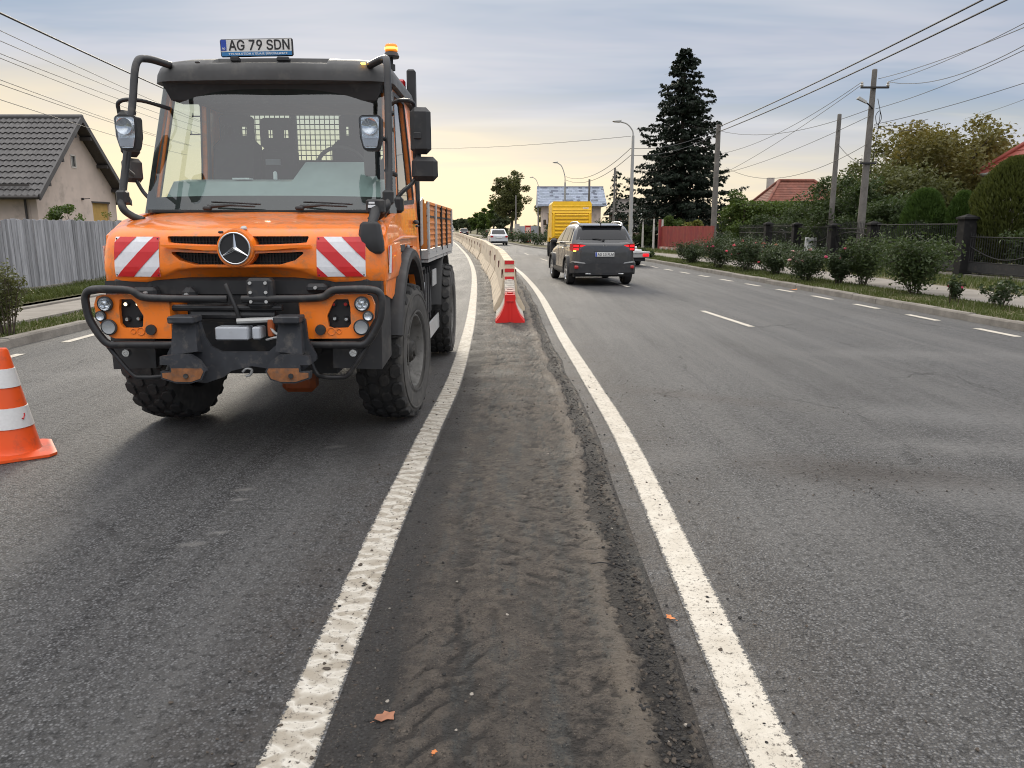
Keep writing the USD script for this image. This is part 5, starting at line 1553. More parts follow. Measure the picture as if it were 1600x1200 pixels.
part(YT, 'cab', hull([(-.98, 3.55, .8), (.98, 3.55, .8), (-.98, 5.0, .7), (.98, 5.0, .7), (-.95, 3.55, 2.2), (.95, 3.55, 2.2), (-.92, 4.6, 2.2), (.92, 4.6, 2.2), (-.97, 5.05, 1.4), (.97, 5.05, 1.4)]), YEL, False)

# the low grey trailer by the kerb
LT = thing('low_trailer', 'low grey flat trailer with red lamp and pale load, right of the suv', 'trailer', (5.15, 31.6, 0), math.radians(8))
TRGREY = pbr('trailer_grey', (0.30, 0.30, 0.29), .5, .1, 5.0)
part(LT, 'trailer_bed', box2((-1.05, 0, .36), (.45, 2.6, .56), .02), TRGREY, 30)
part(LT, 'trailer_edge', box2((-1.07, -.02, .53), (.47, 2.62, .60), .015), GALV, 30)
part(LT, 'load_sheet', mv(box((0, 0, 0), (1.2, 1.6, .07), .02), (-.35, 1.2, .66), rx=.03), CAR_WHITE, 30)
for k, (x, y) in enumerate(((-.6, .7), (-.25, 1.1), (-.1, .5), (.2, 1.4))):
    part(LT, 'load_roll', cyl((x - .14, y, .73), (x + .14, y + .05, .74), .045, n=10), CAR_WHITE if k % 2 else PALEGREY, 30)
part(LT, 'tail_lamp', box2((.16, -.045, .40), (.42, .0, .52), .015), RED_LIT, 30)
part(LT, 'tail_lamp', box2((-1.0, -.045, .40), (-.74, .0, .52), .015), RED_LIT, 30)
for s in (-1, 1):
    car_wheel(LT, -.30 + s * .66, 1.3, .24, .16, HUB, s)
part(LT, 'tow_bar', cyl((-.3, 2.6, .42), (-.3, 3.8, .42), .05, n=8), CHASSIS, 30)
part(LT, 'trailer_underside', box2((-.9, .1, .22), (.3, 2.4, .37)), INK, False)

# ------------------------------------------------------------------ barriers on the median
CREAM = pbr('weathered_barrier_concrete', (0.60, 0.50, 0.37), .85, .12, 3.0, dirt=((0.24, 0.19, 0.14), .35, 2.5), bump=.25, bscale=50.0)
REFL = pbr('dark_reflector', (0.09, 0.022, 0.018), .4, .1, 20.0)
ys_ = 14.4


def along_wall(y):
    a = float(WALL_C(y + .5) - WALL_C(y - .5))
    return float(WALL_C(y)), -math.atan(a)


BW = thing('concrete_barrier', 'first cream concrete barrier of the line, three red bands on its end', 'barrier', (*[along_wall(14.4)[0]], 14.4, .0), along_wall(16.4)[1], 'concrete barriers along the median')
jer = [(-.29, 0), (-.29, .09), (-.155, .36), (-.085, .95), (.085, .95), (.155, .36), (.29, .09), (.29, 0)]
jm = cat(extr(Polygon(jer).buffer(-.012).buffer(.012), 3.86, 'y'), box((0, 3.93, .45), (.10, .16, .6)))
part(BW, 'barrier_block', jm, CREAM, False)
for s in (-1, 1):
    part(BW, 'reflector', box((s * .124, .35, .70), (.035, .18, .17), .008), REFL, 30)
    part(BW, 'drain_notch', box((s * .288, 2.0, .03), (.02, .4, .06)), INK, False)
bb = part(BW, 'end_board', box2((-.10, -.03, .58), (.10, -.004, .965), .004), CREAM, False)
for z0 in (.60, .745, .89):
    part(bb, 'red_band', box2((-.085, -.036, z0), (.085, -.029, z0 + .065), .002), RED_R, False)
BP = thing('concrete_barrier', 'second cream concrete barrier from the near end, next to the banded one', 'barrier', (along_wall(18.42)[0], 18.42, 0), along_wall(20.4)[1], 'concrete barriers along the median')
part(BP, 'barrier_block', jm, CREAM, False)
for s in (-1, 1):
    part(BP, 'reflector', box((s * .124, .35, .70), (.035, .18, .17), .008), REFL, 30)
    part(BP, 'drain_notch', box((s * .288, 2.0, .03), (.02, .4, .06)), INK, False)
y = 22.44
RB = np.random.default_rng(77)
ORD = ['third', 'fourth', 'fifth', 'sixth', 'seventh', 'eighth', 'ninth', 'tenth']
for k in range(24):
    rz = along_wall(y + 2)[1] + RB.normal(0, .006)
    if k < 8:
        dup(BP, 'concrete_barrier', (along_wall(y)[0] + RB.normal(0, .02), y, 0), rz, '%s cream concrete barrier, counted from the banded near end of the line' % ORD[k], 'concrete barriers along the median')
    else:
        dup(BP, 'concrete_barrier', (along_wall(y)[0], y, 0), rz, 'tiny far concrete barrier where the line fades into the distance', 'far concrete barriers')
    y += 4.02 * math.cos(rz)


def plastic(label, y, top, mat, length=.85):
    t = thing('plastic_barrier', label, 'barrier', (along_wall(y)[0], y, .008), along_wall(y + .4)[1])
    prof = [(.24, 0), (.24, .03), (.175, .11), (.125, .21), (.095, .30), (.088, .36), (.092, top - .05), (.08, top)]
    ring = prof + [(-x, z) for x, z in prof[::-1]]
    secs_ = []
    for yy, sc in ((0, .97), (.02, 1.0), (length - .02, 1.0), (length, .97)):
        secs_.append([(x * sc, yy, z) for x, z in ring])
    part(t, 'shell', loft(secs_), mat, 30)
    part(t, 'end_rib', hull([(-.014, -.014, .02), (.014, -.014, .02), (-.010, -.012, top * .72), (.010, -.012, top * .72), (-.02, .01, .02), (.02, .01, .02), (-.014, .01, top * .72), (.014, .01, top * .72)]), mat, False)
    part(t, 'end_lip', box((0, -.004, top * .77), (.12, .02, .012), .004), mat, 30)
    for yy in (length * .33, length * .66):
        sec2 = [[(x * 1.03, y2, z) for x, z in ring] for y2 in (yy - .03, yy + .03)]
        part(t, 'moulded_rib', loft(sec2), mat, 30)
    part(t, 'filler_cap', cyl((0, length * .5, top - .005), (0, length * .5, top + .02), .05, n=14), mat, 30)
    return t


REDPL = pbr('red_plastic', (0.62, 0.022, 0.018), .38, .08, 3.0, dirt=((0.30, 0.10, 0.08), .2, 5.0))
PINKPL = pbr('sun_bleached_plastic', (0.62, 0.42, 0.36), .5, .12, 3.0, dirt=((0.35, 0.25, 0.2), .3, 4.0))
WHITEPL = pbr('off_white_plastic', (0.62, 0.58, 0.51), .5, .10, 3.0, dirt=((0.30, 0.26, 0.21), .35, 4.0))
plastic('small red plastic barrier standing at the near end of the barrier line', 12.62, .47, REDPL, .42)
plastic('bleached pinkish plastic barrier directly behind the red one', 13.07, .50, PINKPL, .42)
plastic('off-white plastic barrier third from the near end of the line', 13.52, .54, WHITEPL, .40)
plastic('off-white plastic barrier touching the banded concrete one', 13.95, .60, WHITEPL, .40)

# ------------------------------------------------------------------ the traffic cone
CONE = thing('traffic_cone', 'orange traffic cone with two white sleeves at the left edge', 'cone', (-3.49, 5.17, 0), .62)
CONE_O = pbr('cone_orange', (0.72, 0.085, 0.012), .45, .08, 3.0, dirt=((0.25, 0.07, 0.04), .25, 7.0))
CONE_W = pbr('cone_white_sleeve', (0.62, 0.62, 0.61), .4, .05, 60.0, dirt=((0.35, 0.33, 0.30), .18, 7.0))
part(CONE, 'base', cat(hull([(x, y, z) for x, y in ((-.25, -.20), (.25, -.20), (-.25, .20), (.25, .20), (-.20, -.25), (.20, -.25), (-.20, .25), (.20, .25)) for z in (.004, .022)] + [(x * .86, y * .86, .036) for x, y in ((-.25, -.20), (.25, -.20), (-.25, .20), (.25, .20))])), CONE_O, 30)
crad = lambda z: .175 - (z - .035) * .178
prof = [(.185, .034), (crad(.05), .05)] + [(crad(z), z) for z in np.linspace(.08, .73, 12)] + [(crad(.745) - .006, .745), (.02, .74)]
part(CONE, 'cone_body', lathe(prof, 40), CONE_O, 40)
for z0, z1 in ((.205, .345), (.485, .61)):
    sl = part(CONE, 'white_sleeve', lathe([(crad(z0) + .001, z0 - .001), (crad(z0) + .004, z0), (crad(z1) + .004, z1), (crad(z1) + .001, z1 + .001)], 40), CONE_W, 40)
a0 = -.92
sq = [((crad(z) + .0065) * math.cos(a0 + t), (crad(z) + .0065) * math.sin(a0 + t), z) for t, z in ((-.10, .272), (-.04, .262), (.02, .276), (.08, .286), (.11, .30), (.05, .296))]
part(CONE, 'red_scrawl', tube(sq, .004, 5), RED_R, True)
# ------------------------------------------------------------------ buildings
PLASTER = pbr('pinkish_plaster', (0.52, 0.43, 0.375), .9, .08, 1.5, dirt=((0.27, 0.23, 0.20), .25, 1.2), bump=.2, bscale=40.0)
PALEWALL = pbr('pale_wall_render', (0.42, 0.40, 0.37), .9, .10, 1.5, dirt=((0.26, 0.24, 0.22), .3, 1.0))
ROOF_G = pbr('dark_metal_tile', (0.050, 0.047, 0.046), .45, .15, 2.0, dirt=((0.10, 0.095, 0.09), .25, 1.5))
ROOF_R = pbr('red_clay_tile', (0.20, 0.070, 0.046), .8, .25, 2.5, dirt=((0.12, 0.06, 0.045), .35, 1.8))
ROOF_B = pbr('pale_blue_shingle', (0.27, 0.31, 0.38), .75, .10, 3.0, rnd=.14)
ROOF_B2 = pbr('dark_blue_shingle', (0.11, 0.125, 0.165), .75, .12, 3.0, rnd=.2)
ROOF_RM = pbr('red_metal_roof', (0.33, 0.075, 0.055), .5, .12, 2.0, dirt=((0.20, 0.07, 0.05), .3, 1.5))
TRIM_D = pbr('dark_brown_trim', (0.035, 0.030, 0.028), .6, .15, 4.0)
SOFFIT = pbr('dark_soffit_boards', (0.055, 0.047, 0.042), .7, .2, 6.0)
WINDOW_D = pbr('dark_window_pane', (0.02, 0.022, 0.025), .08, .1, 3.0, coat=.6)
FRAME_W = pbr('pale_window_frame', (0.50, 0.47, 0.43), .6, .08, 5.0)
OCHRE = pbr('ochre_panel', (0.40, 0.25, 0.07), .7, .12, 3.0)
GUTTER = pbr('pale_gutter', (0.55, 0.56, 0.54), .5, .08, 4.0)

LH = thing('house', 'pink plastered house with dark metal tile roof behind the grey plank fence', 'house', (0, 0, 0))
YF, YR, YB, ZE, ZR, XG = 33.5, 37.5, 41.5, 2.85, 6.55, -20.05
gable = Polygon([(34.1, .05), (40.9, .05), (40.9, 3.3), (37.5, 6.35), (34.1, 3.3)])
hole1, hole2 = sbox(37.15, 4.35, 37.5, 4.85), sbox(38.6, 1.4, 40.2, 2.75)
gw = part(LH, 'gable_wall', mv(extr(gable.difference(hole1).difference(hole2), .3, 'x'), (-20.85, 0, 0)), PLASTER, False)
w1 = part(gw, 'window', box((-20.62, 37.325, 4.6), (.06, .35, .5)), WINDOW_D, False)
part(w1, 'frame', cat(*[box((-20.57, 37.325 + dy, 4.6 + dz), (.08, a, b)) for dy, dz, a, b in ((0, .27, .46, .06), (0, -.27, .46, .06), (.2, 0, .06, .5), (-.2, 0, .06, .5))]), FRAME_W, False)
w2 = part(gw, 'window', box((-20.66, 39.4, 2.07), (.04, 1.6, 1.35)), OCHRE, False)
part(w2, 'frame', cat(box((-20.56, 39.4, 2.79), (.08, 1.7, .08)), box((-20.56, 39.4, 1.36), (.08, 1.7, .08))), TRIM_D, False)
part(LH, 'front_wall', box2((-38, 34.1, .05), (-20.86, 34.4, 3.25)), PLASTER, False)
part(LH, 'back_wall', box2((-38, 40.6, .05), (-20.86, 40.9, 3.25)), PLASTER, False)
part(LH, 'far_gable_wall', mv(extr(gable, .3, 'x'), (-38.3, 0, 0)), PLASTER, False)
rfp = part(LH, 'roof', cat(hull([(-38.6, YF, ZE), (XG, YF, ZE), (-38.6, YR, ZR), (XG, YR, ZR), (-38.6, YF, ZE - .12), (XG, YF, ZE - .12), (-38.6, YR, ZR - .12), (XG, YR, ZR - .12)]), hull([(-38.6, YB, ZE), (XG, YB, ZE), (-38.6, YR + .01, ZR), (XG, YR + .01, ZR), (-38.6, YB, ZE - .12), (XG, YB, ZE - .12), (-38.6, YR + .01, ZR - .12), (XG, YR + .01, ZR - .12)])), SOFFIT, False)
NC = 14
sl = np.array([0, YR - YF, ZR - ZE])
nrm = np.array([0, -(ZR - ZE), YR - YF]) / np.hypot(YR - YF, ZR - ZE)
xs_ = np.arange(-38.6, XG + .001, .0325)
wavx = .5 + .5 * np.sin(xs_ * 2 * PI / .26)
for k in range(NC):
    rows_ = []
    for t, lift in ((k / NC, .020), (k / NC, .075), ((k + .5) / NC, .055), ((k + 1) / NC, .030)):
        b = np.array([0, YF, ZE]) + sl * t
        p = np.column_stack([xs_, np.full(len(xs_), b[1]), np.full(len(xs_), b[2])]) + nrm * (lift + .035 * wavx)[:, None] - (sl / NC * .09) * ((1 - wavx) if lift > .02 and t == k / NC else 0 * wavx)[:, None]
        rows_.append(p)
    part(rfp, 'tile_course', gridmesh(np.array(rows_).transpose(1, 0, 2)), ROOF_G, 50)
part(rfp, 'ridge_cap', tube([(-38.6, YR, ZR + .05), (XG + .05, YR, ZR + .05)], .13, 8), ROOF_G, True)
for ya in (YF, YB):
    part(rfp, 'verge_board', hull([(XG - .02, ya, ZE - .16), (XG + .06, ya, ZE - .16), (XG - .02, ya, ZE + .12), (XG + .06, ya, ZE + .12), (XG - .02, YR, ZR - .16), (XG + .06, YR, ZR - .16), (XG - .02, YR, ZR + .14), (XG + .06, YR, ZR + .14)]), ROOF_G, False)
for t in (.22, .52, .84):
    for sgn, y0 in ((1, YF), (-1, YB)):
        b = np.array([-20.3, y0 + sgn * 4.0 * t, ZE + 3.7 * t - .26])
        part(rfp, 'purlin_end', box(b, (.55, .14, .16)), TRIM_D, False)
part(LH, 'gutter', tube([(-38.6, YF - .08, ZE - .02), (XG, YF - .08, ZE - .02)], .07, 8), TRIM_D, True)
for x0, t in ((-29.5, .14), (-24.8, .10)):
    b = np.array([0, YF, ZE]) + sl * t + nrm * .16
    part(LH, 'snow_guard', box2((x0, b[1] - .02, b[2] - .05), (x0 + 4.2, b[1] + .02, b[2] + .05)), TRIM_D, False)
part(LH, 'downpipe', cyl((-21.0, 34.02, .1), (-21.0, 34.02, 2.8), .05, n=8), TRIM_D, 30)
part(LH, 'wall_bracket', cat(cyl((-20.55, 37.7, 2.9), (-20.15, 37.7, 2.92), .02, n=6), box((-20.5, 37.7, 2.9), (.08, .1, .1))), TRIM_D, False)


def hip_house(name, label, x0, x1, y0, y1, ze, zr, rmat, wmat, inset=None, courses=10, over=.5):
    """hip roof of stepped courses over plain walls"""
    h = thing(name, label, 'house', (0, 0, 0))
    part(h, 'wall', box2((x0 + over, y0 + over, .05), (x1 - over, y1 - over, ze)), wmat, False)
    cy = (y0 + y1) / 2
    ins = inset if inset is not None else (y1 - y0) / 2
    rings = []
    for k in range(courses):
        t0, t1 = k / courses, (k + 1) / courses
        for t, dz in ((t0, .0), (t0, .06), (t1, .02)):
            a, b = ins * t, (y1 - y0) / 2 * t
            z = ze + (zr - ze) * t + dz
            rings.append([(x0 + a, y0 + b, z), (x1 - a, y0 + b, z), (x1 - a, y1 - b - .001, z), (x0 + a, y1 - b - .001, z)])
    r = part(h, 'roof', loft(np.array(rings)), rmat, False)
    for (xa, xb) in ((x0, x0 + ins), (x1, x1 - ins)):
        for ya in (y0, y1):
            part(r, 'hip_tiles', tube([(xa, ya, ze + .08), (xb, cy, zr + .08)], .12, 6), rmat, True)
    part(r, 'ridge_tiles', tube([(x0 + ins, cy, zr + .08), (x1 - ins, cy, zr + .08)], .13, 6), rmat, True)
    g_ = part(h, 'gutter', tube([(x0, y0 - .06, ze), (x1, y0 - .06, ze)], .08, 6), GUTTER, True)
    part(h, 'gutter', tube([(x0 - .06, y0, ze), (x0 - .06, y1, ze)], .08, 6), GUTTER, True)
    for k in range(3):
        xx = x0 + (x1 - x0) * (.25 + .25 * k)
        w = part(h, 'window', box((xx, y0 + over - .005, ze - 1.3), (1.1, .04, 1.2)), WINDOW_D, False)
        part(w, 'frame', cat(*[box((xx + dx, y0 + over - .03, ze - 1.3 + dz), (a, .05, b)) for dx, dz, a, b in ((0, .62, 1.25, .08), (0, -.62, 1.25, .08), (.58, 0, .08, 1.2), (-.58, 0, .08, 1.2), (0, 0, .06, 1.2))]), FRAME_W, False)
    return h


RH = hip_house('house', 'low house with a red clay tile hip roof behind the vine arbour', 19.2, 25.3, 59.5, 64.5, 3.2, 5.1, ROOF_R, PALEWALL, 1.7, 14)
part(RH, 'chimney', box((20.6, 63.2, 4.8), (.5, .4, 1.3)), PALEWALL, False)
hip_house('house', 'house with a red metal roof behind the round conifer', 21.8, 34.0, 31.0, 37.5, 3.95, 6.9, ROOF_RM, PALEWALL, 3.2, 12)

BH = thing('house', 'far house with pale blue roof chequered by darker shingles', 'house', (0, 0, 0))
part(BH, 'wall', box2((3.5, 88.6, .05), (10.0, 95.5, 4.1)), PLASTER, False)
rb = part(BH, 'roof', hull([(2.9, 88, 4.05), (10.6, 88, 4.05), (2.9, 92, 6.15), (10.6, 92, 6.15), (2.9, 96, 4.05), (10.6, 96, 4.05), (2.9, 88, 3.93), (10.6, 88, 3.93), (2.9, 96, 3.93), (10.6, 96, 3.93)]), ROOF_B, False)
rr_ = np.random.default_rng(4)
for k in range(11):
    for j in range(19):
        t0, t1 = k / 11, (k + 1.08) / 11
        x0 = 2.9 + (j + .5 * (k % 2)) * .4
        x1 = min(10.6, x0 + .392)
        if x1 - x0 < .05:
            continue
        p = [(x, 88 + 4 * t, 4.07 + 2.1 * t + lift) for t, lift in ((t0, .05), (t1, .02)) for x in (x0, x1)]
        part(rb, 'shingle', hull(p + [(a, b, c - .04) for a, b, c in p]), ROOF_B2 if (rr_.random() < .30 and k % 2 == 0) or rr_.random() < .07 else ROOF_B, False)
part(rb, 'ridge', tube([(2.9, 92, 6.2), (10.6, 92, 6.2)], .1, 6), ROOF_B2, True)
for x in (4.6, 7.4):
    w = part(BH, 'window', box((x, 88.58, 2.6), (1.1, .05, 1.2)), WINDOW_D, False)
    part(w, 'frame', cat(box((x, 88.55, 3.23), (1.3, .08, .08)), box((x, 88.55, 1.97), (1.3, .08, .08))), FRAME_W, False)
GH = hip_house('house', 'small grey house with weathered roof half hidden beside the blue-roofed one', 10.8, 16.5, 86, 92, 3.0, 4.6, pbr('weathered_grey_roof', (0.12, 0.105, 0.095), .85, .25, 2.0), pbr('brown_boards', (0.17, 0.12, 0.09), .85, .25, 2.5), 1.0, 8)
# a pale gate wall and a red kiosk by the far kerb
GW = thing('gate_wall', 'pale grey gate pillar and wall panel far along the right kerb', 'wall', (0, 0, 0))
part(GW, 'gate_pillar', box2((.3, 92, .05), (.9, 92.5, 2.0)), PALEWALL, False)
part(GW, 'gate_panel', box2((.9, 92.1, .1), (3.2, 92.2, 1.75)), PALEGREY, False)
RK = thing('red_cabinet', 'narrow red cabinet standing far along the right kerb', 'cabinet', (1.55, 76, .1))
part(RK, 'case', box((0, .4, .85), (.55, .8, 1.55), .04), REDPL, 30)
part(RK, 'roof_lip', box((0, .4, 1.65), (.65, .9, .06), .02), RED_OFF, 30)
part(RK, 'door_panel', box((0, -.005, .85), (.45, .02, 1.3)), PINKPL, False)
part(RK, 'plinth', box((0, .4, .04), (.6, .85, .10)), CONCRETE, False)

# ------------------------------------------------------------------ the plank fence on the left
def wood_mat(name, col):
    g = NG()
    P = g('texture_coordinate').object
    r = g('object_info').random
    q = g('vector_math', math_type='add', vector1=P, vector2=g('combine_xyz', x=g.m('multiply', r, 37.0), y=g.m('multiply', r, 11.0), z=0.0).vector).vector
    gr = g.noise(g.mapv(q, (30, 30, 1.6)), 1.0, 5.0, .65)
    c = g.mix(g.rng(gr, .3, .72), tuple(x * 1.25 for x in col), tuple(x * .62 for x in col))
    c = g('hsv', color=c, value=g.rng(r, 0, 1, .72, 1.32), saturation=1.0, hue=.5, fac=1.0).color
    c = g.mix(g.m('multiply', g.rng(g.noise(g.mapv(q, (3, 3, .8)), 1.0, 4.0), .5, .75), .5), c, tuple(x * .5 for x in col))
    return g.mat(name, surface=g('principled_bsdf', base_color=c, roughness=.85, specular_ior_level=.25, normal=g('bump', height=gr, strength=.5, distance=.006).normal).BSDF)


WOOD = wood_mat('weathered_fence_wood', (0.27, 0.272, 0.285))
PF = thing('plank_fence', 'long weathered grey plank fence along the left footway', 'fence', (0, 0, 0))
rr_ = np.random.default_rng(8)
yy = 12.5
dirx = lambda y: float(kerb_l(y)) - 4.3
while yy < 31:
    w = rr_.uniform(.085, .125)
    x = dirx(yy)
    ang = math.atan(dirx(yy + .5) - dirx(yy - .5))
    top = 1.74 + rr_.normal(0, .012)
    tl = rr_.normal(0, .006)
    m = hull([(a + (tl if z > 1 else 0), b, z) for a in (-.011, .011) for b in (0, w - .010) for z in (.20, top - .015)] + [(a + tl, b, top) for a in (-.008, .008) for b in (.012, w - .022)])
    part(PF, 'plank', mv(m, (x + rr_.normal(0, .004), yy, 0), rz=-ang), WOOD, False)
    yy += w
for z in (.5, 1.4):
    part(PF, 'rail', tube([(dirx(y) - .05, y, z) for y in np.arange(12.5, 31.1, 1.5)], .035, 4), WOOD, False)
for y in np.arange(12.6, 31, 2.6):
    part(PF, 'post', box((dirx(y) - .10, y, .85), (.10, .10, 1.7)), WOOD, False)
part(PF, 'footing', loft([[(dirx(y) - .12, y, -.02), (dirx(y) + .10, y, -.02), (dirx(y) + .09, y, .19), (dirx(y) - .11, y, .19)] for y in np.arange(12.4, 31.3, 1.0)]), CONCRETE, False)

# ------------------------------------------------------------------ fences on the right
IRON = pbr('black_iron', (0.014, 0.014, 0.015), .8, .2, 9.0, dirt=((0.07, 0.05, 0.04), .2, 8.0))
PILLAR = pbr('dark_pillar_cladding', (0.013, 0.0125, 0.013), .9, .3, 5.0, spec=.2, dirt=((0.04, 0.037, 0.034), .2, 4.0))


def fr(y, off=0.0):
    return np.array([float(FENCE_R(y)) + off, y, 0.0])


def iron_panel(y0, y1, top, style, label, name='iron_fence', catg='fence'):
    t = thing(name, label, catg, (0, 0, 0))
    n = max(6, int((y1 - y0) / .105))
    bars = []
    for k in range(n + 1):
        u = k / n
        p = fr(y0 + (y1 - y0) * u)
        dip = .16 * math.sin(PI * u) if style == 'dip' else (-.14 * math.sin(PI * u) if style == 'arch' else 0)
        bars.append(cyl(p + [0, 0, .22], p + [0, 0, top - .08 - dip + .12], .009, n=5))
        bars.append(cyl(p + [0, 0, top - .08 - dip + .12], p + [0, 0, top - dip + .14], .014, .001, 5))
    b = part(t, 'bar_row', cat(*bars), IRON, False)
    tag(stage.GetPrimAtPath(b), None, None, None, 'stuff')
    rl = []
    for zz, st in ((.28, 0), (.55, 0), (top - .02, 0), (top - .30, 1)):
        pts = []
        for u in np.linspace(0, 1, 13):
            dip = (.34 * math.sin(PI * u) if style == 'dip' else (-.14 * math.sin(PI * u) if style == 'arch' else 0)) if st else 0
            pts.append(fr(y0 + (y1 - y0) * u) + [0, 0, zz - dip])
        part(t, 'rail', tube(pts, .018, 5), IRON, True)
    if style == 'ring':
        c = fr((y0 + y1) / 2) + [0, 0, .95]
        d = fr(y1) - fr(y0)
        d /= np.linalg.norm(d)
        part(t, 'ring_ornament', tube([c + .52 * (math.cos(a) * d + math.sin(a) * np.array([0, 0, 1])) for a in np.arange(0, 2 * PI, PI / 18)], .02, 6, closed=True), IRON, True)
    part(t, 'lower_panel', cat(*[hull([fr(y0 + .03) + [o, 0, z] for o in (-.008, .008) for z in (.24, .54)] + [fr(y1 - .03) + [o, 0, z] for o in (-.008, .008) for z in (.24, .54)])]), IRON, False)
    part(t, 'plinth', hull([fr(y0) + [o, 0, z] for o in (-.10, .10) for z in (0, .19)] + [fr(y1) + [o, 0, z] for o in (-.10, .10) for z in (0, .19)]), CONCRETE, False)
    return t


def pillar(y, h, label, s=.34):
    t = thing('fence_pillar', label, 'pillar', fr(y))
    part(t, 'shaft', box((0, 0, h / 2), (s, s, h), .015), PILLAR, 30)
    part(t, 'capstone', hull([(x, yy_, h) for x in (-s * .62, s * .62) for yy_ in (-s * .62, s * .62)] + [(x, yy_, h + .06) for x in (-s * .62, s * .62) for yy_ in (-s * .62, s * .62)] + [(0, 0, h + .16)]), PILLAR, False)


iron_panel(17.4, 20.0, 1.25, 'plain', 'black iron fence panel furthest to the right edge')
iron_panel(20.2, 23.25, 1.30, 'dip', 'black iron fence panel right of the tall dark pillar')
pillar(23.5, 1.80, 'tall dark pillar right of the iron double gate', .38)
iron_panel(23.75, 26.15, 1.68, 'dip', 'right leaf of the black iron gate beside the tall pillar', 'iron_gate', 'gate')
iron_panel(26.2, 28.55, 1.68, 'dip', 'left leaf of the black iron gate behind the tallest rose bush', 'iron_gate', 'gate')
pillar(28.8, 1.65, 'dark pillar left of the iron double gate')
iron_panel(29.0, 31.6, 1.55, 'arch', 'arched black iron fence panel next to the left gate pillar')
pillar(31.8, 1.60, 'dark pillar behind the rose bush with pale pink blooms')
iron_panel(32.0, 35.2, 1.60, 'dip', 'black iron fence panel behind the small white notice')
pillar(35.4, 1.65, 'dark pillar left of the white notice')
iron_panel(35.6, 38.4, 1.65, 'ring', 'iron gate with a large ring in its middle', 'iron_gate', 'gate')
pillar(38.6, 1.70, 'dark pillar at the left of the ringed iron gate')
iron_panel(38.8, 42.2, 1.60, 'plain', 'black iron fence panel nearest the wooden pole by the red fence')
WN = thing('notice', 'small white notice board on the iron fence', 'notice', tuple(fr(33.6, -.12) + [0, 0, .85]), 0)
part(WN, 'board', box((0, 0, 0), (.50, .03, .62), .008), CAR_WHITE, 30)
part(WN, 'printed_bar', cat(box((-.08, -.018, .15), (.2, .004, .05)), box((.05, -.018, -.05), (.28, .004, .05))), PALEGREY, False)
part(WN, 'stake', cyl((0, .03, -.8), (0, .03, .2), .02, n=6), IRON, 30)
# pale boarded annex behind the iron fence
AN = thing('garden_annex', 'dark boarded shed wall with pale slats behind the iron fence and vines', 'shed', (0, 0, 0))
for k in range(26):
    y = 30 + k * .42
    part(AN, 'wall_slat', box((float(FENCE_R(y)) + 2.6, y, 1.15), (.04, .30, 2.1)), PALEWALL if k % 2 else TRIM_D, False)
part(AN, 'wall_rail', tube([(float(FENCE_R(y)) + 2.7, y, 1.9) for y in np.arange(29.8, 41.2, 1.0)], .05, 4), TRIM_D, False)

REDF = pbr('red_fence_paint', (0.215, 0.030, 0.026), .6, .12, 3.0, dirt=((0.13, 0.035, 0.03), .3, 2.5), rnd=.10)
RF = thing('red_fence', 'dark red board fence in front of the tall spruce', 'fence', (0, 0, 0))
pA, pB = fr(45.6), fr(52.6)
nb_ = 34
for k in range(nb_):
    a, b = pA + (pB - pA) * (k / nb_), pA + (pB - pA) * ((k + .93) / nb_)
    part(RF, 'board', hull([q + [o, 0, z] for q in (a, b) for o in (-.015, .015) for z in (.34, 1.66 + .015 * math.sin(k * 2.1))]), REDF, False)
part(RF, 'plinth', hull([q + [o, 0, z] for q in (pA, pB) for o in (-.14, .06) for z in (0, .32)]), pbr('pink_plinth', (0.42, 0.24, 0.19), .85, .25, 2.5), False)
for k in range(9):
    q = pA + (pB - pA) * ((k + .5) / 9)
    part(RF, 'plinth_stone', box(q + [-.16, 0, .18], (.05, .55, .20), .03), PALEWALL, 30)
part(RF, 'end_pillar', box(pB + [-.05, .15, 1.05], (.30, .30, 2.1), .02), REDF, 30)
part(RF, 'pillar_panel', box(pB + [.02, -.015, 1.85], (.12, .03, .5)), PALEWALL, False)

# concrete posts of a mesh fence left of the red one
for k, y in enumerate((54.0, 56.0, 58.2)):
    t = thing('fence_post', ['pale concrete fence post nearest the red fence pillar', 'middle pale concrete post of the mesh fence by the lamp', 'pale concrete post furthest from the red fence'][k], 'post', (float(FENCE_R(y)), y, .05))
    part(t, 'shaft', hull([(x, b, z) for x, b, z in [(s * .07, q * .07, 0) for s in (-1, 1) for q in (-1, 1)] + [(s * .05, q * .05, 2.1) for s in (-1, 1) for q in (-1, 1)]]), PALEWALL, False)
    part(t, 'wire_hook', box((0, -.06, 1.8), (.03, .03, .04)), IRON, False)

# ------------------------------------------------------------------ poles, lamps and wires
POLEW = pbr('weathered_pole', (0.135, 0.125, 0.115), .85, .22, 3.0, dirt=((0.07, 0.062, 0.055), .4, 2.0), bump=.3, bscale=30.0)
LAMPG = pbr('lamp_pole_grey', (0.30, 0.30, 0.29), .55, .12, 2.0)
CERAM = pbr('insulator_glaze', (0.35, 0.33, 0.30), .25, .1, 5.0)


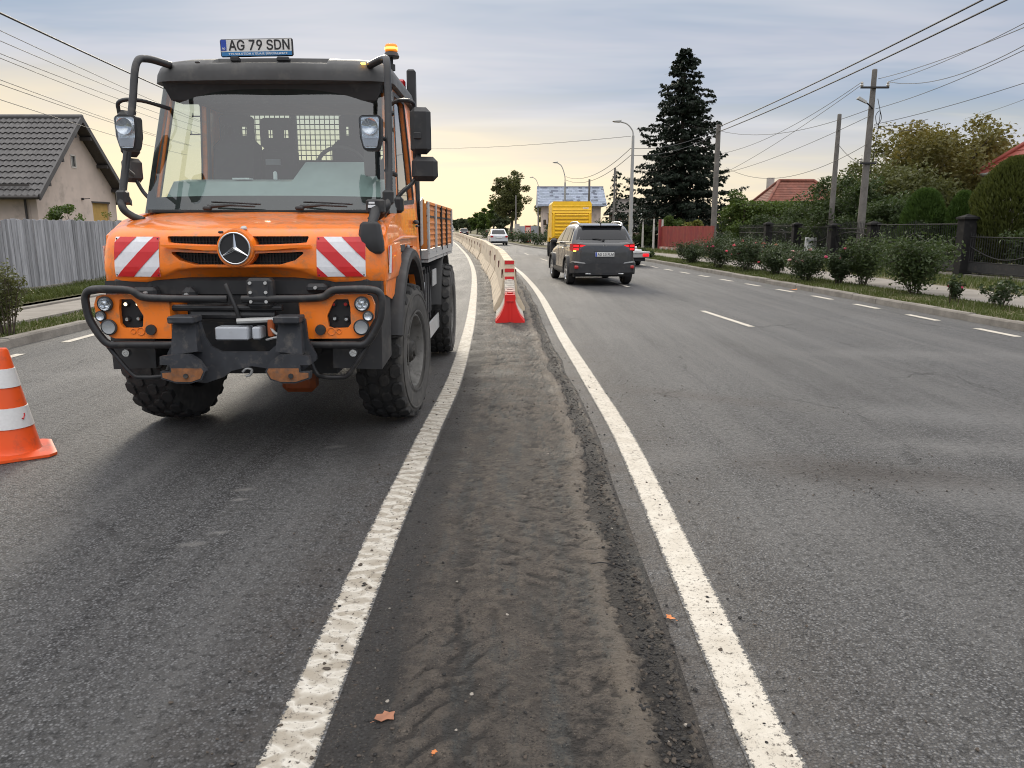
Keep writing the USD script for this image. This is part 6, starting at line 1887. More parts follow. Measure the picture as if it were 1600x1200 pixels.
def upole(label, loc, h, r0, r1, arms=()):
    t = thing('utility_pole', label, 'utility pole', loc)
    part(t, 'shaft', lathe([(0, -.1), (r0, -.1), (r0 * .96, h * .3), (r1, h - .02), (r1 * .7, h), (0, h)], 14), POLEW, 40)
    for z, half in arms:
        part(t, 'crossarm', box((0, -.13, z), (2 * half, .08, .07), .01), IRON, False)
        for s in (-1, 1):
            part(t, 'insulator', lathe([(0, z + .02), (.04, z + .03), (.06, z + .08), (.035, z + .12), (.05, z + .16), (.02, z + .20), (0, z + .20)], 10)[0:1] + (lathe([(0, z + .02), (.04, z + .03), (.06, z + .08), (.035, z + .12), (.05, z + .16), (.02, z + .20), (0, z + .20)], 10)[1],) if False else mv(lathe([(0, .02), (.04, .03), (.06, .08), (.035, .12), (.05, .16), (.02, .20), (0, .20)], 10), (s * half * .92, -.13, z)), CERAM, 40)
    return t


p1 = at(1123, 195, 47)
upole('wooden pole between the red fence and the iron fence, thick cables at its top', (p1[0], 47, 0), p1[2], .18, .135, ())
p2 = at(1312, 178, 33)
upole('short bare pole left of the taller one with crossarms', (p2[0], 33, 0), p2[2], .12, .08, ())
p3 = at(1367, 108, 30)
UP3 = upole('tall pole with two crossarms and a small lamp above the garden trees', (p3[0], 30, 0), p3[2], .145, .09, ((p3[2] - .66, .52), (p3[2] - 3.35, .30)))
lh = p3[2] - 1.35
part(UP3, 'lamp_bracket', tube(smooth_path([(0, -.12, lh - .05), (-.2, -.16, lh + .10), (-.36, -.2, lh + .18)], 5), .025, 6), IRON, True)
part(UP3, 'lamp_head', mv(hull([(-.20, -.07, -.05), (-.20, .07, -.05), (.2, -.05, -.04), (.2, .05, -.04), (-.16, -.05, .06), (-.16, .05, .06), (.18, 0, .05)]), (-.46, -.2, lh + .24), ry=.45), LAMPG, 30)
part(UP3, 'cable_coil', tube(smooth_path([(.16, -.1, lh + .3), (.26, -.14, lh - .1), (.34, -.14, lh - .4), (.22, -.12, lh - .62), (.14, -.1, lh - .3), (.28, -.14, lh - .2), (.20, -.12, lh - 1.4), (.12, -.1, lh - 2.4)], 6), .012, 5), IRON, True)


def street_lamp(label, px_, py_top, Y, arm_px, arm_py, group=None):
    base = at(px_, 356, Y)
    top, end = at(px_, py_top, Y), at(arm_px, arm_py, Y)
    t = thing('street_lamp', label, 'street lamp', (base[0], Y, .05))
    h = top[2] - .05
    dx, dz = end[0] - top[0], end[2] - top[2]
    part(t, 'pole', lathe([(0, -.1), (.11, -.1), (.105, .6), (.10, h * .5), (.065, h), (0, h)], 14), LAMPG, 40)
    part(t, 'arm', tube(smooth_path([(0, 0, h - .1), (.0 + dx * .04, 0, h + dz * .35), (dx * .32, 0, h + dz * .82), (dx * .72, 0, h + dz * 1.0)], 6), .035, 7), LAMPG, True)
    part(t, 'lamp_head', hull([(dx * .62, -.10, h + dz * 1.0 + .05), (dx * .62, .10, h + dz + .05), (dx * .60, 0, h + dz + .10), (dx * 1.08, -.08, h + dz + .02), (dx * 1.08, .08, h + dz + .02), (dx * .7, -.09, h + dz - .05), (dx * .7, .09, h + dz - .05), (dx * 1.0, 0, h + dz - .04)]), LAMPG, 30)
    part(t, 'base_box', box((0, -.11, .9), (.14, .06, .40), .01), LAMPG, 30)
    return t


street_lamp('tall street lamp by the kerb left of the spruce', 985, 212, 40.7, 955, 190)
street_lamp('street lamp rising behind the yellow truck in front of the blue-roofed house', 882, 285, 62, 864, 254)
street_lamp('most distant street lamp, left of the blue-roofed house', 841, 296, 92, 828, 277)
for k, (px_, py_, Y_, lb) in enumerate(((806, 305, 98, 'bare pole in front of the big roadside tree far up the road'), (921, 280, 70, 'thin bare pole right of the lamp behind the yellow truck'), (961, 262, 74, 'thin pole beside the small dark conifer'), (757, 330, 150, 'small distant pole by the far tree line'))):
    q = at(px_, py_, Y_)
    upole(lb, (q[0], Y_, 0), q[2], .12, .085, ())

WIRE = pbr('black_cable', (0.02, 0.02, 0.022), .6, .1, 5.0)


def wire(a, b, sag, r, label, group=None, ext0=0.0, ext1=0.0, n=25):
    a, b = np.array(a, float), np.array(b, float)
    a, b = a - (b - a) * ext0, b + (b - a) * ext1
    t = np.linspace(0, 1, n)
    p = a + (b - a) * t[:, None]
    p[:, 2] -= sag * 4 * t * (1 - t)
    w = single('overhead_wire', tube(p, r, 5), WIRE, label, 'wire', group, True)


ptop = np.array([p1[0], 47, p1[2]])
wire(ptop + [0, -.1, -.12], at(1500, 0, 22), .30, .026, 'upper of the two thick black cables running to the top right corner', None, 0, .8)
wire(ptop + [0, -.1, -.40], at(1530, 0, 22), .35, .026, 'lower of the two thick black cables running to the top right corner', None, 0, .8)
lamp_top = at(985, 232, 40.7)
for k in range(2):
    wire(ptop + [0, 0, -.2 - .25 * k], lamp_top + [0, 0, -.35 * k], .35, .016, ['upper', 'lower'][k] + ' cable in front of the spruce from pole to street lamp')
    wire(lamp_top + [0, 0, -.35 * k], at(884, 276, 62) + [0, 0, -.25 * k], .65, .016, ['upper', 'lower'][k] + ' cable sagging from the tall lamp to the next lamp')
wire(lamp_top + [0, 0, .6], at(670, 228, 75), .3, .012, 'lone thin wire across the bright sky from the lorry to the tall lamp', None, 0, .3)
A3 = lambda dx, dz: np.array([p3[0] + dx, 29.87, p3[2] - .66 + dz])
thinR = [(A3(.48, .2), at(1600, 22, 20), .25), (A3(.48, .2), at(1600, 26, 19), .75), (A3(0.1, -.75), at(1600, 64, 20), .25), (A3(0.1, -1.3), at(1600, 122, 22), .15), (A3(.1, .3), at(1600, 30, 18), .2)]
for k_, (a, b, s_) in enumerate(thinR):
    wire(a, b, s_, .010, ['thin wire sagging least from the upper crossarm to the right edge', 'thin wire sagging most from the upper crossarm to the right edge', 'thin wire leaving the tall pole beside its lamp to the right edge', 'lowest thin wire from the tall pole to the right edge', 'thin wire from the very top of the tall pole to the right edge'][k_], 'thin wires right of the tall pole', 0, .5)
for k_, (a, b, s_) in enumerate(((A3(-.48, .2), at(1127, 240, 47), .4), (A3(-.48, .1), at(1100, 285, 60), .3), (A3(-.1, -.75), at(1127, 205, 47), .5), (A3(-.1, -1.0), at(1110, 275, 58), .3), (A3(-.1, -2.0), at(1135, 262, 47), .9))):
    wire(a, b, s_, .011, ['thin wire from the left end of the upper crossarm to the wooden pole', 'thin wire from the upper crossarm falling behind the wooden pole', 'thin wire from beside the small lamp to the wooden pole', 'thin wire from under the small lamp falling behind the wooden pole', 'slack thin wire hanging lowest between the tall and the wooden pole'][k_], 'thin wires left of the tall pole')
wire(A3(.1, -1.35), at(1450, 186, 36), .1, .012, 'short cable from the tall pole into the walnut tree, upper one')
wire(A3(.1, -1.4), at(1430, 202, 33), .1, .012, 'short cable from the tall pole into the walnut tree, lower one')
wire(np.array([p2[0], 32.9, p2[2] - 1.2]), A3(-.28, -2.7), .1, .012, 'short cable joining the two poles')
wire(at(1532, 177, 42), at(1600, 152, 34), .1, .010, 'faint wire behind the brown walnut crown', None, .4, .8)
LW = [(at(0, 16, 18), at(222, 119, 30))] + [(at(0, y0, 20), at(x1, y1, 32)) for y0, x1, y1 in ((42, 231, 148), (58, 207, 145), (78, 207, 157), (85, 200, 164), (119, 188, 187), (126, 187, 190), (150, 184, 208))]
ENDS = [a + (b - a) * (50 - a[1]) / (b[1] - a[1]) for a, b in LW]
PX_, PZ = float(np.mean([e[0] for e in ENDS])), max(e[2] for e in ENDS)
upole('pole on the left behind the lorry that carries the wires over the pink house', (PX_, 50.1, 0), PZ + .3, .16, .12, [(PZ - .1, .8), (float(np.median([e[2] for e in ENDS])), 1.0)])
for k, ((a, b), e) in enumerate(zip(LW, ENDS)):
    a0 = a - (b - a) * .6
    wire(a0, e, .14 if k else .10, .010 if k else .026, ('%s thin wire below the thick cable at the upper left' % ['first', 'second', 'third', 'fourth', 'fifth', 'sixth', 'lowest'][k - 1]) if k else 'thick black cable at the upper left corner', 'thin wires above the left house' if k else None)
# ------------------------------------------------------------------ plants
BARK = pbr('tree_bark', (0.075, 0.062, 0.050), .9, .3, 5.0, bump=.5, bscale=25.0)
TWIG = pbr('shrub_stem', (0.070, 0.055, 0.038), .85, .3, 9.0)
L_SPRUCE = leafmat('spruce_needles', [(0.011, 0.018, 0.012), (0.021, 0.032, 0.019), (0.036, 0.050, 0.028)], .10, .5, .2)
L_WALNUT = leafmat('walnut_leaves', [(0.073, 0.088, 0.029), (0.165, 0.143, 0.044), (0.275, 0.193, 0.066), (0.366, 0.229, 0.083)], .3, .45)
L_GREEN = leafmat('dark_green_leaves', [(0.030, 0.050, 0.018), (0.065, 0.092, 0.030), (0.125, 0.145, 0.048)], .28, .6)
L_MID = leafmat('mid_green_leaves', [(0.051, 0.083, 0.021), (0.098, 0.143, 0.033), (0.180, 0.225, 0.053)], .3, .7)
L_YELLOW = leafmat('yellowing_leaves', [(0.090, 0.112, 0.027), (0.195, 0.188, 0.042), (0.315, 0.240, 0.068)], .3, .6)
L_OLIVE = leafmat('olive_leaves', [(0.062, 0.073, 0.027), (0.121, 0.128, 0.044), (0.211, 0.183, 0.066)], .28, .5)
L_THUJA = leafmat('thuja_sprays', [(0.036, 0.066, 0.018), (0.069, 0.120, 0.027), (0.120, 0.188, 0.042)], .22, 1.2, .2)
L_THUJA2 = leafmat('dry_thuja_sprays', [(0.054, 0.066, 0.019), (0.099, 0.117, 0.030), (0.180, 0.173, 0.045)], .22, 1.0, .2)
L_ROSE = leafmat('rose_leaves', [(0.018, 0.032, 0.013), (0.042, 0.064, 0.022), (0.090, 0.105, 0.038), (0.125, 0.090, 0.038)], .22, 2.2, .4)
L_FAR = leafmat('far_leaves', [(0.054, 0.072, 0.039), (0.090, 0.108, 0.054), (0.143, 0.143, 0.072)], .25, .2)
L_REDDISH = leafmat('reddish_leaves', [(0.068, 0.045, 0.027), (0.135, 0.060, 0.036), (0.195, 0.083, 0.045)], .25, 1.5)
B_CORAL = pbr('coral_petals', (0.80, 0.13, 0.085), .6, .2, 20, island=.2)
B_PINK = pbr('pale_pink_petals', (0.75, 0.45, 0.38), .6, .2, 20, island=.2)
B_RED = pbr('deep_red_petals', (0.42, 0.020, 0.028), .6, .2, 20, island=.2)
B_PEACH = pbr('peach_petals', (0.78, 0.32, 0.14), .6, .2, 20, island=.2)


def leaf_cloud(pts, size, r, flat=0.35, aspect=.55, up=None):
    """one rhombic leaf at each point, facing anywhere but mostly up"""
    n = len(pts)
    nrm = r.normal(size=(n, 3))
    nrm[:, 2] = np.abs(nrm[:, 2]) + flat
    if up is not None:
        nrm += up
    nrm /= np.linalg.norm(nrm, axis=1, keepdims=True)
    t = r.normal(size=(n, 3))
    t -= nrm * (t * nrm).sum(1, keepdims=True)
    t /= np.linalg.norm(t, axis=1, keepdims=True)
    b = np.cross(nrm, t)
    s = (np.broadcast_to(size, (n,)) * r.uniform(.6, 1.3, n))[:, None]
    fold = nrm * s * .12
    v = np.stack([pts - t * s, pts - b * s * aspect + fold, pts + t * s, pts + b * s * aspect + fold], 1).reshape(-1, 3)
    i = np.arange(n)[:, None] * 4
    return v, np.vstack([i + [0, 1, 2], i + [0, 2, 3]])


def limbs(base, tips, r0, r, seg=6, wander=.12):
    ms = []
    for tip in tips:
        L = np.linalg.norm(tip - base)
        t = np.linspace(0, 1, seg)[:, None]
        mid = base + (tip - base) * t + np.array([0, 0, .18 * L]) * (t * (1 - t)) * 1.2
        mid[1:-1] += r.normal(0, wander * L * .3, (seg - 2, 3))
        ms.append(tube(mid, np.linspace(r0, r0 * .18, seg), 5))
    return cat(*ms)


def broadleaf(name, label, loc, height, rad, leaf, seed, n=9000, size=.10, z0=.28, clumps=60, trunk=.16, catg='tree', group=None, gap=.30, squash=1.0, lobes=7, bare=0.0):
    """tapered trunk, limbs to every clump, leaves gathered in clumps over an uneven crown with gaps"""
    r = np.random.default_rng(seed)
    t = thing(name, label, catg, loc, 0, group)
    ch = height * (1 - z0)
    cz = height * z0 + ch * .5
    # uneven outline: a few lobes
    lc = r.normal(size=(lobes, 3))
    lc /= np.linalg.norm(lc, axis=1, keepdims=True)
    cs = []
    while len(cs) < clumps:
        d = r.normal(size=3)
        d /= np.linalg.norm(d)
        k = .72 + .36 * max(0, (lc @ d).max()) ** 3 - .18 * r.random()
        rr = r.random() ** .42 * k
        p = np.array([d[0] * rad * rr, d[1] * rad * rr * squash, cz + d[2] * ch * .5 * rr])
        p[:2] *= 1 - .25 * max(0, (p[2] - cz) / (ch * .5)) ** 2
        cs.append(p)
    cs = np.array(cs)
    top = cs[:, 2].max()
    cs[:, 2] += (height - rad * .16 - top) * np.clip((cs[:, 2] - height * z0) / (top - height * z0 + 1e-6), 0, 1)
    w = r.uniform(.3, 1.4, clumps)
    idx = r.choice(clumps, n, p=w / w.sum())
    spread = rad * gap * r.uniform(.55, 1.15, clumps)[idx]
    off = r.normal(size=(n, 3))
    off /= np.linalg.norm(off, axis=1, keepdims=True)
    pts = cs[idx] + off * (spread * r.random(n) ** .45)[:, None] * [1, 1, .75]
    pts[:, 2] = np.maximum(pts[:, 2], height * z0 * .5 + .05)
    part(t, 'crown', leaf_cloud(pts, size, r), leaf, False)
    th = height * z0 + ch * .45
    tp = np.column_stack([np.linspace(0, r.normal(0, .05 * height), 6), np.linspace(0, r.normal(0, .05 * height), 6), np.linspace(-.1, th, 6)])
    tk = part(t, 'trunk', tube(tp, np.linspace(trunk, trunk * .5, 6) * np.array([1.25, 1, 1, 1, 1, 1]), 8), BARK, True)
    pick = cs[r.choice(clumps, min(clumps, 26), replace=False)]
    part(tk, 'limb', limbs(tp[3], pick, trunk * .42, r), BARK, True)
    return t


def spruce(label, loc, h, rad, seed, levels=46, per=11, sprays=17, leaf=L_SPRUCE, name='spruce_tree', sz=1.0):
    r = np.random.default_rng(seed)
    t = thing(name, label, 'tree', loc)
    part(t, 'trunk', tube([(0, 0, -.1), (0, 0, h * .5), (0, 0, h * .98)], [rad * .055, rad * .035, .02], 8), BARK, True)
    pts, ax, nr, ln = [], [], [], []
    br = []
    for k in range(levels):
        u = (k + r.random() * .8) / levels
        z = h * (.05 + .94 * u)
        R = rad * (1 - u) ** .66 * (1.0 if u > .12 else .75 + 2 * u)
        nb = max(4, int(per * (1 - u * .6)))
        for b in range(nb):
            a = 2 * PI * (b + r.random() * .8) / nb + k * 1.7
            L = R * r.uniform(.55, 1.16) * (1 + .12 * math.sin(a * 3 + k * .9))
            if r.random() < .08:
                continue
            rise = r.uniform(.05, .30)
            d = np.array([math.cos(a), math.sin(a), 0])
            side = np.array([-d[1], d[0], 0])
            s = np.linspace(.12, 1, 9)
            curve_ = np.stack([d * L * q + np.array([0, 0, z - L * (.42 * q - rise * q ** 3 - .08 * q)]) for q in s])
            if k % 2 == 0:
                br.append(tube(curve_[::2], np.linspace(.05, .012, 5) * sz, 4))
            m = max(5, int(sprays * (.35 + L / rad)))
            for _ in range(m):
                q = r.random() ** .65
                c = np.array([np.interp(q, s, curve_[:, i]) for i in range(3)])
                w = (1 - q * .75) * L * .26
                o = r.uniform(-1, 1)
                droop = np.array([0, 0, -1.0]) * r.uniform(.25, 1.15)
                dirn = d * r.uniform(.2, .9) + side * o * 1.0 + droop * .8
                dirn /= np.linalg.norm(dirn)
                pts.append(c + side * o * w * .5 + r.normal(0, .05, 3))
                ax.append(dirn)
                ln.append(r.uniform(.20, .46) * sz)
    pts, ax, ln = np.array(pts), np.array(ax), np.array(ln)[:, None]
    n = len(pts)
    sd = r.normal(size=(n, 3))
    sd -= ax * (sd * ax).sum(1, keepdims=True)
    sd /= np.linalg.norm(sd, axis=1, keepdims=True)
    w = ln * r.uniform(.14, .30, (n, 1))
    # a pinnate spray: stem blade and two side blades
    v, f = [], []
    for (fr0, fr1, tilt) in ((0, 1, 0.0), (.15, .72, .62), (.15, .72, -.62)):
        a = pts + ax * ln * fr0
        dd = ax + sd * tilt
        dd /= np.linalg.norm(dd, axis=1, keepdims=True)
        e = pts + ax * ln * fr0 + dd * ln * (fr1 - fr0)
        mm = (a + e) / 2
        sw = np.cross(dd, np.cross(dd, sd) + .3 * sd)
        sw /= np.linalg.norm(sw, axis=1, keepdims=True) + 1e-9
        ww = w * (1 if tilt == 0 else .75)
        v.append(np.stack([a, mm - sw * ww, e, mm + sw * ww], 1))
    v = np.stack(v, 1).reshape(-1, 3)
    i = np.arange(n * 3)[:, None] * 4
    part(t, 'crown', (v, np.vstack([i + [0, 1, 2], i + [0, 2, 3]])), leaf, False)
    tag(stage.GetPrimAtPath(part(t, 'branches', cat(*br), BARK, True)), None, None, None, 'stuff')
    return t


def thuja(label, loc, h, rad, seed, leaf=L_THUJA, n=9000, size=.09, name='thuja', pointy=.5):
    r = np.random.default_rng(seed)
    t = thing(name, label, 'conifer', loc)
    part(t, 'trunk', tube([(0, 0, -.1), (0, 0, h * .8)], [.07, .03], 6), BARK, True)
    a, u = r.uniform(0, 2 * PI, n), r.random(n) ** .8
    z = u * h
    prof = np.sin(np.clip(u * .93 + .07, 0, 1) * PI) ** pointy
    lump = .84 + .30 * meshkit.fbm(np.column_stack([np.cos(a) * 1.7, np.sin(a) * 1.7, z * 1.6]) + seed, 3, seed)
    rr = rad * prof * lump * (1 - .35 * r.random(n) ** 2.2)
    p = np.column_stack([rr * np.cos(a), rr * np.sin(a), z])
    out = np.column_stack([np.cos(a), np.sin(a), np.full(n, .9)])
    ax = out * r.uniform(.4, 1, (n, 1)) + r.normal(0, .35, (n, 3)) + [0, 0, .6]
    ax /= np.linalg.norm(ax, axis=1, keepdims=True)
    sd = np.cross(ax, r.normal(size=(n, 3)))
    sd /= np.linalg.norm(sd, axis=1, keepdims=True)
    s = size * r.uniform(.7, 1.5, (n, 1))
    v = np.stack([p - ax * s, p - sd * s * .28, p + ax * s * 1.1, p + sd * s * .28], 1).reshape(-1, 3)
    i = np.arange(n)[:, None] * 4
    part(t, 'crown', (v, np.vstack([i + [0, 1, 2], i + [0, 2, 3]])), leaf, False)
    return t


def shrub(name, label, loc, h, rad, leaf, seed, n=1500, size=.035, stems=9, bloom=None, nb=0, group=None, bs=.045, thin=.35, catg='shrub'):
    """a bush of arching stems, leaves along them and in clumps at their ends, flowers on top"""
    r = np.random.default_rng(seed)
    t = thing(name, label, catg, loc, 0, group)
    st, ends, pts = [], [], []
    for k in range(stems):
        a, q = 2 * PI * (k + r.random()) / stems, r.uniform(.25, 1.0)
        e = np.array([math.cos(a) * rad * q, math.sin(a) * rad * q, h * r.uniform(.62, 1.0) * (1 - .25 * q * q)])
        b = np.array([math.cos(a), math.sin(a), 0]) * .07
        c = b * .5 + e * .5 + [0, 0, h * .14]
        p = smooth_path([b, c, e], 4)
        st.append(tube(p, np.linspace(.011, .004, len(p)), 4))
        ends.append(e)
        for _ in range(3):
            f0 = r.uniform(.3, .95)
            o = np.array([np.interp(f0, np.linspace(0, 1, len(p)), p[:, i]) for i in range(3)])
            e2 = o + np.array([r.normal(0, rad * .25), r.normal(0, rad * .25), h * r.uniform(.02, .2)])
            st.append(tube([o, (o + e2) / 2 + [0, 0, .02], e2], [.005, .004, .002], 4))
            ends.append(e2)
    ends = np.array(ends)
    idx = r.integers(0, len(ends), n)
    off = r.normal(size=(n, 3))
    off /= np.linalg.norm(off, axis=1, keepdims=True)
    pts = ends[idx] * (1 - r.random((n, 1)) ** 2.5 * .65) + off * (rad * thin * r.random((n, 1)) ** .5)
    pts[:, 2] = np.clip(pts[:, 2], .04, None)
    part(t, 'stems', cat(*st), TWIG, True)
    part(t, 'foliage', leaf_cloud(pts, size, r), leaf, False)
    if bloom is not None and nb:
        c = ends[r.choice(len(ends), nb)] + r.normal(0, rad * .12, (nb, 3)) + [0, 0, .03]
        for q in c:
            fl = []
            for j in range(7):
                d = r.normal(size=3)
                d[2] = abs(d[2])
                d /= np.linalg.norm(d)
                fl.append(rsphere(q + d * bs * .35, bs * r.uniform(.4, .6), 0, (1, 1, .75)))
            part(t, 'flower', cat(*fl), bloom, True)
    return t


def ground_at(px_, py_, z=.1):
    q = ray(px_, py_)
    k = (z - CAM_H) / q[2]
    return np.array([0, 0, CAM_H]) + q * k


def px_w(px_width, Y):
    return px_width / 1200 * Y * 1.02


# the tall spruce
q = at(1072, 70, 60)
spruce('tall dark spruce towering behind the red board fence', (q[0], 60, 0), q[2], 5.2, 3, levels=56, per=13, sprays=80, sz=.82)
q = at(964, 262, 76)
spruce('small dark conifer left of the tall street lamp, beside the grey house', (q[0], 76, 0), q[2], 1.7, 5, levels=24, per=8, sprays=8, sz=.9)
# walnut and the trees of the gardens on the right
q = at(1497, 172, 40)
broadleaf('walnut_tree', 'large browning walnut tree, highest of the gardens on the right', (q[0], 40, 0), q[2], 4.0, L_WALNUT, 21, 24000, .11, .20, 110, .22, gap=.27)
q = at(1405, 238, 37)
broadleaf('walnut_tree', 'lower olive-brown tree between the tall pole and the walnut crown', (q[0], 37, 0), q[2], 3.7, L_OLIVE, 22, 21000, .095, .12, 95, .18, gap=.28)
q = at(1582, 225, 46)
broadleaf('walnut_tree', 'sparse brownish tree behind the red roof at the right edge', (q[0], 46, 0), q[2], 2.6, L_WALNUT, 23, 8000, .11, .25, 50, .16, gap=.26)
q = at(1330, 268, 34)
broadleaf('garden_tree', 'dark leafy tree around the foot of the two poles', (q[0], 34.5, 0), q[2], 2.2, L_GREEN, 24, 12000, .075, .12, 60, .12, gap=.30)
q = at(1275, 318, 40)
broadleaf('garden_tree', 'dark bushy tree left of the short bare pole', (q[0], 41, 0), q[2], 1.9, L_GREEN, 25, 9000, .075, .12, 50, .10, gap=.32)
q = at(1155, 298, 50)
broadleaf('garden_tree', 'bright green small tree beside the pole at the red fence', (q[0], 50, 0), q[2], 1.7, L_MID, 26, 6500, .10, .15, 40, .10, gap=.32)
q = at(1400, 300, 31)
broadleaf('garden_tree', 'deep green shrubby tree behind the left gate leaf', (q[0], 31.5, 0), q[2], 1.9, L_GREEN, 27, 10000, .07, .10, 55, .10, gap=.32)
q = at(1225, 312, 49)
VN = thing('vine_arbour', 'leafy vine arbour in front of the red tiled hip roof', 'vine', (q[0], 49, 0))
r_ = np.random.default_rng(31)
n_ = 9000
pv = np.column_stack([r_.uniform(-2.9, 2.9, n_), r_.normal(0, .8, n_), q[2] - .25 - np.abs(r_.normal(0, .42, n_)) + .18 * np.sin(np.arange(n_))])
part(VN, 'foliage', leaf_cloud(pv, .09, r_), L_MID, False)
part(VN, 'frame', cat(*[cyl((x, y, 0), (x, y, q[2] - .3), .05, n=6) for x in (-2.6, 0, 2.6) for y in (-.6, .6)] + [cyl((-2.8, y, q[2] - .35), (2.8, y, q[2] - .35), .04, n=6) for y in (-.6, .6)]), BARK, False)
for (px_, top, w_, Y_, sd, nm, lf) in ((1140, 345, 44, 46.5, 32, 'mid green bush beside the foot of the pole at the red fence', L_MID), (1178, 335, 60, 43.5, 33, 'dark creeper mass on the fence left of the ringed gate', L_GREEN), (1240, 338, 62, 40.5, 34, 'dark leafy creeper above the ringed iron gate', L_GREEN),
                                       (1300, 350, 60, 34.5, 35, 'dark bush behind the arched iron panel', L_GREEN), (1350, 345, 60, 31, 36, 'dark bush left of the double iron gate', L_OLIVE)):
    q = at(px_, top, Y_)
    broadleaf('garden_bush', nm, (q[0] + .6, Y_, 0), q[2], px_w(w_, Y_) / 2, lf, sd, 5200, .065, .05, 34, .05, catg='bush', gap=.36)
for k, (y_, h_) in enumerate(((19.0, 1.5), (21.6, 1.6), (24.6, 1.75), (27.2, 1.9), (29.8, 2.1), (33.0, 2.0), (36.6, 2.2), (39.8, 2.2))):
    broadleaf('garden_bush', ['dark hedge bush nearest the right edge behind the iron fence', 'dark hedge bush behind the low fence right of the tall pillar', 'dark hedge bush behind the right gate leaf', 'dark hedge bush behind the left gate leaf', 'dark hedge bush behind the arched fence panel', 'dark hedge bush behind the white notice', 'dark hedge bush behind the ringed gate', 'dark hedge bush behind the fence panel by the wooden pole'][k], (float(FENCE_R(y_)) + 1.25, y_, 0), h_, 1.35, L_GREEN, 200 + k, 5000, .055, .03, 40, .05, catg='bush', gap=.34)
# conifers behind the gate
for (px_, top, w_, Y_, sd, nm, lf, pt) in ((1448, 296, 66, 27.5, 41, 'green rounded thuja behind the iron double gate', L_THUJA, .42), (1508, 300, 48, 26.5, 42, 'narrower green thuja behind the tall dark pillar', L_THUJA, .45), (1592, 246, 112, 23.5, 43, 'big round yellowish conifer at the right edge', L_THUJA2, .55)):
    q = at(px_, top, Y_)
    thuja(nm, (q[0], Y_, .1 if sd < 43 else .55), q[2] - (.1 if sd < 43 else .55), px_w(w_, Y_) / 2, sd, lf, 15000 if sd < 43 else 20000, .07, pointy=pt)
# behind the red fence and along the mesh fence
for k, (px_, top, w_, Y_, nm, lf) in enumerate(((1050, 338, 46, 55.5, 'tall grass-green bush directly behind the red fence', L_MID), (1088, 345, 40, 52.5, 'yellowish shrub at the right end behind the red fence', L_YELLOW), (1012, 352, 40, 57.5, 'dark shrub in front of the concrete fence posts', L_GREEN),
                                                (935, 345, 62, 70, 'dark hedge between the yellow truck and the tall lamp', L_GREEN), (975, 352, 40, 62, 'dark shrub at the foot of the tall street lamp', L_OLIVE), (868, 345, 44, 88, 'dark round bush left of the yellow truck', L_GREEN), (838, 352, 26, 96, 'olive bush by the far lamp', L_OLIVE), (1003, 388, 34, 38.5, 'low dark bush behind the grey trailer', L_GREEN))):
    q = at(px_, top, Y_)
    broadleaf('roadside_bush', nm, (q[0], Y_, 0), q[2], px_w(w_, Y_) / 2, lf, 50 + k, 3800, .085, .03, 30, .05, catg='bush', gap=.36)
# the big tree up the road and the line beyond it
q = at(797, 264, 112)
broadleaf('roadside_tree', 'big dark tree up the road left of the blue-roofed house', (q[0], 112, 0), q[2], 3.4, L_OLIVE, 61, 12000, .17, .16, 80, .25, gap=.26)
q = at(855, 300, 118)
broadleaf('roadside_tree', 'tree showing left of the blue roof behind the far lamp', (q[0], 118, 0), q[2], 2.2, L_YELLOW, 62, 5000, .17, .15, 40, .2, gap=.3)
for k, (px_, top, w_, Y_, nm) in enumerate(((772, 312, 30, 132, 'green tree just left of the big roadside tree'), (757, 326, 26, 150, 'second green tree left of the big roadside tree'), (745, 333, 24, 175, 'mid-distance tree above the dark far car'), (735, 340, 20, 210, 'small tree above the far cars'), (724, 341, 18, 270, 'pale distant tree at the end of the road'), (714, 343, 18, 320, 'palest distant tree beside the lorry bed'), (785, 330, 34, 122, 'bushy tree at the foot of the big roadside tree'))):
    q = at(px_, top, Y_)
    broadleaf('roadside_tree', nm, (q[0], Y_, 0), q[2], px_w(w_, Y_) / 2, L_FAR if k > 2 else L_MID, 70 + k, 3600, .10 + Y_ * .0011, .10, 36, .18, gap=.32)
# low bushes of the far right verge
rv = np.random.default_rng(9)
names_ = ['first', 'second', 'third', 'fourth', 'fifth', 'sixth', 'seventh', 'eighth', 'ninth', 'tenth']
for k in range(8):
    Y_ = 58 + k * 8.5
    shrub('verge_shrub', 'dark low rose shrub on the far right verge, %s beyond the yellow truck' % names_[k], (float(KERB_R(Y_)) + 1.2, Y_, .1), rv.uniform(.8, 1.2), rv.uniform(.8, 1.3), L_ROSE, 90 + k, 700, .10, 8, B_RED if k % 3 == 0 else None, 5, bs=.09)
# rose bushes on the near verge, from the red fence to the right edge
roses = [  # px, py of the foot, height px, width px, blooms, number, label
    (1081, 411, 26, 40, None, 0, 'small green rose bush at the left end of the verge'), (1122, 419, 44, 62, B_RED, 5, 'dense dark rose bush in front of the right end of the red fence'), (1168, 424, 46, 66, B_CORAL, 13, 'rose bush covered in coral red blooms'),
    (1212, 430, 42, 50, None, 0, 'dark flowerless rose bush right of the coral one'), (1258, 440, 50, 72, B_PINK, 10, 'rose bush with pale pink blooms under the white notice'), (1310, 445, 46, 34, B_RED, 6, 'narrow rose bush with a few red blooms right of the pink-bloomed one'),
    (1348, 446, 62, 64, None, 0, 'green bush with small pale leaves in front of the left gate pillar'), (1428, 460, 78, 92, None, 0, 'tallest rose bush, on the verge before the iron double gate'), (1490, 474, 40, 40, B_RED, 2, 'thin straggly rose bush right of the tallest'), (1562, 482, 46, 66, None, 0, 'sparse rose bush with bare stems near the right edge')]
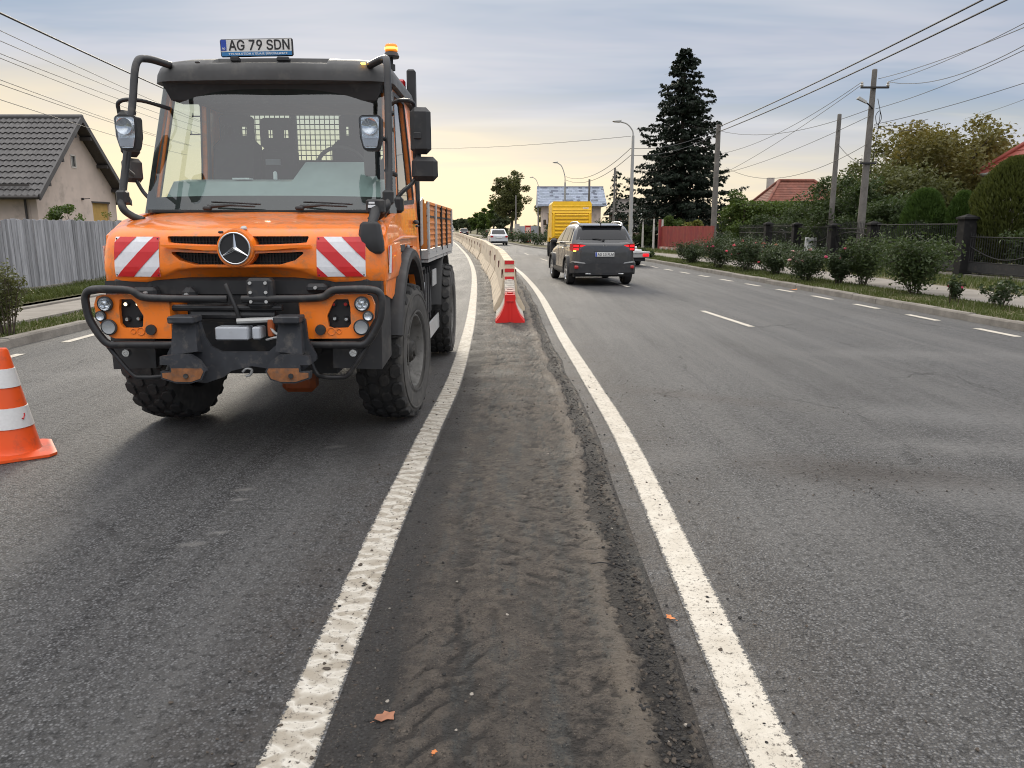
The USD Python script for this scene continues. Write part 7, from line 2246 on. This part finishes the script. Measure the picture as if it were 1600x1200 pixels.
for k, (px_, py_, hp, wp, bl, nb_, lb) in enumerate(roses):
    q = ground_at(px_, py_)
    Y_ = q[1]
    h_, w_ = hp / 1200 * Y_ * 1.03, wp / 1200 * Y_ / 2
    sparse = k >= 8
    shrub('rose_bush', lb, (q[0], Y_, .09), h_ * (1.1 if sparse else 1.14), w_ * (.9 if sparse else 1.2), L_GREEN if k in (6, 7) else L_ROSE, 100 + k, 700 if sparse else 5200, .036 if k != 7 else .042, 7 if sparse else 13, bl, nb_, bs=.075, thin=.20 if sparse else .38)
    if k == 4:
        pass
q = ground_at(1195, 423)
shrub('rose_bush', 'low rose bush with peach blooms between the coral and the dark one', (q[0], q[1], .09), .9, .55, L_ROSE, 121, 1300, .036, 9, B_PEACH, 8, bs=.07)
# left: the rose by the kerb and the bush behind the plank fence
q = ground_at(6, 524)
shrub('rose_bush', 'tall rose bush at the left edge behind the traffic cone', (q[0] + .06, q[1], .09), 1.12, .42, L_OLIVE, 130, 2200, .026, 11, None, 0, thin=.24)
q = at(97, 318, 27)
broadleaf('garden_bush', 'green bush showing over the plank fence before the pink house', (q[0], 27, 0), q[2], .75, L_MID, 131, 3600, .055, .25, 26, .04, catg='bush', gap=.34)
q = at(175, 332, 30)
broadleaf('garden_bush', 'pale leafed bush over the plank fence beside the lorry mirror', (q[0], 30, 0), q[2], .5, L_YELLOW, 132, 1500, .055, .3, 16, .04, catg='bush', gap=.36)
# trees far off on the left, hidden from the photograph's place by the lorry but part of the skyline
for k, (x, y, h_) in enumerate(((-19, 58, 5), (-22, 74, 6), (-27, 92, 7), (-34, 120, 9), (-42, 150, 10), (-40, 190, 9), (-52, 240, 11))):
    broadleaf('roadside_tree', ['nearest', 'second', 'third', 'fourth', 'fifth', 'sixth', 'furthest'][k] + ' tree of the left skyline beyond the lorry', (x, y, 0), h_, 3.4, L_OLIVE if k < 3 else L_FAR, 140 + k, 3000, .16 if k < 3 else .30, .12, 36, .2, gap=.32)
# ------------------------------------------------------------------ small things on the road
LEAFB = pbr('dry_leaf', (0.34, 0.15, 0.085), .7, .2, 40.0)
LEAFO = pbr('orange_leaf', (0.62, 0.20, 0.05), .6, .15, 40.0)


def dry_leaf(name, label, px_, py_, size, mat, rz, seed):
    r = np.random.default_rng(seed)
    q = ground_at(px_, py_, 0.02)
    z = strip_h(q[0], q[1])
    out = np.array([(-1, -.1), (-.55, .55), (-.05, .45), (.25, .75), (.55, .3), (1.0, .05), (.75, -.25), (.6, -.75), (.1, -.35), (-.5, -.5)])
    P_ = [(x * size, y * size, .004 + .22 * size * abs(x) ** 2 + .10 * size * y) for x, y in out]
    v = np.array([(0, 0, 0.004)] + P_)
    f = np.array([(0, i + 1, (i + 1) % len(P_) + 1) for i in range(len(P_))])[:, ::-1]
    t = thing(name, label, 'leaf', (q[0], q[1], z + .004), rz)
    part(t, 'blade', (np.vstack([v, v - [0, 0, .0012]]), np.vstack([f, f[:, ::-1] + len(v)])), mat, False)
    part(t, 'stalk', tube([(-size, -.1 * size, .003), (-1.4 * size, -.2 * size, .004)], .0012, 4), mat, True)


dry_leaf('fallen_leaf', 'curled brown fallen leaf on the dirt nearest the camera', 601, 1118, .036, LEAFB, .5, 1)
dry_leaf('fallen_leaf', 'tiny orange leaf scrap at the bottom edge of the dirt strip', 678, 1177, .012, LEAFO, 1.2, 2)
dry_leaf('fallen_leaf', 'small orange leaf between the dark cut and the right white line', 1048, 962, .024, LEAFO, 2.2, 3)
dry_leaf('fallen_leaf', 'bright orange leaf at the foot of the right kerb', 1240, 452, .10, LEAFO, .2, 4)
q = ground_at(942, 886, .02)
single('twig', tube(smooth_path([(q[0] - .055, q[1] + .004, .034), (q[0], q[1] + .006, .040), (q[0] + .06, q[1] - .012, .030), (q[0] + .085, q[1] - .025, .022)], 4), .0028, 5), CRUMB, 'thin dark twig across the edge of the dirt strip', 'twig')
